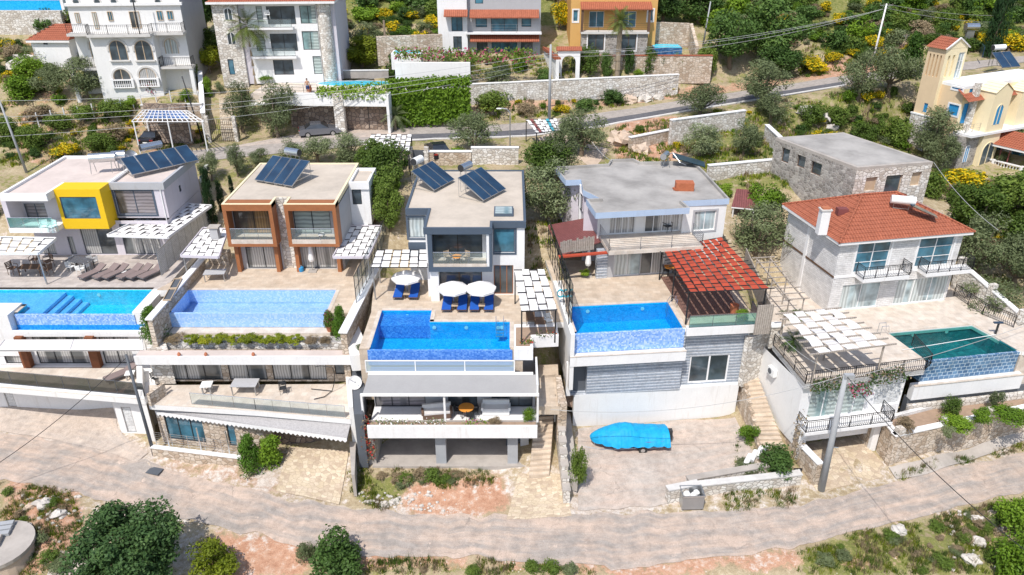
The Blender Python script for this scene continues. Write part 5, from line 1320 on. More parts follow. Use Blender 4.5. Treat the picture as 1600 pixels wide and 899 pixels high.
bq=thing('barbecue','stone barbecue with a small chimney at the left side of the wooden framed villa','barbecue',(*G(342,420,8.8),8.8));q=P(342,414,8.8);MB().box(q.x-.8,q.x+.9,q.y,q.y+.8,8.8,8.8+1.1).build('counter','stonewarm',bq);MB().box(q.x-.3,q.x+.35,q.y+.1,q.y+.7,8.8+1.1,12.1).build('chimney','greywall',bq);MB().box(q.x-.45,q.x+.5,q.y,q.y+.8,12.1,12.2).build('chimney_cap','concrete',bq)
def grid_fence(name,label,a,b,z0a,z0b,h,nb,panel,frame='anthracite',rows=2):
 a=Vector(a);b=Vector(b);r=thing(name,label,'fence',(a.x,a.y,z0a));mb=MB();g=MB();up_=Vector((0,0,1))
 A3,B3=Vector((a.x,a.y,z0a)),Vector((b.x,b.y,z0b))
 for k in range(nb+1):q=A3.lerp(B3,k/nb);mb.tube(q,q+up_*h,.035,n=4)
 for k in range(rows+1):mb.tube(A3+up_*(h*k/rows),B3+up_*(h*k/rows),.025,n=4)
 g.face([A3+up_*.1,B3+up_*.1,B3+up_*(h-.03),A3+up_*(h-.03)]);mb.build('frame',frame,r);g.build('panel',panel,r);return r
grid_fence('grid_fence','tall dark framed screen fence with pale panels beside the right woven canopy',G(557,474,9),G(604,378,9.2),9.,9.2,2.3,10,'raincover')
w23=thing('boundary_wall','dark stained retaining wall with white cap between the wooden framed and slate villas','wall',(*G(560,520,8),4));fw_=Fr(G(540,524,8.7),G(590,425,8.7));MB(fw_).box(-.1,fw_.L+4,-.1,.35,1,8.95).build('masonry','stonewarm',w23);MB(fw_).box(-.2,fw_.L+4,-.2,.45,8.95,9.05).build('wall_cap','whiteclean',w23)
MB().prism(Gs(7.6,(537,520),(548,558),(572,556),(572,540),(556,500)),6.4,7.7).build('white_pier','white',w23)
MB().prism(Gs(5.,(538,566),(545,640),(552,640),(548,566)),.8,5.2).build('white_pier','white',w23)
MB().prism(Gs(6.0,(549,575),(552,640),(566,640),(570,566)),1,5.6).build('dark_wall','darkgrey',w23)
MB().prism(Gs(2.2,(546,690),(549,742),(554,742),(556,690)),.3,2.2).build('low_wall','concrete',w23)
dish('satellite_dish','white satellite dish in the dark gap between the wooden framed and slate villas',P(555,612,5.2),.5,.4)
# slate grey villa (centre)
Z3=8.5
h3=thing('villa','white and slate grey modern villa in the middle with a projecting glazed balcony box','house',(*G(745,466,Z3),.8),'modern villas above the lower road')
zr=14.8;xa=G(633,327,zr)[0];yA=G(633,327,zr)[1];xb=G(661,357,zr)[0];yB=G(700,357,zr)[1];xc=G(769,357,zr)[0];yC=G(800,347,zr)[1];xd=G(822,347,zr)[0];ybk=66.2
yW=yB+1.15
b=Body(h3,[(xa+.1,yA+.15),(xb,yA+.15),(xb,yW),(xc,yW),(xc,yC+.15),(xd-.1,yC+.15),(xd-.1,ybk),(xa+.1,ybk)],Z3,14.4,'whiteclean')
b.win(0,635,340,664,372,n=1,g='glasspale',m='slate',surround='slate');b.win(2,676,366,754,405,n=2,g='glass',zb=11.85,zt=14.15)
b.win(2,681,425,754,468,n=2,g='glass',m='darkwood',zb=Z3+.05,zt=11.2);b.win(4,771,358,804,395,n=1,g='glassblue',m='slate',surround='slate')
b.win(4,771,421,802,466,n=3,g='glass',m='wood',zb=Z3+.05,zt=11.1,name='door');b.win_m(5,5,6.2,12.6,13.6,n=1);b.finish()
fz=MB();fz.box(xb+.25,xc-.05,yB,yW+.05,11.2,11.6);fz.box(xb+.25,xb+.6,yB+.02,yW,11.602,14.36);fz.box(xc-.25,xc-.05,yB+.02,yW,11.602,14.36);fz.build('balcony_box','slate',h3)
MB().box(xb+.6,xc-.45,yB+.05,yW,11.602,11.85).build('balcony','travlight',h3);MB().box(xc-.45,xc-.252,yB+.1,yW-.004,11.602,14.36).build('side_post','whiteclean',h3)
rail_glass(h3,[(xb+.62,yB+.1,11.8),(xc-.46,yB+.1,11.8)],1.0)
MB().box(xa+.05,xb-.01,yA+.04,yA+.149,10.3,11.9).build('wall_panel','slate',h3)
MB().box(xb+.3,xb+.95,yB+.3,yW-.004,Z3,11.198).build('pier','whiteclean',h3)
parapet_roof(h3,[(xa,yA),(xb,yA),(xb,yB),(xc,yB),(xc,yC),(xd,yC),(xd,ybk+.3),(xa,ybk+.3)],14.72,.10,.2,'slate','roofscreed',.42)
slh=MB();q=P(787,331,14.8);slh.box(q.x-.75,q.x+.75,q.y-.9,q.y+.8,14.74,14.95);so_=slh.build('skylight','slate',h3);MB().box(q.x-.65,q.x+.65,q.y-.8,q.y+.7,14.952,14.97).build('pane','glassgreen',so_)
f0=Fr(G(680,299,zr),G(717,279,zr));solar_set('solar_heater','left dark collector array on the slate villa roof, with a white tank',f0,-.3,-.1,zr,3,1.,2.6,30,tankcol='plasticwhite',tank_len=1.1)
f0=Fr(G(757,315,zr),G(803,291,zr));solar_set('solar_heater','right dark collector array on the slate villa roof, with a steel tank',f0,-.3,-.1,zr,3,1.05,2.9,30,tankcol='rusttank' if 'rusttank' in MATS else 'steel',tank_len=1.3)
t3=thing('terrace_block','beige terrace block carrying the L shaped blue pool of the slate villa','terrace',(*G(700,500,Z3),.8))
zw=8.4;A=G(578,546,zw);B=G(797,546,zw);Cc=G(792,505,zw);D=G(672,506,zw);E_=G(672,487,zw);F_=G(590,487,zw);yfr=A[1]
poly3=[(A[0],yfr),(B[0],yfr),(B[0],Cc[1]),(D[0],Cc[1]),(D[0],E_[1]),(A[0],E_[1])]
xL,xR=G(566,546,zw)[0],G(815,540,zw)[0]+.1
deck('deck',[(A[0]-.0,E_[1]+.0),(D[0],E_[1]),(D[0],Cc[1]),(B[0],Cc[1]),(xR+.0,Cc[1]),(G(815,465,Z3)[0]+3.4,Cc[1]),(xd+2.2,yA),(xb-.1,yA+.5),(xL-.9,yA+.5),(A[0]-.8,E_[1])],Z3,.5,mat='travertine',parent=t3)
block(t3,'left_strip',[(A[0]-.75,yfr-.1),(A[0]-.02,yfr-.1),(A[0]-.02,E_[1]),(A[0]-.75,E_[1])],4.2,Z3+.02,'travertine')
block(t3,'right_strip',[(B[0]+.02,yfr-.1),(B[0]+.9,yfr-.1),(B[0]+.9,Cc[1]),(B[0]+.02,Cc[1])],4.2,Z3-.002,'travertine')
p3=pool('swimming_pool','deep blue L shaped infinity pool of the slate villa in the centre',poly3,zw,1.35,'mosaic_azure','mosaic_wall','water_blue',{0:7.2},lamps=[(2,(.1,)),(1,()),(3,()),(4,(.5,))])
MB().box(A[0]+.02,D[0]-.02,Cc[1],E_[1]-.02,7.1,8.15).build('shallow_shelf','mosaic_wall',p3)
f=Fr((D[0],Cc[1]),(B[0],Cc[1]))
for u in(.05,.45,.85):q=f(f.L*u,-.06,8.05);MB().tube(q,q-Vector((0,.05,0)),.14,n=14).build('pool_lamp','plasticwhite',p3)
ld=MB();q=P(781,508,8.5)
for dx in(-.28,.28):ld.path([(q.x+dx,q.y+.3,8.5),(q.x+dx,q.y+.3,9.1),(q.x+dx,q.y,9.2),(q.x+dx,q.y-.15,7.4)],.022,5)
for k in range(3):ld.box(q.x-.28,q.x+.28,q.y-.25,q.y-.12,7.6+k*.27,7.64+k*.27)
ld.build('ladder','steel',p3)
MB().box(A[0],B[0]+.3,yfr-.9,yfr-.22,6.4,7.05).build('catch_channel','mosaic_wall',t3)
yq=G(700,586,7.1)[1];rail_glass(t3,[(A[0]-.2,yfr-.95,7.1),(B[0]+.3,yfr-.95,7.1)],.95,'railfrost','whiteclean',3.6,top=True,r=.05)
x0,x1=G(566,617,7)[0],G(841,611,7)[0];yr_,yf_=G(700,586,7.1)[1],G(700,615,7.0)[1]
mb=MB();mb.prism([(x0,yf_),(x1,yf_),(x1,yr_+.0),(x0+.05,yr_+.0)],[6.9]*4,[7.0,7.0,7.12,7.12]);mb.build('awning_roof','awninggrey',t3);MB().box(x0-.05,x1+.05,yf_-.1,yf_-.003,6.82,7.02).build('gutter','whiteclean',t3)
MB().box(x0,x1-.3,yr_+.003,yfr-.91,6.6,7.1).build('parapet','whiteclean',t3)
MB().box(x1-.12,x1,yf_,yr_+1.4,7.0,7.7).build('side_parapet','whiteclean',t3)
ysl=G(700,663,4.9)[1];slab3=MB();slab3.box(x0+.2,x1-.05,ysl,yr_+.5,3.75,4.2);slab3.build('floor_slab','whiteclean',t3)
MB().box(x0+.2,x1-.05,ysl-.05,ysl+.12,3.75,4.75).build('flower_box_front','whiteclean',t3);MB().box(x0+.3,x1-.15,ysl+.121,ysl+.6,4.2,4.62).build('flower_box_soil','soilbed',t3);MB().box(x0+.2,x1-.05,ysl+.6,ysl+.7,4.2,4.72).build('flower_box_back','concrete',t3)
lb=Body(t3,[(x0+.25,yr_+.2),(x1-.1,yr_+.2),(x1-.1,yr_+3),(x0+.25,yr_+3)],4.2,6.59,'greywall')
lb.win(0,580,622,666,644,n=3,g='glassblind',zb=4.25,zt=6.4,m='anthracite');lb.win(0,700,620,746,640,n=2,g='glass',zb=4.25,zt=6.4);lb.win(0,768,620,832,640,n=3,g='glass',zb=4.25,zt=6.4);lb.finish()
for px_ in(567,695,840):q=Q(px_,640,yf_+.1);MB().box(q.x-.07,q.x+.07,yf_+.0,yf_+.16,4.6,6.9).build('post','whiteclean',t3)
for px_,mt in((581,'concrete'),(690,'polecrete'),(801,'polecrete')):q=P(px_,728,.8);MB().box(q.x-.36,q.x+.36,q.y,q.y+.7,.5,3.748).build('column',mt,t3)
q=P(824,700,1.3);MB().box(q.x-.5,q.x+.1,q.y+.3,q.y+.9,.8,3.748).build('column','whiteclean',t3)
yy=G(690,728,.8)[1];MB().box(x0+.3,x1-.6,yy+3.3,yy+3.9,.4,3.74).build('rear_wall','cobble',t3);MB().box(x0+.3,x0+.5,yy+.7,yy+3.6,.6,3.74).build('side_wall','concrete',t3);MB().box(x1-2.2,x1-.5,yy+2.0,yy+2.1,.8,3.2).build('garage_door','darkgrey',t3)
MB().prism([(x0+.2,yy-.3),(x1-.7,yy-.3),(x1-.7,yy+3.6),(x0+.2,yy+3.6)],.4,1.0).build('garage_floor','concrete',t3)
MB().prism(Gs(8.5,(803,507),(870,505),(873,525),(833,527),(833,546),(803,546)),7.6,8.5).build('planter_wall','whiteclean',t3)
MB().prism(Gs(8.52,(806,512),(868,511),(869,521),(829,523),(828,541),(806,541)),8.4,8.53).build('planter_soil','soilbed',t3)
MB().prism(Gs(7.6,(835,528),(873,526),(876,590),(842,590)),4.5,5.2).build('side_passage','travertine',t3)
canopy('pergola','woven white canopy with open beams between the wooden framed and slate villas',11.4,[(588,391),(668,391),(668,418),(579,418)],6,5,base=Z3,cover=.97,amp=.035,along='v',legs=[(.03,.05),(.03,.95)],br=.04)
canopy('pergola','woven white canopy on dark posts at the right of the slate villa terrace',11.3,[(803,422),(851,422),(871,484),(814,487)],4,7,base=Z3,cover=.97,along='v',post='black',br=.045,amp=.06)
gf=grid_fence('grid_fence','tall dark iron grid fence along the right edge of the slate villa terrace',G(888,512,9),G(858,392,9),8.9,9.,2.6,9,'railglass','black',3)
st=thing('stone_steps','pale stone stairway climbing between the slate villa and the boat yard wall','stairs',(*G(850,700,1.5),.5));mb=MB();pts=[(P(858,745,.8),P(826,747,.8)),(P(870,585,5.2),P(843,588,5.2))];n=20
for k in range(n):
 a=pts[0][1].lerp(pts[1][1],k/n);b_=pts[0][0].lerp(pts[1][0],k/n);c_=pts[0][0].lerp(pts[1][0],(k+1)/n);d_=pts[0][1].lerp(pts[1][1],(k+1)/n)
 mb.prism([(a.x,a.y),(b_.x,b_.y),(c_.x,c_.y),(d_.x,d_.y)],a.z-1.,a.z+.22)
mb.build('treads','travertine',st)
ap=strip('stone_apron',[(810,742),(845,742),(880,742)],[(792,812),(840,812),(893,806)],'crazy',off=.07,edge=.15,seed=8,ws=12)
gate=thing('gate','perforated dark metal gate at the foot of the upper steps beside the slate villa','gate',P(855,655,3));f=Fr(G(843,657,3.),G(866,657,3.));MB(f).box(0,f.L,-.03,.03,3.0,5.1).build('gate_leaf','cobble',gate);mb=MB(f);mb.box(-.08,0,-.06,.06,2.9,5.2);mb.box(f.L,f.L+.08,-.06,.06,2.9,5.2);mb.build('gate_posts','white',gate)
w34=thing('boundary_wall','narrow stone wall running down beside the pale steps to the road','wall',P(885,720,.5));a,b_=P(874,628,4.4),P(886,765,1.5);fw_=Fr((b_.x,b_.y),(a.x,a.y))
mb=MB(fw_);
for k in range(8):z=1.35+k*.42;mb.box(fw_.L*k/8,fw_.L*(k+1)/8,-.22,.22,.1,z)
mb.build('masonry','stonewhite',w34);mb=MB(fw_)
for k in range(8):z=1.35+k*.42;mb.box(fw_.L*k/8,fw_.L*(k+1)/8,-.27,.27,z,z+.07)
mb.build('wall_cap','concrete',w34)
MB().prism(Gs(5.2,(868,590),(876,590),(886,635),(872,635)),2,5.4).build('upper_wall','stonewarm',w34)
MB().prism(Gs(4.0,(878,600),(893,605),(905,705),(880,700)),.5,1.6).build('side_ramp','concrete',w34)
# villa with the pale blue parapet and red pergola
Z4=9.0
h4=thing('villa','white villa with pale blue parapets and a flat stained grey roof','house',(*G(1010,430,Z4),Z4-5.5),'modern villas above the lower road');zr=14.8
R=[G(884,282,zr),G(908,281,zr),G(911,297,zr),G(937,310,zr),G(916,311,zr),G(931,333,zr),G(1078,325,zr),G(1066,314.5,zr),G(1140,310.5,zr),G(1101,268,zr),G(1084,252,zr),G(1000,253,zr),G(990,248,zr),G(955,249,zr),G(950,256,zr),G(867,261,zr)]
parapet_roof(h4,R,14.55,.26,.16,'paleblue','roofgrey',.25,cap='roofgrey')
fE=Fr(R[5],R[6]);fB=Fr(R[7],R[8])
w0=Vector(G(952,367,12));w1=Vector(G(1061,361,12));ang=(w1-w0).normalized()
L0=w0-ang*1.05;L1=Vector(R[7])+(Vector(R[7])-Vector(R[8])).normalized()*.2
b=Body(h4,[tuple(L0),tuple(w1+ang*.6),(L1.x+.35,(w1+ang*.6).y+.1),(L1.x+.4,L1.y+.08),(R[8][0]-.12,R[8][1]+.1),(R[10][0],R[10][1]-.4),(R[12][0]-1,R[12][1]-.4),(R[0][0]+2.3,R[0][1]+.5),(R[3][0]+.1,R[3][1]+.0)],Z4,14.3,'white',edge_mats={6:'lilac',7:'lilac',5:'white'})  # lilac edges: white left walls with their shade put into the colour
b.win(0,953,339,991,366,n=4,g='glasscurtain',m='whiteclean',zb=12.02,zt=14.1);b.win(0,1009,336,1060,362,n=4,g='glasscurtain',m='whiteclean',zb=12.02,zt=14.1)
b.win(3,1086,331,1116,359,n=2,g='glasspale',m='whiteclean',surround='greywall')
b.finish()
lg=Vector(G(948,434,Z4));lh=Vector(G(1050,427,Z4));lB=Body(h4,[tuple(lg),tuple(lh),(lh.x+.3,lh.y+1.8),(lg.x+.1,lg.y+1.8)],Z4,11.69,'greywall');lB.win(0,960,400,1000,430,n=2,g='glasspale',m='whiteclean',zb=Z4+.05,zt=11.2,name='sliding_door');lB.win(0,1001,400,1036,428,n=2,g='glasscurtain',m='whiteclean',zb=Z4+.05,zt=11.2,name='sliding_door');lB.finish();MB(lB.e[0]).box(-.9,-.02,-.05,.4,Z4,11.5).build('striped_pier','cladblue',h4)
fs=b.e[0]
lw=Body(h4,[(R[3][0]-1.2,R[3][1]+.4),(R[3][0]+.05,R[3][1]+.3),(R[2][0]+.3,R[2][1]+.4),(R[1][0]-.1,R[1][1]+.5),(R[0][0]+.6,R[0][1]+.8),(R[15][0]+.5,R[15][1]-.3),(R[15][0]+5,R[15][1]-.3),(R[3][0]+2,R[3][1]+4)],Z4,14.3,'lilac');lw.win_m(2,.8,2.2,12.4,13.8,n=1)if lw.e[2].L>2.5 else None;lw.finish()  # left wing is white wall too, coloured lilac as painted shade
q=P(907,332,12);MB().box(q.x-.15,q.x+.3,q.y-.1,q.y+.3,Z4,14.5).build('pillar','whiteclean',h4)
MB(fs).box(.2,fs.L+.3,-3.3,-.0,11.7,12.0).build('balcony','travlight',h4)
rail_lines(h4,[fs(.2,-.2,12.),fs(.2,-3.2,12.),fs(fs.L+.2,-3.2,12.),fs(fs.L+.2,-1.0,12.)],1.05,7,'darkgrey',3.)
ra,rb_=Vector(G(874,402,11.6)),Vector(G(1036,388,11.6));rf_=Fr(ra,rb_);MB(rf_).box(0,rf_.L,0,.35,11.5,11.62).build('red_canopy_edge','canvasred',h4)
mr=thing('corrugated_canopy','maroon corrugated sheet roof at the left of the pale blue villa','canopy',(*G(890,370,11.4),Z4));c4=[P(856,352,11.7),P(914,341,11.9),P(940,378,11.7),P(876,400,11.5)]
mb=MB();mb.face([c4[3],c4[2],c4[1],c4[0]]);mb.face([p-Vector((0,0,.06))for p in c4]);mb.build('sheet','corrug',mr)
bd=thing('board_screen','row of weathered vertical boards standing on the maroon canopy edge','fence',(*G(902,392,11.5),11.5));f=Fr(G(875,397,11.5),G(928,389,11.5));mb=MB(f);rn=random.Random(3)
for k in range(15):u=f.L*k/15;mb.box(u+.01,u+f.L/15-.01,-.02,.02,11.45,12.55+rn.uniform(-.1,.15))
mb.build('boards','oldboards',bd)
grid_fence('grid_fence','dark iron grid fence leaning along the left edge of the red canopy villa',G(893,505,9),G(856,395,9),8.9,9.1,3.2,9,'raincover','black',3)
t4=thing('terrace_block','beige terrace block with grey striped siding below the pale blue villa','terrace',(*G(1000,480,Z4),3.5))
zw=8.9;W4=[G(900,521,zw),G(1066,512.5,zw),G(1042,474,zw),G(892,480,zw)]
fp=Fr(W4[0],W4[1])
def q4(u,v):return fp.g(u,v)
Lp=fp.L;Dp=fp.uv(*[1042,474],zw)[1];ur=fp.uv(1180,500,Z4)[0]
W4=[q4(0,0),q4(Lp,0),q4(Lp,Dp),q4(0,Dp)]
deck('deck',[q4(-.3,Dp),q4(Lp,Dp),q4(Lp,-.1),q4(ur,-.2),q4(ur+.8,Dp+7),q4(-.5,Dp+8.5)],Z4,.4,mat='travertine',parent=t4)
p4=pool('swimming_pool','bright azure rectangular pool with a mottled front wall beside the red pergola',W4,zw,1.4,'mosaic_azure','mosaic_light','water_blue',{0:7.35},lamps=[(2,(.25,.8)),(3,(.8,))])
ld=MB();q=P(1046,478,9.0)
for dx in(-.25,.25):ld.path([(q.x+.5,q.y+dx,9.0),(q.x+.5,q.y+dx,9.7),(q.x+.1,q.y+dx,9.75),(q.x-.15,q.y+dx,9.3),(q.x-.2,q.y+dx,8.2)],.022,5)
ld.build('ladder','steel',p4)
MB(fp).box(-.5,Lp+.25,-.75,-.22,6.55,7.35).build('catch_channel','whiteclean',t4);MB(fp).box(-.5,Lp+.25,-.78,-.6,7.352,7.4).build('channel_edge','travlight',t4)
MB(fp).box(-.5,-.2,-.7,Dp+4,4.5,Z4+.25).build('left_wall','white',t4)
MB(fp).box(Lp+.26,ur,-.32,.1,8.35,9.02).build('fascia','whiteclean',t4)
rail_glass(t4,[fp(Lp+.4,-.25,9.0),fp(ur-.05,-.25,9.0),fp(ur+.1,1.6,9.)],1.0,'railteal','darkgrey',1.8)
wl=Body(t4,[q4(-.35,-.1),q4(Lp+.3,-.1),q4(Lp+.3,.35),q4(ur-.35,.35),q4(ur-.2,4),q4(-.35,4)],3.6,8.34,'greywall',edge_mats={0:'cladblue',2:'cladblue'})
wl.hole(0,.0+.1,1.3,3.65,6.3,.5);wl.win(2,1080,549,1136,589,n=2,g='glass',m='whiteclean',fw=.12,zb=3.75,zt=6.2);wl.finish()
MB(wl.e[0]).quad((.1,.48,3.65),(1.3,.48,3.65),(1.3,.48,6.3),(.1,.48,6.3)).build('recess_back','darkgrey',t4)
MB(wl.e[0]).box(-.25,.08,-.05,.2,3.6,6.5).build('corner_pier','whiteclean',t4);MB(wl.e[2]).box(wl.e[2].L-.08,wl.e[2].L+.02,-.04,.1,3.6,8.3).build('corner_trim','whiteclean',t4)
rw=thing('retaining_wall','tall stained white retaining wall behind the tarp covered boat','wall',P(1020,660,.8));f=Fr(G(898,619,3.55),G(1155,601,3.55));fbk=Fr(q4(-.35,-.1),q4(ur,-.1))
MB(f).box(-.05,f.L,0,.4,.2,3.6).build('masonry','white',rw);MB().prism([f.g(0,.4),f.g(f.L,.4),q4(ur-.1,.6),q4(-.4,.6)],2.2,3.56).build('paved_strip','brickpave',rw)
canopy('pergola','large red orange woven pergola on black posts over the brown deck',11.75,[(1034,388),(1128,371),(1203,451),(1078,457)],9,14,base=Z4,cloth='canvasred',cover=1.02,along='v',over=.06,amp=.028,post='black',br=.04,legs=[(.0,.02),(.97,.02),(.0,.98),(.97,.98),(.0,.5)])
fd=Fr(G(1075,505,9),G(1160,500,9));mb=MB();mb.prism(Gs(9.0,(1072,497),(1160,492),(1125,430),(1032,433)),9.004,9.03);tag(mb.build('shaded_deck_boards','deck'),'wooden deck under the red pergola, with the pergola shadow put into its dark brown','deck')  # boards coloured dark where the pergola shadow falls, shade is painted in
bd2=thing('board_screen','weathered grey board fence at the right end of the red pergola terrace','fence',P(1190,510,9));f=Fr(G(1178,516,9),G(1203,514,9));MB(f).box(0,f.L,-.03,.03,8.6,11.0).build('boards','oldboards',bd2)
f=Fr(G(1203,514,9),G(1165,420,9));MB(Fr(G(1162,415,9),G(1203,514,9))).box(0,Fr(G(1162,415,9),G(1203,514,9)).L,-.03,.03,8.8,10.6).build('boards','oldboards',bd2)
q=P(1072,297,14.6);bc=thing('brick_chimney','low wide block of red bricks on the grey roof of the pale blue villa','chimney',(q.x,q.y,14.56));MB(Fr((q.x-.9,q.y-.2),(q.x+.8,q.y-.3))).box(0,1.5,0,.9,14.56,15.25).build('stack','brickred',bc);mb=MB();rn=random.Random(5)
for k in range(14):x,y=q.x-1.1+rn.uniform(0,1.0),q.y+rn.uniform(-.3,.5);mb.box(x,x+.22,y,y+.12,14.57+rn.uniform(0,.1),14.68+rn.uniform(0,.1))
mb.build('loose_bricks','brickred',bc)
t_=thing('solar_heater','tangled old solar heater with small steel tank, rear of the stained grey roof','solar heater',P(1045,262,14.6),'solar water heaters on the villa roofs');q=P(1040,262,14.6);MB().tube((q.x-.3,q.y,15.6),(q.x+.2,q.y+1,15.6),.3,n=14).build('tank','steel',t_);mb=MB()
for a in(-.3,.4):
 for c_ in(0,.9):mb.tube((q.x+a,q.y+c_,14.6),(q.x+a*.4,q.y+c_,15.5),.03,n=4)
mb.path([(q.x,q.y,15.8),(q.x+.6,q.y+.3,15.9),(q.x+1.2,q.y-.4,15.2),(q.x+1.8,q.y-.2,14.9)],.03,5);mb.build('stand','metal',t_)
f0=Fr((q.x+.6,q.y+.2),(q.x+3.4,q.y-.3));mb=MB(f0);mb.face([f0(0,0,15.5),f0(3,0,14.75),f0(3,1.6,14.75),f0(0,1.6,15.5)]);mb.face([f0(0,0,15.44),f0(0,1.6,15.44),f0(3,1.6,14.69),f0(3,0,14.69)]);mb.build('collector_panel','solarflat',t_)
st=thing('stone_steps','long stone stairway along the white side wall of the tile roofed villa','stairs',P(1200,690,1));mb=MB();a0,b0,a1,b1=P(1188,697,1.2),P(1224,697,1.2),P(1155,562,4.6),P(1172,558,4.6);n=20
for k in range(n):
 p=[a0.lerp(a1,k/n),b0.lerp(b1,k/n),b0.lerp(b1,(k+1)/n),a0.lerp(a1,(k+1)/n)];mb.prism([(v.x,v.y)for v in p],p[0].z-1.4,p[0].z+.2)
mb.build('treads','travertine',st)
f=Fr(G(1186,700,1.2),G(1154,572,4.4));mb=MB(f)
for k in range(10):mb.box(f.L*k/10,f.L*(k+1)/10,-.3,-.02,.3,1.2+.36*k)
mb.build('side_wall','stonewarm',st)
# villa with the tiled hip roof (right)
Z5=6.9;ZE=13.2
h5=thing('villa','white stone villa with a terracotta hip roof and two small iron balconies','house',(*G(1400,480,Z5),Z5-4),'stone villas')
fl,fr_,bl=Vector(G(1312,380,ZE)),Vector(G(1522,362.5,ZE)),Vector(G(1216,320,ZE));f5=Fr(fl,fr_);dpt=(bl-fl).dot(f5.n);br_=Vector(f5.g(f5.L,dpt));bl=Vector(f5.g(-.0+(bl-fl).dot(f5.d)*.35,dpt))
ov=.45;b=Body(h5,[f5.g(ov,ov),f5.g(f5.L-ov,ov),f5.g(f5.L-ov,dpt-ov),f5.g(ov+(bl-fl).dot(f5.d),dpt-ov)],Z5-1.0,ZE-.25,'ashlar')
b.win(0,1340,391,1383,425,n=2,g='glassblue',m='whiteclean',rows=3,surround='whiteclean',zt=12.8,zb=10.25);b.win(0,1437,382,1480,417,n=2,g='glassblue',m='whiteclean',rows=3,surround='whiteclean',zt=12.8,zb=10.25)
b.win(0,1316,454,1367,487,n=2,g='glasspale',m='whiteclean',zb=Z5+.05,zt=9.2);b.win(0,1401,450,1471,481,n=3,g='glasspale',m='whiteclean',rows=1,zb=Z5+.05,zt=9.2);b.finish()
for u0 in(0,3,6):pass
fl2=b.e[3];MB(fl2).box(fl2.L*.42,fl2.L*.42+.35,-.07,-.002,Z5-.9,ZE-.3).build('pilaster','whiteclean',h5);MB(fl2).box(0,fl2.L,-.05,-.003,9.95,10.1).build('string_course','darkwood',h5);MB(b.e[0]).box(0,b.e[0].L,-.05,-.003,9.9,10.1).build('string_course','whiteclean',h5)
MB().prism([f5.g(0,0),f5.g(f5.L,0),tuple(br_),tuple(bl)],ZE-.25,ZE-.02).build('eaves','whiteclean',h5)
r1,r2=0,0;r2=Vector(f5(f5.L*.62,dpt*.5,ZE+2.1));r1=Vector(f5(f5.L*.36,dpt*.5,ZE+2.1))
e=[Vector((*f5.g(-.06,-.06),ZE)),Vector((*f5.g(f5.L+.06,-.06),ZE)),Vector((*br_,ZE)),Vector((*bl,ZE))]
def tiled(root,faces,name='tiled_roof',ridge=None,rows=True,mat='rooftile'):
 mb=MB()
 for pts in faces:mb.face(pts)
 o=mb.build(name,mat,root)
 m2=MB()
 for pts in faces:
  pts=[Vector(p)for p in pts];n_=(pts[1]-pts[0]).cross(pts[2]-pts[0]).normalized();n_=n_ if n_.z>0 else-n_;zs=[p.z for p in pts];z0,z1=min(zs),max(zs);hor=Vector((-n_.y,n_.x,0)).normalized();k=max(2,int((z1-z0)/max(.05,(1-n_.z**2)**.5)/.38));dn=n_.cross(hor);dn=dn if dn.z<0 else-dn
  for i in range(1,k):
   z=z0+(z1-z0)*i/k;X=[]
   for a,c in zip(pts,pts[1:]+pts[:1]):
    if(a.z-z)*(c.z-z)<0:X.append(a.lerp(c,(z-a.z)/(c.z-a.z)))
   if len(X)==2:a,c=X;m2.face([a+dn*.0+n_*.035,c+n_*.035,c-dn*.30+n_*.006,a-dn*.30+n_*.006]);m2.face([a,c,c+n_*.035,a+n_*.035])
 if m2.f:m2.build('tile_courses',mat,o)
 if ridge:
  m3=MB();m4=MB()
  for a,c in ridge:
   a,c=Vector(a),Vector(c);m3.tube(a+Vector((0,0,.03)),c+Vector((0,0,.03)),.10,n=6);kk=int((c-a).length/.4)
   for i in range(kk):q=a.lerp(c,(i+.5)/kk)+Vector((0,0,.035));q2=a.lerp(c,(i+.72)/kk)+Vector((0,0,.035));m4.tube(q,q2,.09,n=6)
  m3.build('ridge_tiles',mat,o);tag(m4.build('ridge_mortar','salt',o),kind='stuff')
 return o
tiled(h5,[[e[0],e[1],r2,r1],[e[1],e[2],r2],[e[2],e[3],r1,r2],[e[3],e[0],r1]],ridge=[(e[0],r1),(e[1],r2),(e[2],r2),(e[3],r1),(r1,r2)])
q=P(1287,352,14.0);MB(Fr((q.x,q.y),(q.x+1,q.y+.05))).box(-.35,.35,-.1,.5,13.2,15.2).build('chimney','whiteclean',h5);MB(Fr((q.x,q.y),(q.x+1,q.y+.05))).box(-.42,.42,-.17,.57,15.2,15.3).build('chimney_cap','salt',h5);MB(Fr((q.x,q.y),(q.x+1,q.y+.05))).box(-.3,.3,-.05,.45,15.3,15.42).build('chimney_pot','terracotta',h5)
q=P(1316,328,14.5);MB().box(q.x-.4,q.x+.4,q.y-.3,q.y+.3,14.1,14.65).build('roof_hatch','maroon',h5)
q=P(1410,312,15.3);t_=thing('solar_heater','white tank with a long sloping collector on the ridge of the terracotta hip roof','solar heater',(q.x,q.y,14.5),'solar water heaters on the villa roofs');MB().tube((q.x-.9,q.y,15.35),(q.x+.8,q.y-.5,15.35),.34,n=16).build('tank','plasticwhite',t_);mb=MB();mb.tube((q.x-.6,q.y,14.5),(q.x-.6,q.y,15.1),.03);mb.tube((q.x+.5,q.y-.3,14.5),(q.x+.5,q.y-.3,15.1),.03);mb.tube((q.x-.6,q.y,14.6),(q.x+.5,q.y-.3,14.6),.03);mb.tube((q.x+.5,q.y-.3,15.05),(q.x+.9,q.y-.5,15.3),.02);mb.tube((q.x+.9,q.y-.5,15.3),(q.x+2.6,q.y-1.6,14.7),.02);mb.build('stand','metal',t_)
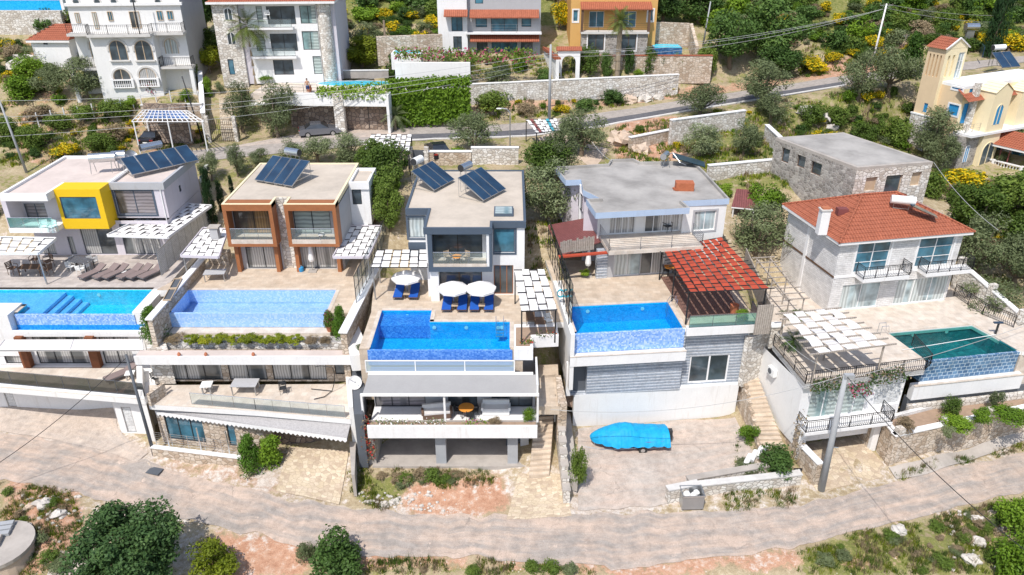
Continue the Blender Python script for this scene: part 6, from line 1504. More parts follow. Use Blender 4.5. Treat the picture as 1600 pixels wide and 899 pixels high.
a=P(1422,318,15.2);c_=P(1464,338,14.3);mb=MB();d=(c_-a).normalized();n_=Vector((-d.y,d.x,0));mb.face([a-n_*.4,c_-n_*.4,c_+n_*.4,a+n_*.4]);mb.face([a-n_*.4-Vector((0,0,.1)),a+n_*.4-Vector((0,0,.1)),c_+n_*.4-Vector((0,0,.1)),c_-n_*.4-Vector((0,0,.1))]);mb.build('collector_panel','solarflat',t_)
for(xa_,xb_,yy_)in((1330,1404,443),(1427,1500,433)):
 f=b.e[0];u0,u1=f.px(xa_,yy_)[0]+.15,f.px(xb_,yy_)[0]-.15;z0=10.2;bb=MB(f);bb.box(u0,u1,-1.15,-.06,9.9,z0);bo=bb.build('balcony','whiteclean',h5)
 rail_bars(h5,[f(u0,-.1,z0),f(u0,-1.1,z0),f(u1,-1.1,z0),f(u1,-.1,z0)],1.0,.14,'black',.014,.14,'balcony_railing',1.)
t5=thing('terrace_block','pink beige terrace block with dark railings around the teal pool','terrace',(*G(1400,520,Z5),1))
tl=[G(1208,540,Z5),G(1258,600,Z5),G(1445,578,Z5),G(1447,563,Z5),G(1387,520,Z5),G(1519,508,Z5),G(1592,548,Z5),G(1640,555,Z5),G(1500,425,Z5),G(1180,450,Z5),G(1190,500,Z5)]
deck('deck',tl,Z5,.35,mat='travlight',parent=t5)
PW=[G(1447,563,6.8),G(1588,548.5,6.8),G(1519,508.5,6.8),G(1387,520.5,6.8)]
p5=pool('swimming_pool','dark teal pool with a dark tiled front wall at the right',PW,6.8,1.4,'tile_teal','pooltile','water_teal',{0:5.0,3:5.0},lamps=[(2,(.3,.7))])
f=Fr(PW[0],PW[1]);MB(f).box(-1.,f.L+.6,-.75,-.24,3.9,5.1).build('catch_channel','whiteclean',t5);MB(f).box(-1.,f.L+.6,-.8,-.6,5.102,5.16).build('channel_edge','travlight',t5);MB(f).box(-1.,f.L+4,-.45,0,2.0,3.89).build('pool_wall','darkgrey',t5);MB(f).box(-1.,f.L+4,-.75,-.46,1.5,3.4).build('stone_plinth','stonewhite',t5);MB(f).box(f.L+.25,f.L+4,-.25,3.2,3.,6.85).build('right_block','travlight',t5)  # dark grey on pool_wall paints the shade of the recess under the channel
fl_=[Vector(G(1208,540,Z5)),Vector(G(1258,600,Z5)),Vector(G(1445,578,Z5))]
def v3(p,z):return Vector((p[0],p[1],z))
rail_bars(t5,[v3(fl_[0],Z5),v3(fl_[1],Z5),v3(fl_[2],Z5)],1.0,.16,'black',.016,.1,'railing',2.)
rail_bars(t5,[P(1445,578,Z5),P(1452,572,Z5),P(1424,540,Z5)],1.0,.16,'black',.016,.1,'railing',2.)
rail_bars(t5,[P(1490,462,Z5),P(1535,492,Z5),P(1583,512,Z5)],1.05,.16,'black',.016,.12,'railing',2.)
MB().prism([fl_[0].xy[:],fl_[1].xy[:],fl_[2].xy[:],G(1436,570,Z5),G(1262,590,Z5),G(1218,540,Z5)],6.5,6.89).build('edge_slab','whiteclean',t5)
fa=Fr(fl_[1],fl_[2]);fb=Fr(G(1180,525,Z5),fl_[1])
LB=Body(t5,[fa.g(.15,.35),fa.g(fa.L-1.0,.35),fa.g(fa.L-1.0,5),fb.g(0,.2)],1.5,6.5,'whiteclean',edge_mats={3:'white'})
LB.win(0,1268,615,1308,637,n=2,g='glassgreen',m='whiteclean',zb=3.5,zt=5.9);LB.win(0,1320,612,1352,633,n=2,g='glassgreen',m='whiteclean',zb=3.5,zt=5.9);LB.win(0,1372,600,1418,628,n=1,g='louvre',m='whiteclean',zb=3.9,zt=5.8,name='shutter');LB.finish()
lf=LB.e[3]
MB(fa).box(.1,6.9,-1.0,.34,3.15,3.4).build('balcony','whiteclean',t5);rail_bars(t5,[fa(.15,.2,3.4),fa(.15,-.95,3.4),fa(6.85,-.95,3.4),fa(6.85,.3,3.4)],1.0,.15,'black',.016,.12,'balcony_railing',1.6)
zg=.45;g0,g1=Vector(G(1262,728,zg)),Vector(G(1360,680,zg));
GB=Body(t5,[fa.g(.2,-.3),fa.g(6.7,-.3),fa.g(6.7,5),fa.g(.2,5)],.3,3.14,'stonewarm',edge_mats={0:'whiteclean'});GB.hole(0,.6,6.0,.35,2.85,.3);GB.finish()
MB(fa).box(.8,.85,.02,5,.4,3.1).build('garage_side','stonewarm',t5);MB(fa).box(6.2,6.25,.02,5,.4,3.1).build('garage_side','stonewarm',t5);MB(fa).box(.8,6.2,3.2,3.3,.4,3.1).build('garage_back','darkwood',t5)
MB().prism([G(1276,768,.15),G(1396,742,.15),fa.g(6.3,-.3),fa.g(6.3,3.3),fa.g(.5,3.3),fa.g(.5,-.3)],0,[.12,.12,.5,.5,.5,.5]).build('garage_floor','crazy',t5)
wl_=thing('boundary_wall','short stone wall with pale cap left of the garage ramp and the concrete pole','wall',P(1260,740,.4));f=Fr(G(1250,698,2.0),G(1278,727,2.0));MB(f).box(0,f.L,0,.45,.1,2.0).build('masonry','stonewarm',wl_);MB(f).box(0,f.L,-.04,.49,2.0,2.08).build('wall_cap','whiteclean',wl_)
rwl=thing('retaining_wall','long cream stone retaining wall along the road at the lower right','wall',P(1480,700,.3));c1,c2=Vector(G(1387,728,.3)),Vector(G(1640,668,.5));f=Fr(c1,c2)
MB(f).box(0,f.L,0,.4,.0,2.9).build('masonry','stonewarm',rwl);MB(f).box(-.05,f.L,-.05,.45,2.9,2.98).build('wall_cap','whiteclean',rwl);f2=Fr(fa.g(6.75,-.3),tuple(c1));MB(f2).box(0,f2.L-.02,0,.4,.1,2.9).build('return_wall','stonewarm',rwl);MB(f2).box(0,f2.L-.1,-.05,.45,2.9,2.98).build('wall_cap','whiteclean',rwl)
for u in(.2,4.2,8.2,12):MB(f).box(u,u+.5,-.06,.46,2.982,3.45).build('pier','stonewhite',rwl)
MB().prism([f.g(.3,.42),f.g(f.L,.42),f.g(f.L,6.5),fa.g(fa.L+.5,.6),fa.g(7.0,.2)],.5,2.85).build('garden_bed','soilbed',rwl)
fq=Fr(fa.g(6.95,-.2),fa.g(fa.L+12,2.0));MB(fq).box(0,fq.L,0,.3,2,3.1).build('upper_wall','ashlar',rwl)
sw=thing('boundary_wall','rough stone wall with pillars between the red pergola terrace and the woven white pergola','wall',P(1190,500,8));f=Fr(G(1172,522,8.2),G(1210,518,7.6));MB(f).box(0,f.L,0,.4,3.5,7.8).build('masonry','stonewhite',sw);f=Fr(G(1204,512,8.2),G(1222,511,8.2));MB(f).box(0,f.L,-.2,.4,6.5,8.3).build('pier','stonewhite',sw);MB(f).box(-.06,f.L+.06,-.26,.46,8.3,8.4).build('pier_cap','white',sw)
canopy('pergola','woven white cloth pergola on grey timber posts at the tiled villa terrace',9.5,[(1222,490),(1305,482),(1388,539),(1278,553)],5,7,base=Z5,cover=.95,along='v',over=.12,amp=.05,post='oldboards',beam='oldboards',br=.07,stripcols=['canvas','canvasdirty'],legs=[(.02,.03),(.97,.03),(.02,.97),(.97,.97),(.5,.5)])
ac_unit('air_conditioner','white air conditioner on the sunlit side wall of the tiled villa, above the steps',lf,lf.L*.45,0,5.2)
# houses behind the upper road
def wallbox(name,label,cat,p0,p1,z0,z1,t=.4,mat='stonewhite',cap='white',group=None,z1b=None,part='masonry'):
 "free-standing wall between two ground points (x, y)"
 f=Fr(p0,p1);r=thing(name,label,cat,(*((Vector(p0)+Vector(p1))/2),z0),group);z1b=z1 if z1b is None else z1b
 MB(f).prism([(0,0),(f.L,0),(f.L,t),(0,t)],z0,[z1,z1b,z1b,z1]).build(part,mat,r)
 if cap:MB(f).prism([(-.04,-.05),(f.L+.04,-.05),(f.L+.04,t+.05),(-.04,t+.05)],[z1+.002,z1b+.002,z1b+.002,z1+.002],[z1+.09,z1b+.09,z1b+.09,z1+.09]).build('wall_cap',cap,r)
 return r
# white mansion with arches
hm=thing('mansion','tall white mansion with round arches and iron balconies at the top left','house',(*Q(210,150,89).xy,15.6),'houses above the upper road')
A=Q(163,158,88);B=Q(257,150,88.6);fm=Fr(A.xy,B.xy);zt_=23.0
c=Body(hm,[fm.g(0,0),fm.g(fm.L,0),fm.g(fm.L,3),fm.g(0,3)],15.4,zt_,'white');c.finish()
WL=fm.px(112,40,1.8)[0];WR=fm.px(287,40,1.8)[0]
u_=Body(hm,[fm.g(WL,1.8),fm.g(WR,1.8),fm.g(WR+.3,9.5),fm.g(WL,9.5)],15.4,29.5,'white',edge_mats={1:'greywall'});u_.finish(cap=True)  # grey on the right side is shade painted onto a white wall
def mpx(x,y,v):return fm.px(x,y,v)
fu=Fr(fm.g(0,1.8),fm.g(fm.L,1.8))
for x,y0,y1 in((181,63,94),(221,63,94),(188,108,136),(228,106,134)):
 a=fm.px(x,y0);b=fm.px(x,y1);arch_win(hm,fm,a[0],1.9,b[1],a[1],g='glasscurtain' if y0>100 else 'glass',trim='salt',out=.04)
 rb=MB(fm);
 if y0>100:balusters(hm,[fm(a[0]-1.1,-.2,b[1]-.1),fm(a[0]+1.1,-.2,b[1]-.1)],.95,.22,name='balustrade')
 else:MB(fm).box(a[0]-1.1,a[0]+1.1,-.25,-.002,b[1]-.15,b[1]-.02).build('sill','salt',hm)
for x,y0,y1,w_ in((146,62,91,1.2),(265,60,84,1.5)):
 a=fm.px(x,y0,1.8);b=fm.px(x,y1,1.8);arch_win(hm,fu,a[0],w_,b[1],a[1],trim='salt',g='glasspale')
for x0,x1,y0,y1,g in((116,127,20,36,'glasspale'),(143,156,19,45,'glasspale'),(167,178,18,33,'glassblue'),(201,222,18,44,'glasscurtain'),(244,256,17,32,'glassblue'),(260,272,17,31,'glassblue')):
 a=fm.px(x0,y0,1.8);b=fm.px(x1,y1,1.8);wf=MB(fm);window(hm,Fr(fm.g(0,1.7),fm.g(fm.L,1.7)),a[0],b[0],b[1],a[1],m='woodlight',g=g,depth=.08)
for x in(119,152,178,208,247):a=fm.px(x,3,1.8);q=fm(a[0],1.78,a[1]);mb=MB();mb.tube(q,q-Vector((fm.n.x,fm.n.y,0))*.06,.45,n=18);o=mb.build('round_window','salt',hm);mb=MB();mb.tube(q-Vector((fm.n.x,fm.n.y,0))*.05,q-Vector((fm.n.x,fm.n.y,0))*.09,.3,n=14);mb.build('pane','glass',o)
MB(fm).prism([(WL-.2,.4),(0,.4),(0,-.6),(fm.L,-.6),(fm.L,.4),(WR+.2,.4),(WR+.2,1.8),(WL-.2,1.8)],zt_-.02,zt_+.25).build('balcony','salt',hm)
zz=zt_+.25;rail_bars(hm,[fm(WL-.1,.5,zz),fm(0,.5,zz),fm(.1,-.5,zz),fm(fm.L-.1,-.5,zz),fm(fm.L,.5,zz),fm(WR+.1,.5,zz),fm(WR+.1,1.7,zz)],1.0,.2,'black',.014,.05,'balcony_railing')
for a,b in((WL-.8,-.02),(fm.L+.02,WR+.5)):
 MB(fm).box(a,b,.3,1.8,19.3,19.55).build('balcony','salt',hm);rail_bars(hm,[fm(a+.05,1.7,19.55),fm(a+.05,.4,19.55),fm(b-.05,.4,19.55),fm(b-.05,1.7,19.55)],1.,.2,'black',.014,.05,'balcony_railing')
for u in(WL-.6,WR+.3):MB(fm).box(u-.2,u+.2,.4,.8,15.4,19.3).build('column','white',hm)
MB(fm).box(WL-.15,WR+.3,1.5,1.8,26.0,26.3).build('cornice','whiteclean',hm)
MB(fm).box(fm.L-1.2,fm.L-1.1,-.4,-.3,23.2,29).build('drainpipe','black',hm)
# modern villa behind with stone corners
hv=thing('villa','three storey white villa with large windows and rounded stone corners behind the pool deck','house',(*Q(430,120,92).xy,17.2),'houses above the upper road')
fv=Fr(Q(388,117,92.0).xy,Q(527,112,92.6).xy);L=fv.L
vb=Body(hv,[fv.g(0,0),fv.g(L-1.7,0),fv.g(L-1.7,10),fv.g(0,10)],17.,26.0,'whiteclean')
for x0,x1,y0,y1,n in((399,412,10,35,1),(415,463,10,38,2),(467,502,9,37,2),(398,416,54,80,1),(421,466,53,80,2),(471,506,49,78,2),(426,460,94,117,2),(488,509,88,116,1),(388,396,90,117,1)):
 vb.win(0,x0,y0,x1,y1,n=n,g='glassgreen' if n<2 or x0>465 else 'glass')
vb.finish()
for zf_ in(20.2,23.4):MB(fv).box(.9,L-4.4,-.8,-.003,zf_-.2,zf_+.05).build('balcony','whiteclean',hv);rail_glass(hv,[fv(1.0,-.7,zf_+.05),fv(L-4.5,-.7,zf_+.05)],.9,'railglass','black')
pc=MB();q=fv(L-.95,.5,0);pc.tube((q.x,q.y,17),(q.x,q.y,26.0),.8,n=18);pc.build('stone_corner','stonewhite',hv)
MB(fv).box(L-.3,L+.3,.6,10,17,26.0).build('side_wall','lilac',hv)  # lilac here is the shade of a white side wall, painted in
tw=Body(hv,[fv.g(-2.9,-.3),fv.g(-.05,-.3),fv.g(-.05,9),fv.g(-2.9,9)],16.6,26.0,'stonewhite');tw.win(0,355,93,368,117,n=1,g='glassblue',name='door');tw.finish()
ft_=tw.e[0]
for x,y0,y1 in((355,12,31),(360,50,69)):a=ft_.px(x,y0);b=ft_.px(x,y1);arch_win(hv,ft_,a[0],.95,b[1],a[1],m='whiteclean',g='glass')
MB(fv).box(-.04,.7,-.02,.3,17,26.0).build('pilaster','lilac',hv)
MB(fv).box(-3.3,L+.6,-.9,10.2,26.0,26.25).build('eaves','whiteclean',hv);tiled(hv,[[fv(-3.3,-.9,26.26),fv(L+.6,-.9,26.26),fv(L-3,4.5,28),fv(.5,4.5,28)],[fv(L+.6,-.9,26.26),fv(L+.6,10.2,26.26),fv(L-3,4.5,28)],[fv(-3.3,10.2,26.26),fv(-3.3,-.9,26.26),fv(.5,4.5,28)],[fv(L+.6,10.2,26.26),fv(-3.3,10.2,26.26),fv(.5,4.5,28),fv(L-3,4.5,28)]])
dk=thing('terrace_block','raised pool deck over a dark stone garage wall behind the grey car','terrace',(*Q(530,200,85).xy,13.2));fd=Fr(Q(450,200,85.5).xy,Q(607,200,85.0).xy);L=fd.L
MB(fd).box(-1,L,.0,.5,16.2,17.35).build('deck_wall','whiteclean',dk);MB(fd).box(0,L,1.4,1.7,13.0,16.2).build('garage_wall','stonedark',dk);MB(fd).box(-4,L+.1,0,7,16.0,16.2).build('deck_slab','white',dk)
MB(fd).prism([(-4,.5),(L,.5),(L,6.5),(-4,6.5)],16.2,17.1).build('paving','travlight',dk)
u0=fd.px(523,180)[0];MB(fd).box(u0,u0+1.1,-.15,.6,13.0,17.4).build('stone_pillar','stonewhite',dk);MB(fd).box(L-.05,L+.25,-.1,1.5,13,17.3).build('side_pillar','white',dk)
u0=fd.px(571,180)[0];MB(fd).box(u0,u0+.06,1.36,1.4,13.0,16.2).build('downpipe','black',dk)
rail_lines(dk,[fd(-4,.2,17.3),fd(3.8,.2,17.3)],1.0,3,'black',1.6)
c=P(560,130,17.2);pb=thing('swimming_pool','round ended turquoise pool on the raised deck behind the ivy','swimming pool',(c.x,c.y,17.1));mb=MB();W_,D_=5.0,1.6;pts=[(c.x+W_*math.cos(t)*(1 if abs(math.cos(t))<.9 else 1),c.y+D_*math.sin(t))for t in[2*PI*k/28 for k in range(28)]]
MB().prism(pts,17.0,17.16).build('coping','whiteclean',pb);MB().prism([(c.x+(x-c.x)*.95,c.y+(y-c.y)*.85)for x,y in pts],17.1,17.18).build('basin','mosaic_turq',pb);MB().face([(c.x+(x-c.x)*.95,c.y+(y-c.y)*.85,17.185)for x,y in pts]).build('water','water_pale',pb)
hw=wallbox('garden_wall','low grey wall with open squares behind the round ended pool','wall',G(515,118,17.4),G(607,117,17.4),17,17.9,.25,'concrete')
def person(label,p,rz=0.,h=1.72):
 r=thing('person',label,'person',p);k=h/1.75
 V=[(0,0,.95,.13),(0,.0,1.12,.125),(0,.01,1.32,.15),(0,.0,1.45,.09),(0,-.01,1.53,.055),(0,-.02,1.62,.095),(0,-.01,1.70,.085)]
 for s in(-1,1):
  V+=[(s*.1,0,.90,.10),(s*.11,-.03*s,.50,.062),(s*.11,.04+.05*s,.09,.042),(s*.12,-.10+.05*s,.04,.035)]
  V+=[(s*.19,0,1.42,.062),(s*.25,.03,1.15,.045),(s*.27,-.08,.92,.034),(s*.27,-.12,.84,.03)]
 E_=[(0,1),(1,2),(2,3),(3,4),(4,5),(5,6)]
 for j in(7,15):E_+=[(0,j),(j,j+1),(j+1,j+2),(j+2,j+3),(2,j+4),(j+4,j+5),(j+5,j+6),(j+6,j+7)]
 me=bpy.data.meshes.new('body');me.from_pydata([(x*k,y*k,z*k)for x,y,z,_ in V],E_,[]);o=bpy.data.objects.new('body',me);C.objects.link(o);o.parent=r
 sk_=o.modifiers.new('s','SKIN');sv=me.skin_vertices[0].data
 for i,v in enumerate(V):sv[i].radius=(v[3]*k,v[3]*k);sv[i].use_root=(i==0)
 sb=o.modifiers.new('d','SUBSURF');sb.levels=1;sb.render_levels=1
 dg=bpy.context.evaluated_depsgraph_get();m2=bpy.data.meshes.new_from_object(o.evaluated_get(dg));o.modifiers.clear();o.data=m2;m2.name='body'
 m2.materials.clear();m2.materials.append(M('skin'));m2.shade_smooth()
 hd=MB();hd.ball((0,.005,1.69*k),(.105*k,.115*k),.09*k,12,6);hd.build('hair','black',None).parent=r;hr=children(r)[-1]
 sh=MB();sh.lathe((0,0,0),[(.155*k,1.02*k),(.18*k,.92*k),(.185*k,.84*k)],12)
 for s in(-1,1):sh.tube((s*.095*k,0,.86*k),(s*.11*k,-.02*s,.56*k),.10*k,.095*k,10)
 so2=sh.build('shorts','shorts',None);so2.parent=r
 r.rotation_euler=(0,0,rz);return r
p=fd(fd.px(477,140)[0],.9,17.1);person('shirtless person in dark shorts standing at the edge of the raised pool deck',(p.x,p.y,17.1),.3)
# white house with red tile awnings
hc=thing('townhouse','white house with two terracotta tiled awnings across its front, top centre','house',(*Q(770,85,102).xy,18.0),'houses above the upper road')
fc=Fr(Q(732,85,102).xy,Q(844,85,102).xy);L=fc.L
cb=Body(hc,[fc.g(0,0),fc.g(L,0),fc.g(L,9),fc.g(0,9)],17.8,30,'whiteclean',edge_mats={0:'greywall'})
for x0,x1,y0,y1,n,g in((743,761,27,43,1,'glassblue'),(767,809,26,50,2,'glassblue'),(815,830,26,42,1,'glassblue'),(745,762,65,84,2,'glass'),(768,808,65,84,3,'glassblue'),(814,832,64,80,1,'glass'),(742,755,-10,6,1,'glassblue')):cb.win(0,x0,y0,x1,y1,n=n,g=g)
cb.finish()
lc=Body(hc,[fc.g(-3.7,-.9),fc.g(-.02,-.9),fc.g(-.02,8),fc.g(-3.7,8)],17.8,28.2,'whiteclean');lc.win(0,705,25,723,49,n=2,g='glassblue');lc.win(0,708,57,722,78,n=2,g='glass');lc.finish(cap=True)
q=fc(-1.9,-.92,27.3);MB().tube(q,q+Vector((0,-.06,0)),.35,n=16).build('round_window','darkgrey',hc)
for x0,x1,ya,yb_,v0 in((694,731,15,25,-.9),(734,842,15,27,0),(734,843,53,64,0)):
 ua,ub=fc.px(x0,20,v0)[0],fc.px(x1,20,v0)[0];za=fc.px(780,ya,v0)[1];zb=fc.px(780,yb_,v0-.9)[1];mb=MB(fc);mb.quad((ua,v0-1.1,zb),(ub,v0-1.1,zb),(ub,v0-.002,za),(ua,v0-.002,za));mb.quad((ua,v0-1.1,zb-.12),(ua,v0-.002,za-.12),(ub,v0-.002,za-.12),(ub,v0-1.1,zb-.12));mb.quad((ua,v0-1.1,zb-.12),(ub,v0-1.1,zb-.12),(ub,v0-1.1,zb),(ua,v0-1.1,zb));mb.build('tiled_awning','rooftile',hc)
zf_=fc.px(780,51,-.9)[1];MB(fc).box(-.2,L+.1,-1.2,-.01,zf_-.2,zf_).build('balcony','whiteclean',hc);rail_lines(hc,[fc(0,-1.1,zf_),fc(L,-1.1,zf_)],1.,3,'metal',3)
zf_=fc.px(780,24,0)[1];MB(fc).box(.3,L,-.3,-.004,27.2,27.5).build('cornice','whiteclean',hc)
# ochre house
ho=thing('townhouse','ochre house with a tiled balcony roof behind the single palm, top centre right','house',(*Q(955,80,102).xy,18.0),'houses above the upper road')
fo=Fr(Q(890,80,103).xy,Q(1022,80,103).xy);L=fo.L
ob=Body(ho,[fo.g(0,0),fo.g(L,0),fo.g(L,9),fo.g(0,9)],17.8,30,'ochre');
for x0,x1,y0,y1,n,g in((896,903,16,34,1,'glassblue'),(1013,1020,15,33,1,'glassblue')):ob.win(0,x0,y0,x1,y1,n=n,g=g,surround='whiteclean',m='whiteclean')
ub_=fo.px(921,30)[0]
for x0,x1 in((921,943),(971,993)):ob.win(0,x0,18,x1,43,n=2,g='glassblue',m='whiteclean');
ob.finish()
ua,ub=fo.px(908,40)[0],fo.px(1011,40)[0];lb=Body(ho,[fo.g(ua,-1.2),fo.g(ub,-1.2),fo.g(ub,-.02),fo.g(ua,-.02)],17.6,21.2,'stonegrey')
for x0,x1 in((919,943),(971,993)):lb.win(0,x0,54,x1,79,n=2,g='glass',m='darkwood',surround='whiteclean')
lb.finish();MB(fo).box(ua-.1,ub+.1,-1.5,-.01,21.2,21.45).build('balcony','salt',ho);rail_lines(ho,[fo(ua,-1.4,21.45),fo(ub,-1.4,21.45)],1.,4,'black',2)
mb=MB(fo)
za,zb=fo.px(950,3,-.2)[1],fo.px(950,14,-1.6)[1];mb.quad((ua-.2,-1.6,zb),(ub+.3,-1.6,zb),(ub+.3,-.01,za),(ua-.2,-.01,za));mb.quad((ua-.2,-1.6,zb-.15),(ub+.3,-1.6,zb-.15),(ub+.3,-1.6,zb),(ua-.2,-1.6,zb));mb.quad((ua-.2,-1.6,zb-.15),(ua-.2,-.01,za-.2),(ub+.3,-.01,za-.2),(ub+.3,-1.6,zb-.15));mb.build('tiled_awning','rooftile',ho)
for u in(ua,(ua+ub)/2,ub):MB(fo).box(u-.15,u+.15,-1.45,-1.15,21.45,zb-.15).build('column','darkwood',ho)
pr=thing('terrace_block','stone retaining wall with a small stair and raised pool right of the ochre house','terrace',(*Q(1050,75,101).xy,18));a,b=Q(1010,70,105),Q(1075,66,105);f=Fr(a.xy,b.xy);MB(f).prism([(0,0),(f.L,0),(f.L,.4),(0,.4)],17.5,[22.2,22.0,22.0,22.2]).build('masonry','stonewarm',pr);f2=Fr(b.xy,Q(1087,72,101).xy);MB(f2).prism([(0,0),(f2.L,0),(f2.L,.4),(0,.4)],17.5,[22.0,19.8,19.8,22.0]).build('masonry','stonewarm',pr)
a,b=Q(1022,78,101),Q(1066,78,101);f=Fr(a.xy,b.xy);MB(f).box(0,f.L,0,2.8,17.5,19.6).build('pool_shell','mosaic_dark',pr);MB(f).box(.1,f.L-.1,.1,2.7,19.602,19.62).build('water','mosaic_turq',pr)
ga=thing('gate','white arched gateway with an iron gate and tiled cap below the ochre house','gate',(*T(888,124).xy,T(888,124).z));q=T(888,124);f=Fr((q.x-1.35,q.y),(q.x+1.35,q.y));z=q.z-.1
mb=MB(f);mb.box(0,.5,0,.5,z,z+3.5);mb.box(2.2,2.7,0,.5,z,z+3.5);
for k in range(8):
 a0,a1=PI*k/8,PI*(k+1)/8;x0,x1=1.35-.85*math.cos(a0),1.35-.85*math.cos(a1);h0,h1_=z+2.1+.85*math.sin(a0),z+2.1+.85*math.sin(a1);mb.quad((x0,0,h0),(x1,0,h1_),(x1,0,z+3.5),(x0,0,z+3.5));mb.quad((x0,0,h0),(x0,.5,h0),(x1,.5,h1_),(x1,0,h1_))
mb.quad((0,0,z+3.5),(2.7,0,z+3.5),(2.7,.5,z+3.5),(0,.5,z+3.5));mb.build('gateway','whiteclean',ga);MB(f).prism([(-.2,-.2),(2.9,-.2),(2.9,.7),(-.2,.7)],z+3.5,[z+3.6,z+3.6,z+3.9,z+3.9]).build('tiled_cap','rooftile',ga)
gm=MB(f)
for k in range(11):gm.ft((.55+k*.16,.25,z),(.55+k*.16,.25,z+2.2+.5*math.sin(PI*(k+.5)/11)),.02,n=4)
gm.ft((.5,.25,z+1.1),(2.2,.25,z+1.1),.025,n=4);gm.build('gate_leaf','black',ga)
wt=thing('boundary_wall','white wall with sloping terracotta tile cap left of the arched gateway','wall',T(868,110));a,b=P(855,66,20.3),P(874,92,19.5);f=Fr(b.xy,a.xy);MB(f).box(0,f.L,0,.4,15.5,19.4).build('masonry','white',wt);MB(f).prism([(0,-.2),(f.L,-.2),(f.L,.6),(0,.6)],[19.4]*4,[19.6,19.6,19.8,19.8]).build('tiled_cap','rooftile',wt)
# walls
a,b=P(905,122,16.2),P(1110,122,16.2);wallbox('garden_wall','warm stone garden wall behind the shrubs below the ochre house','wall',a.xy,b.xy,15.5,18.9,.5,'stonewarm','rooftile')
a,b=P(722,168,14),P(965,152,14.2);wallbox('retaining_wall','long rough stone retaining wall with a pale coping above the upper road','wall',a.xy,b.xy,13.5,16.0,.5,'stonerough',None)
a,b=P(735,142,16.3),P(1060,130,16.0);wallbox('parapet_wall','long low white stone parapet above the rough retaining wall','wall',a.xy,b.xy,14.5,17.0,.4,'stonewhite','white')
a,b=P(590,84,19.5),P(692,80,19.5);wallbox('retaining_wall','pale pink stone wall between the rounded corner villa and the white house','wall',a.xy,b.xy,18,21.5,.5,'stonewarm',None)
a,b=P(618,120,17.8),P(735,120,17.8);wallbox('garden_wall','white and stone wall under the flowering hedge below the white house','wall',a.xy,b.xy,16,19.4,.5,'white',None)
q=P(637,83,19.8);pl=thing('swimming_pool','small blue pool half hidden by the hedge left of the white house','swimming pool',(q.x,q.y,19));MB().box(q.x-1.9,q.x+1.7,q.y-1,q.y+1.4,18,19.9).build('basin','whiteclean',pl);MB().box(q.x-1.7,q.x+1.5,q.y-.8,q.y+1.2,19.902,19.92).build('water','mosaic_turq',pl)
a,b=P(609,195,13.3),P(735,190,13.6);IV0=(a,b);wallbox('retaining_wall','tall retaining wall covered by dense green ivy beside the raised deck','wall',a.xy,b.xy,13,17.0,.5,'stonewarm',None)
for i,(x0,y0,x1,y1,z0,z1,mt,lab)in enumerate(((663,262,738,262,12.3,13.9,'stonewarm','low stone wall right of the dark entrance gate behind the slate villa'),(737,262,810,262,12.3,14.3,'stonewhite','pale stone wall behind the roof of the slate villa, stepping up'),(985,235,1048,222,12.9,14.2,'stonewarm','low pinkish stone wall running towards the tall white stone wall'),(1046,232,1160,215,12.6,15.6,'stonewhite','tall white stone wall standing alone among olive trees'),(1104,300,1222,288,11,13.6,'stonewhite','white stone garden wall behind the pale blue villa'),(1203,268,1277,318,11,13.0,'stonewhite','stone wall with sloping white cap beside the old stone building'),(1190,232,1212,255,12,14.6,'stonewhite','short white stone wall at the left corner of the old stone building'))):
 wallbox('garden_wall',lab,'wall',P(x0,y0,z0).xy,P(x1,y1,z0).xy,z0-1.5,z1,.4,mt,'whiteclean')
q=P(655,262,12.3);gt=thing('gate','dark solid entrance gate between two stone posts behind the slate villa','gate',(q.x,q.y,12.2));MB().box(q.x-.55,q.x+.55,q.y,q.y+.08,12.2,14.1).build('gate_leaf','darkgrey',gt)
for s in(-1,1):MB().box(q.x+s*.8-.22,q.x+s*.8+.22,q.y-.2,q.y+.3,11.5,14.4).build('gate_post','stonewhite',gt)
MB().box(q.x-.6,q.x+.6,q.y-2.5,q.y,11.6,12.1).build('steps','travertine',gt)
# top left: pool wall, stone wall, small house
q0,q1=Q(-30,60,106),Q(104,60,106);f=Fr(q0.xy,q1.xy);wr=wallbox('retaining_wall','broad pale stone retaining wall under the blue pool wall, top left corner','wall',q0.xy,q1.xy,19.0,Q(0,17,106).z,.6,'stonewhite',None)
pw=thing('swimming_pool','long bright blue raised pool wall in the top left corner','swimming pool',(*Q(40,17,107).xy,23));zb=Q(0,17,107).z;zt2=Q(0,1,107).z;f=Fr(Q(-30,17,107).xy,Q(97,17,107).xy);MB(f).box(0,f.L,0,4,zb-1,zt2).build('pool_shell','mosaic_azure',pw);MB(f).box(0,f.L,-.02,.2,zt2,zt2+.1).build('pool_rim','mosaic_pale',pw);MB(f).box(f.L+.01,f.L+.4,0,4,zb-1,zt2+.1).build('end_wall','whiteclean',pw)
sh_=thing('cottage','small white cottage with a terracotta roof beside the tall white mansion','house',(*Q(80,75,96).xy,17.8));f=Fr(Q(50,74,96).xy,Q(108,74,96).xy);L=f.L;bb=Body(sh_,[f.g(0,0),f.g(L,0),f.g(L,5),f.g(0,5)],16.5,21.4,'whiteclean');bb.win(0,64,48,73,61,n=1,g='glassblue',m='whiteclean');bb.win(0,66,63,75,70,n=1,g='glass');bb.finish()
e_=[f(-.4,-.4,21.4),f(L+.4,-.4,21.4),f(L+.4,5.4,21.4),f(-.4,5.4,21.4)];r1_,r2_=f(2.2,2.5,22.9),f(L,2.5,22.9);tiled(sh_,[[e_[0],e_[1],r2_,r1_],[e_[1],e_[2],r2_],[e_[2],e_[3],r1_,r2_],[e_[3],e_[0],r1_]])
MB(f).box(-.35,L+.35,-.35,-.2,21.1,21.38).build('eaves','whiteclean',sh_)
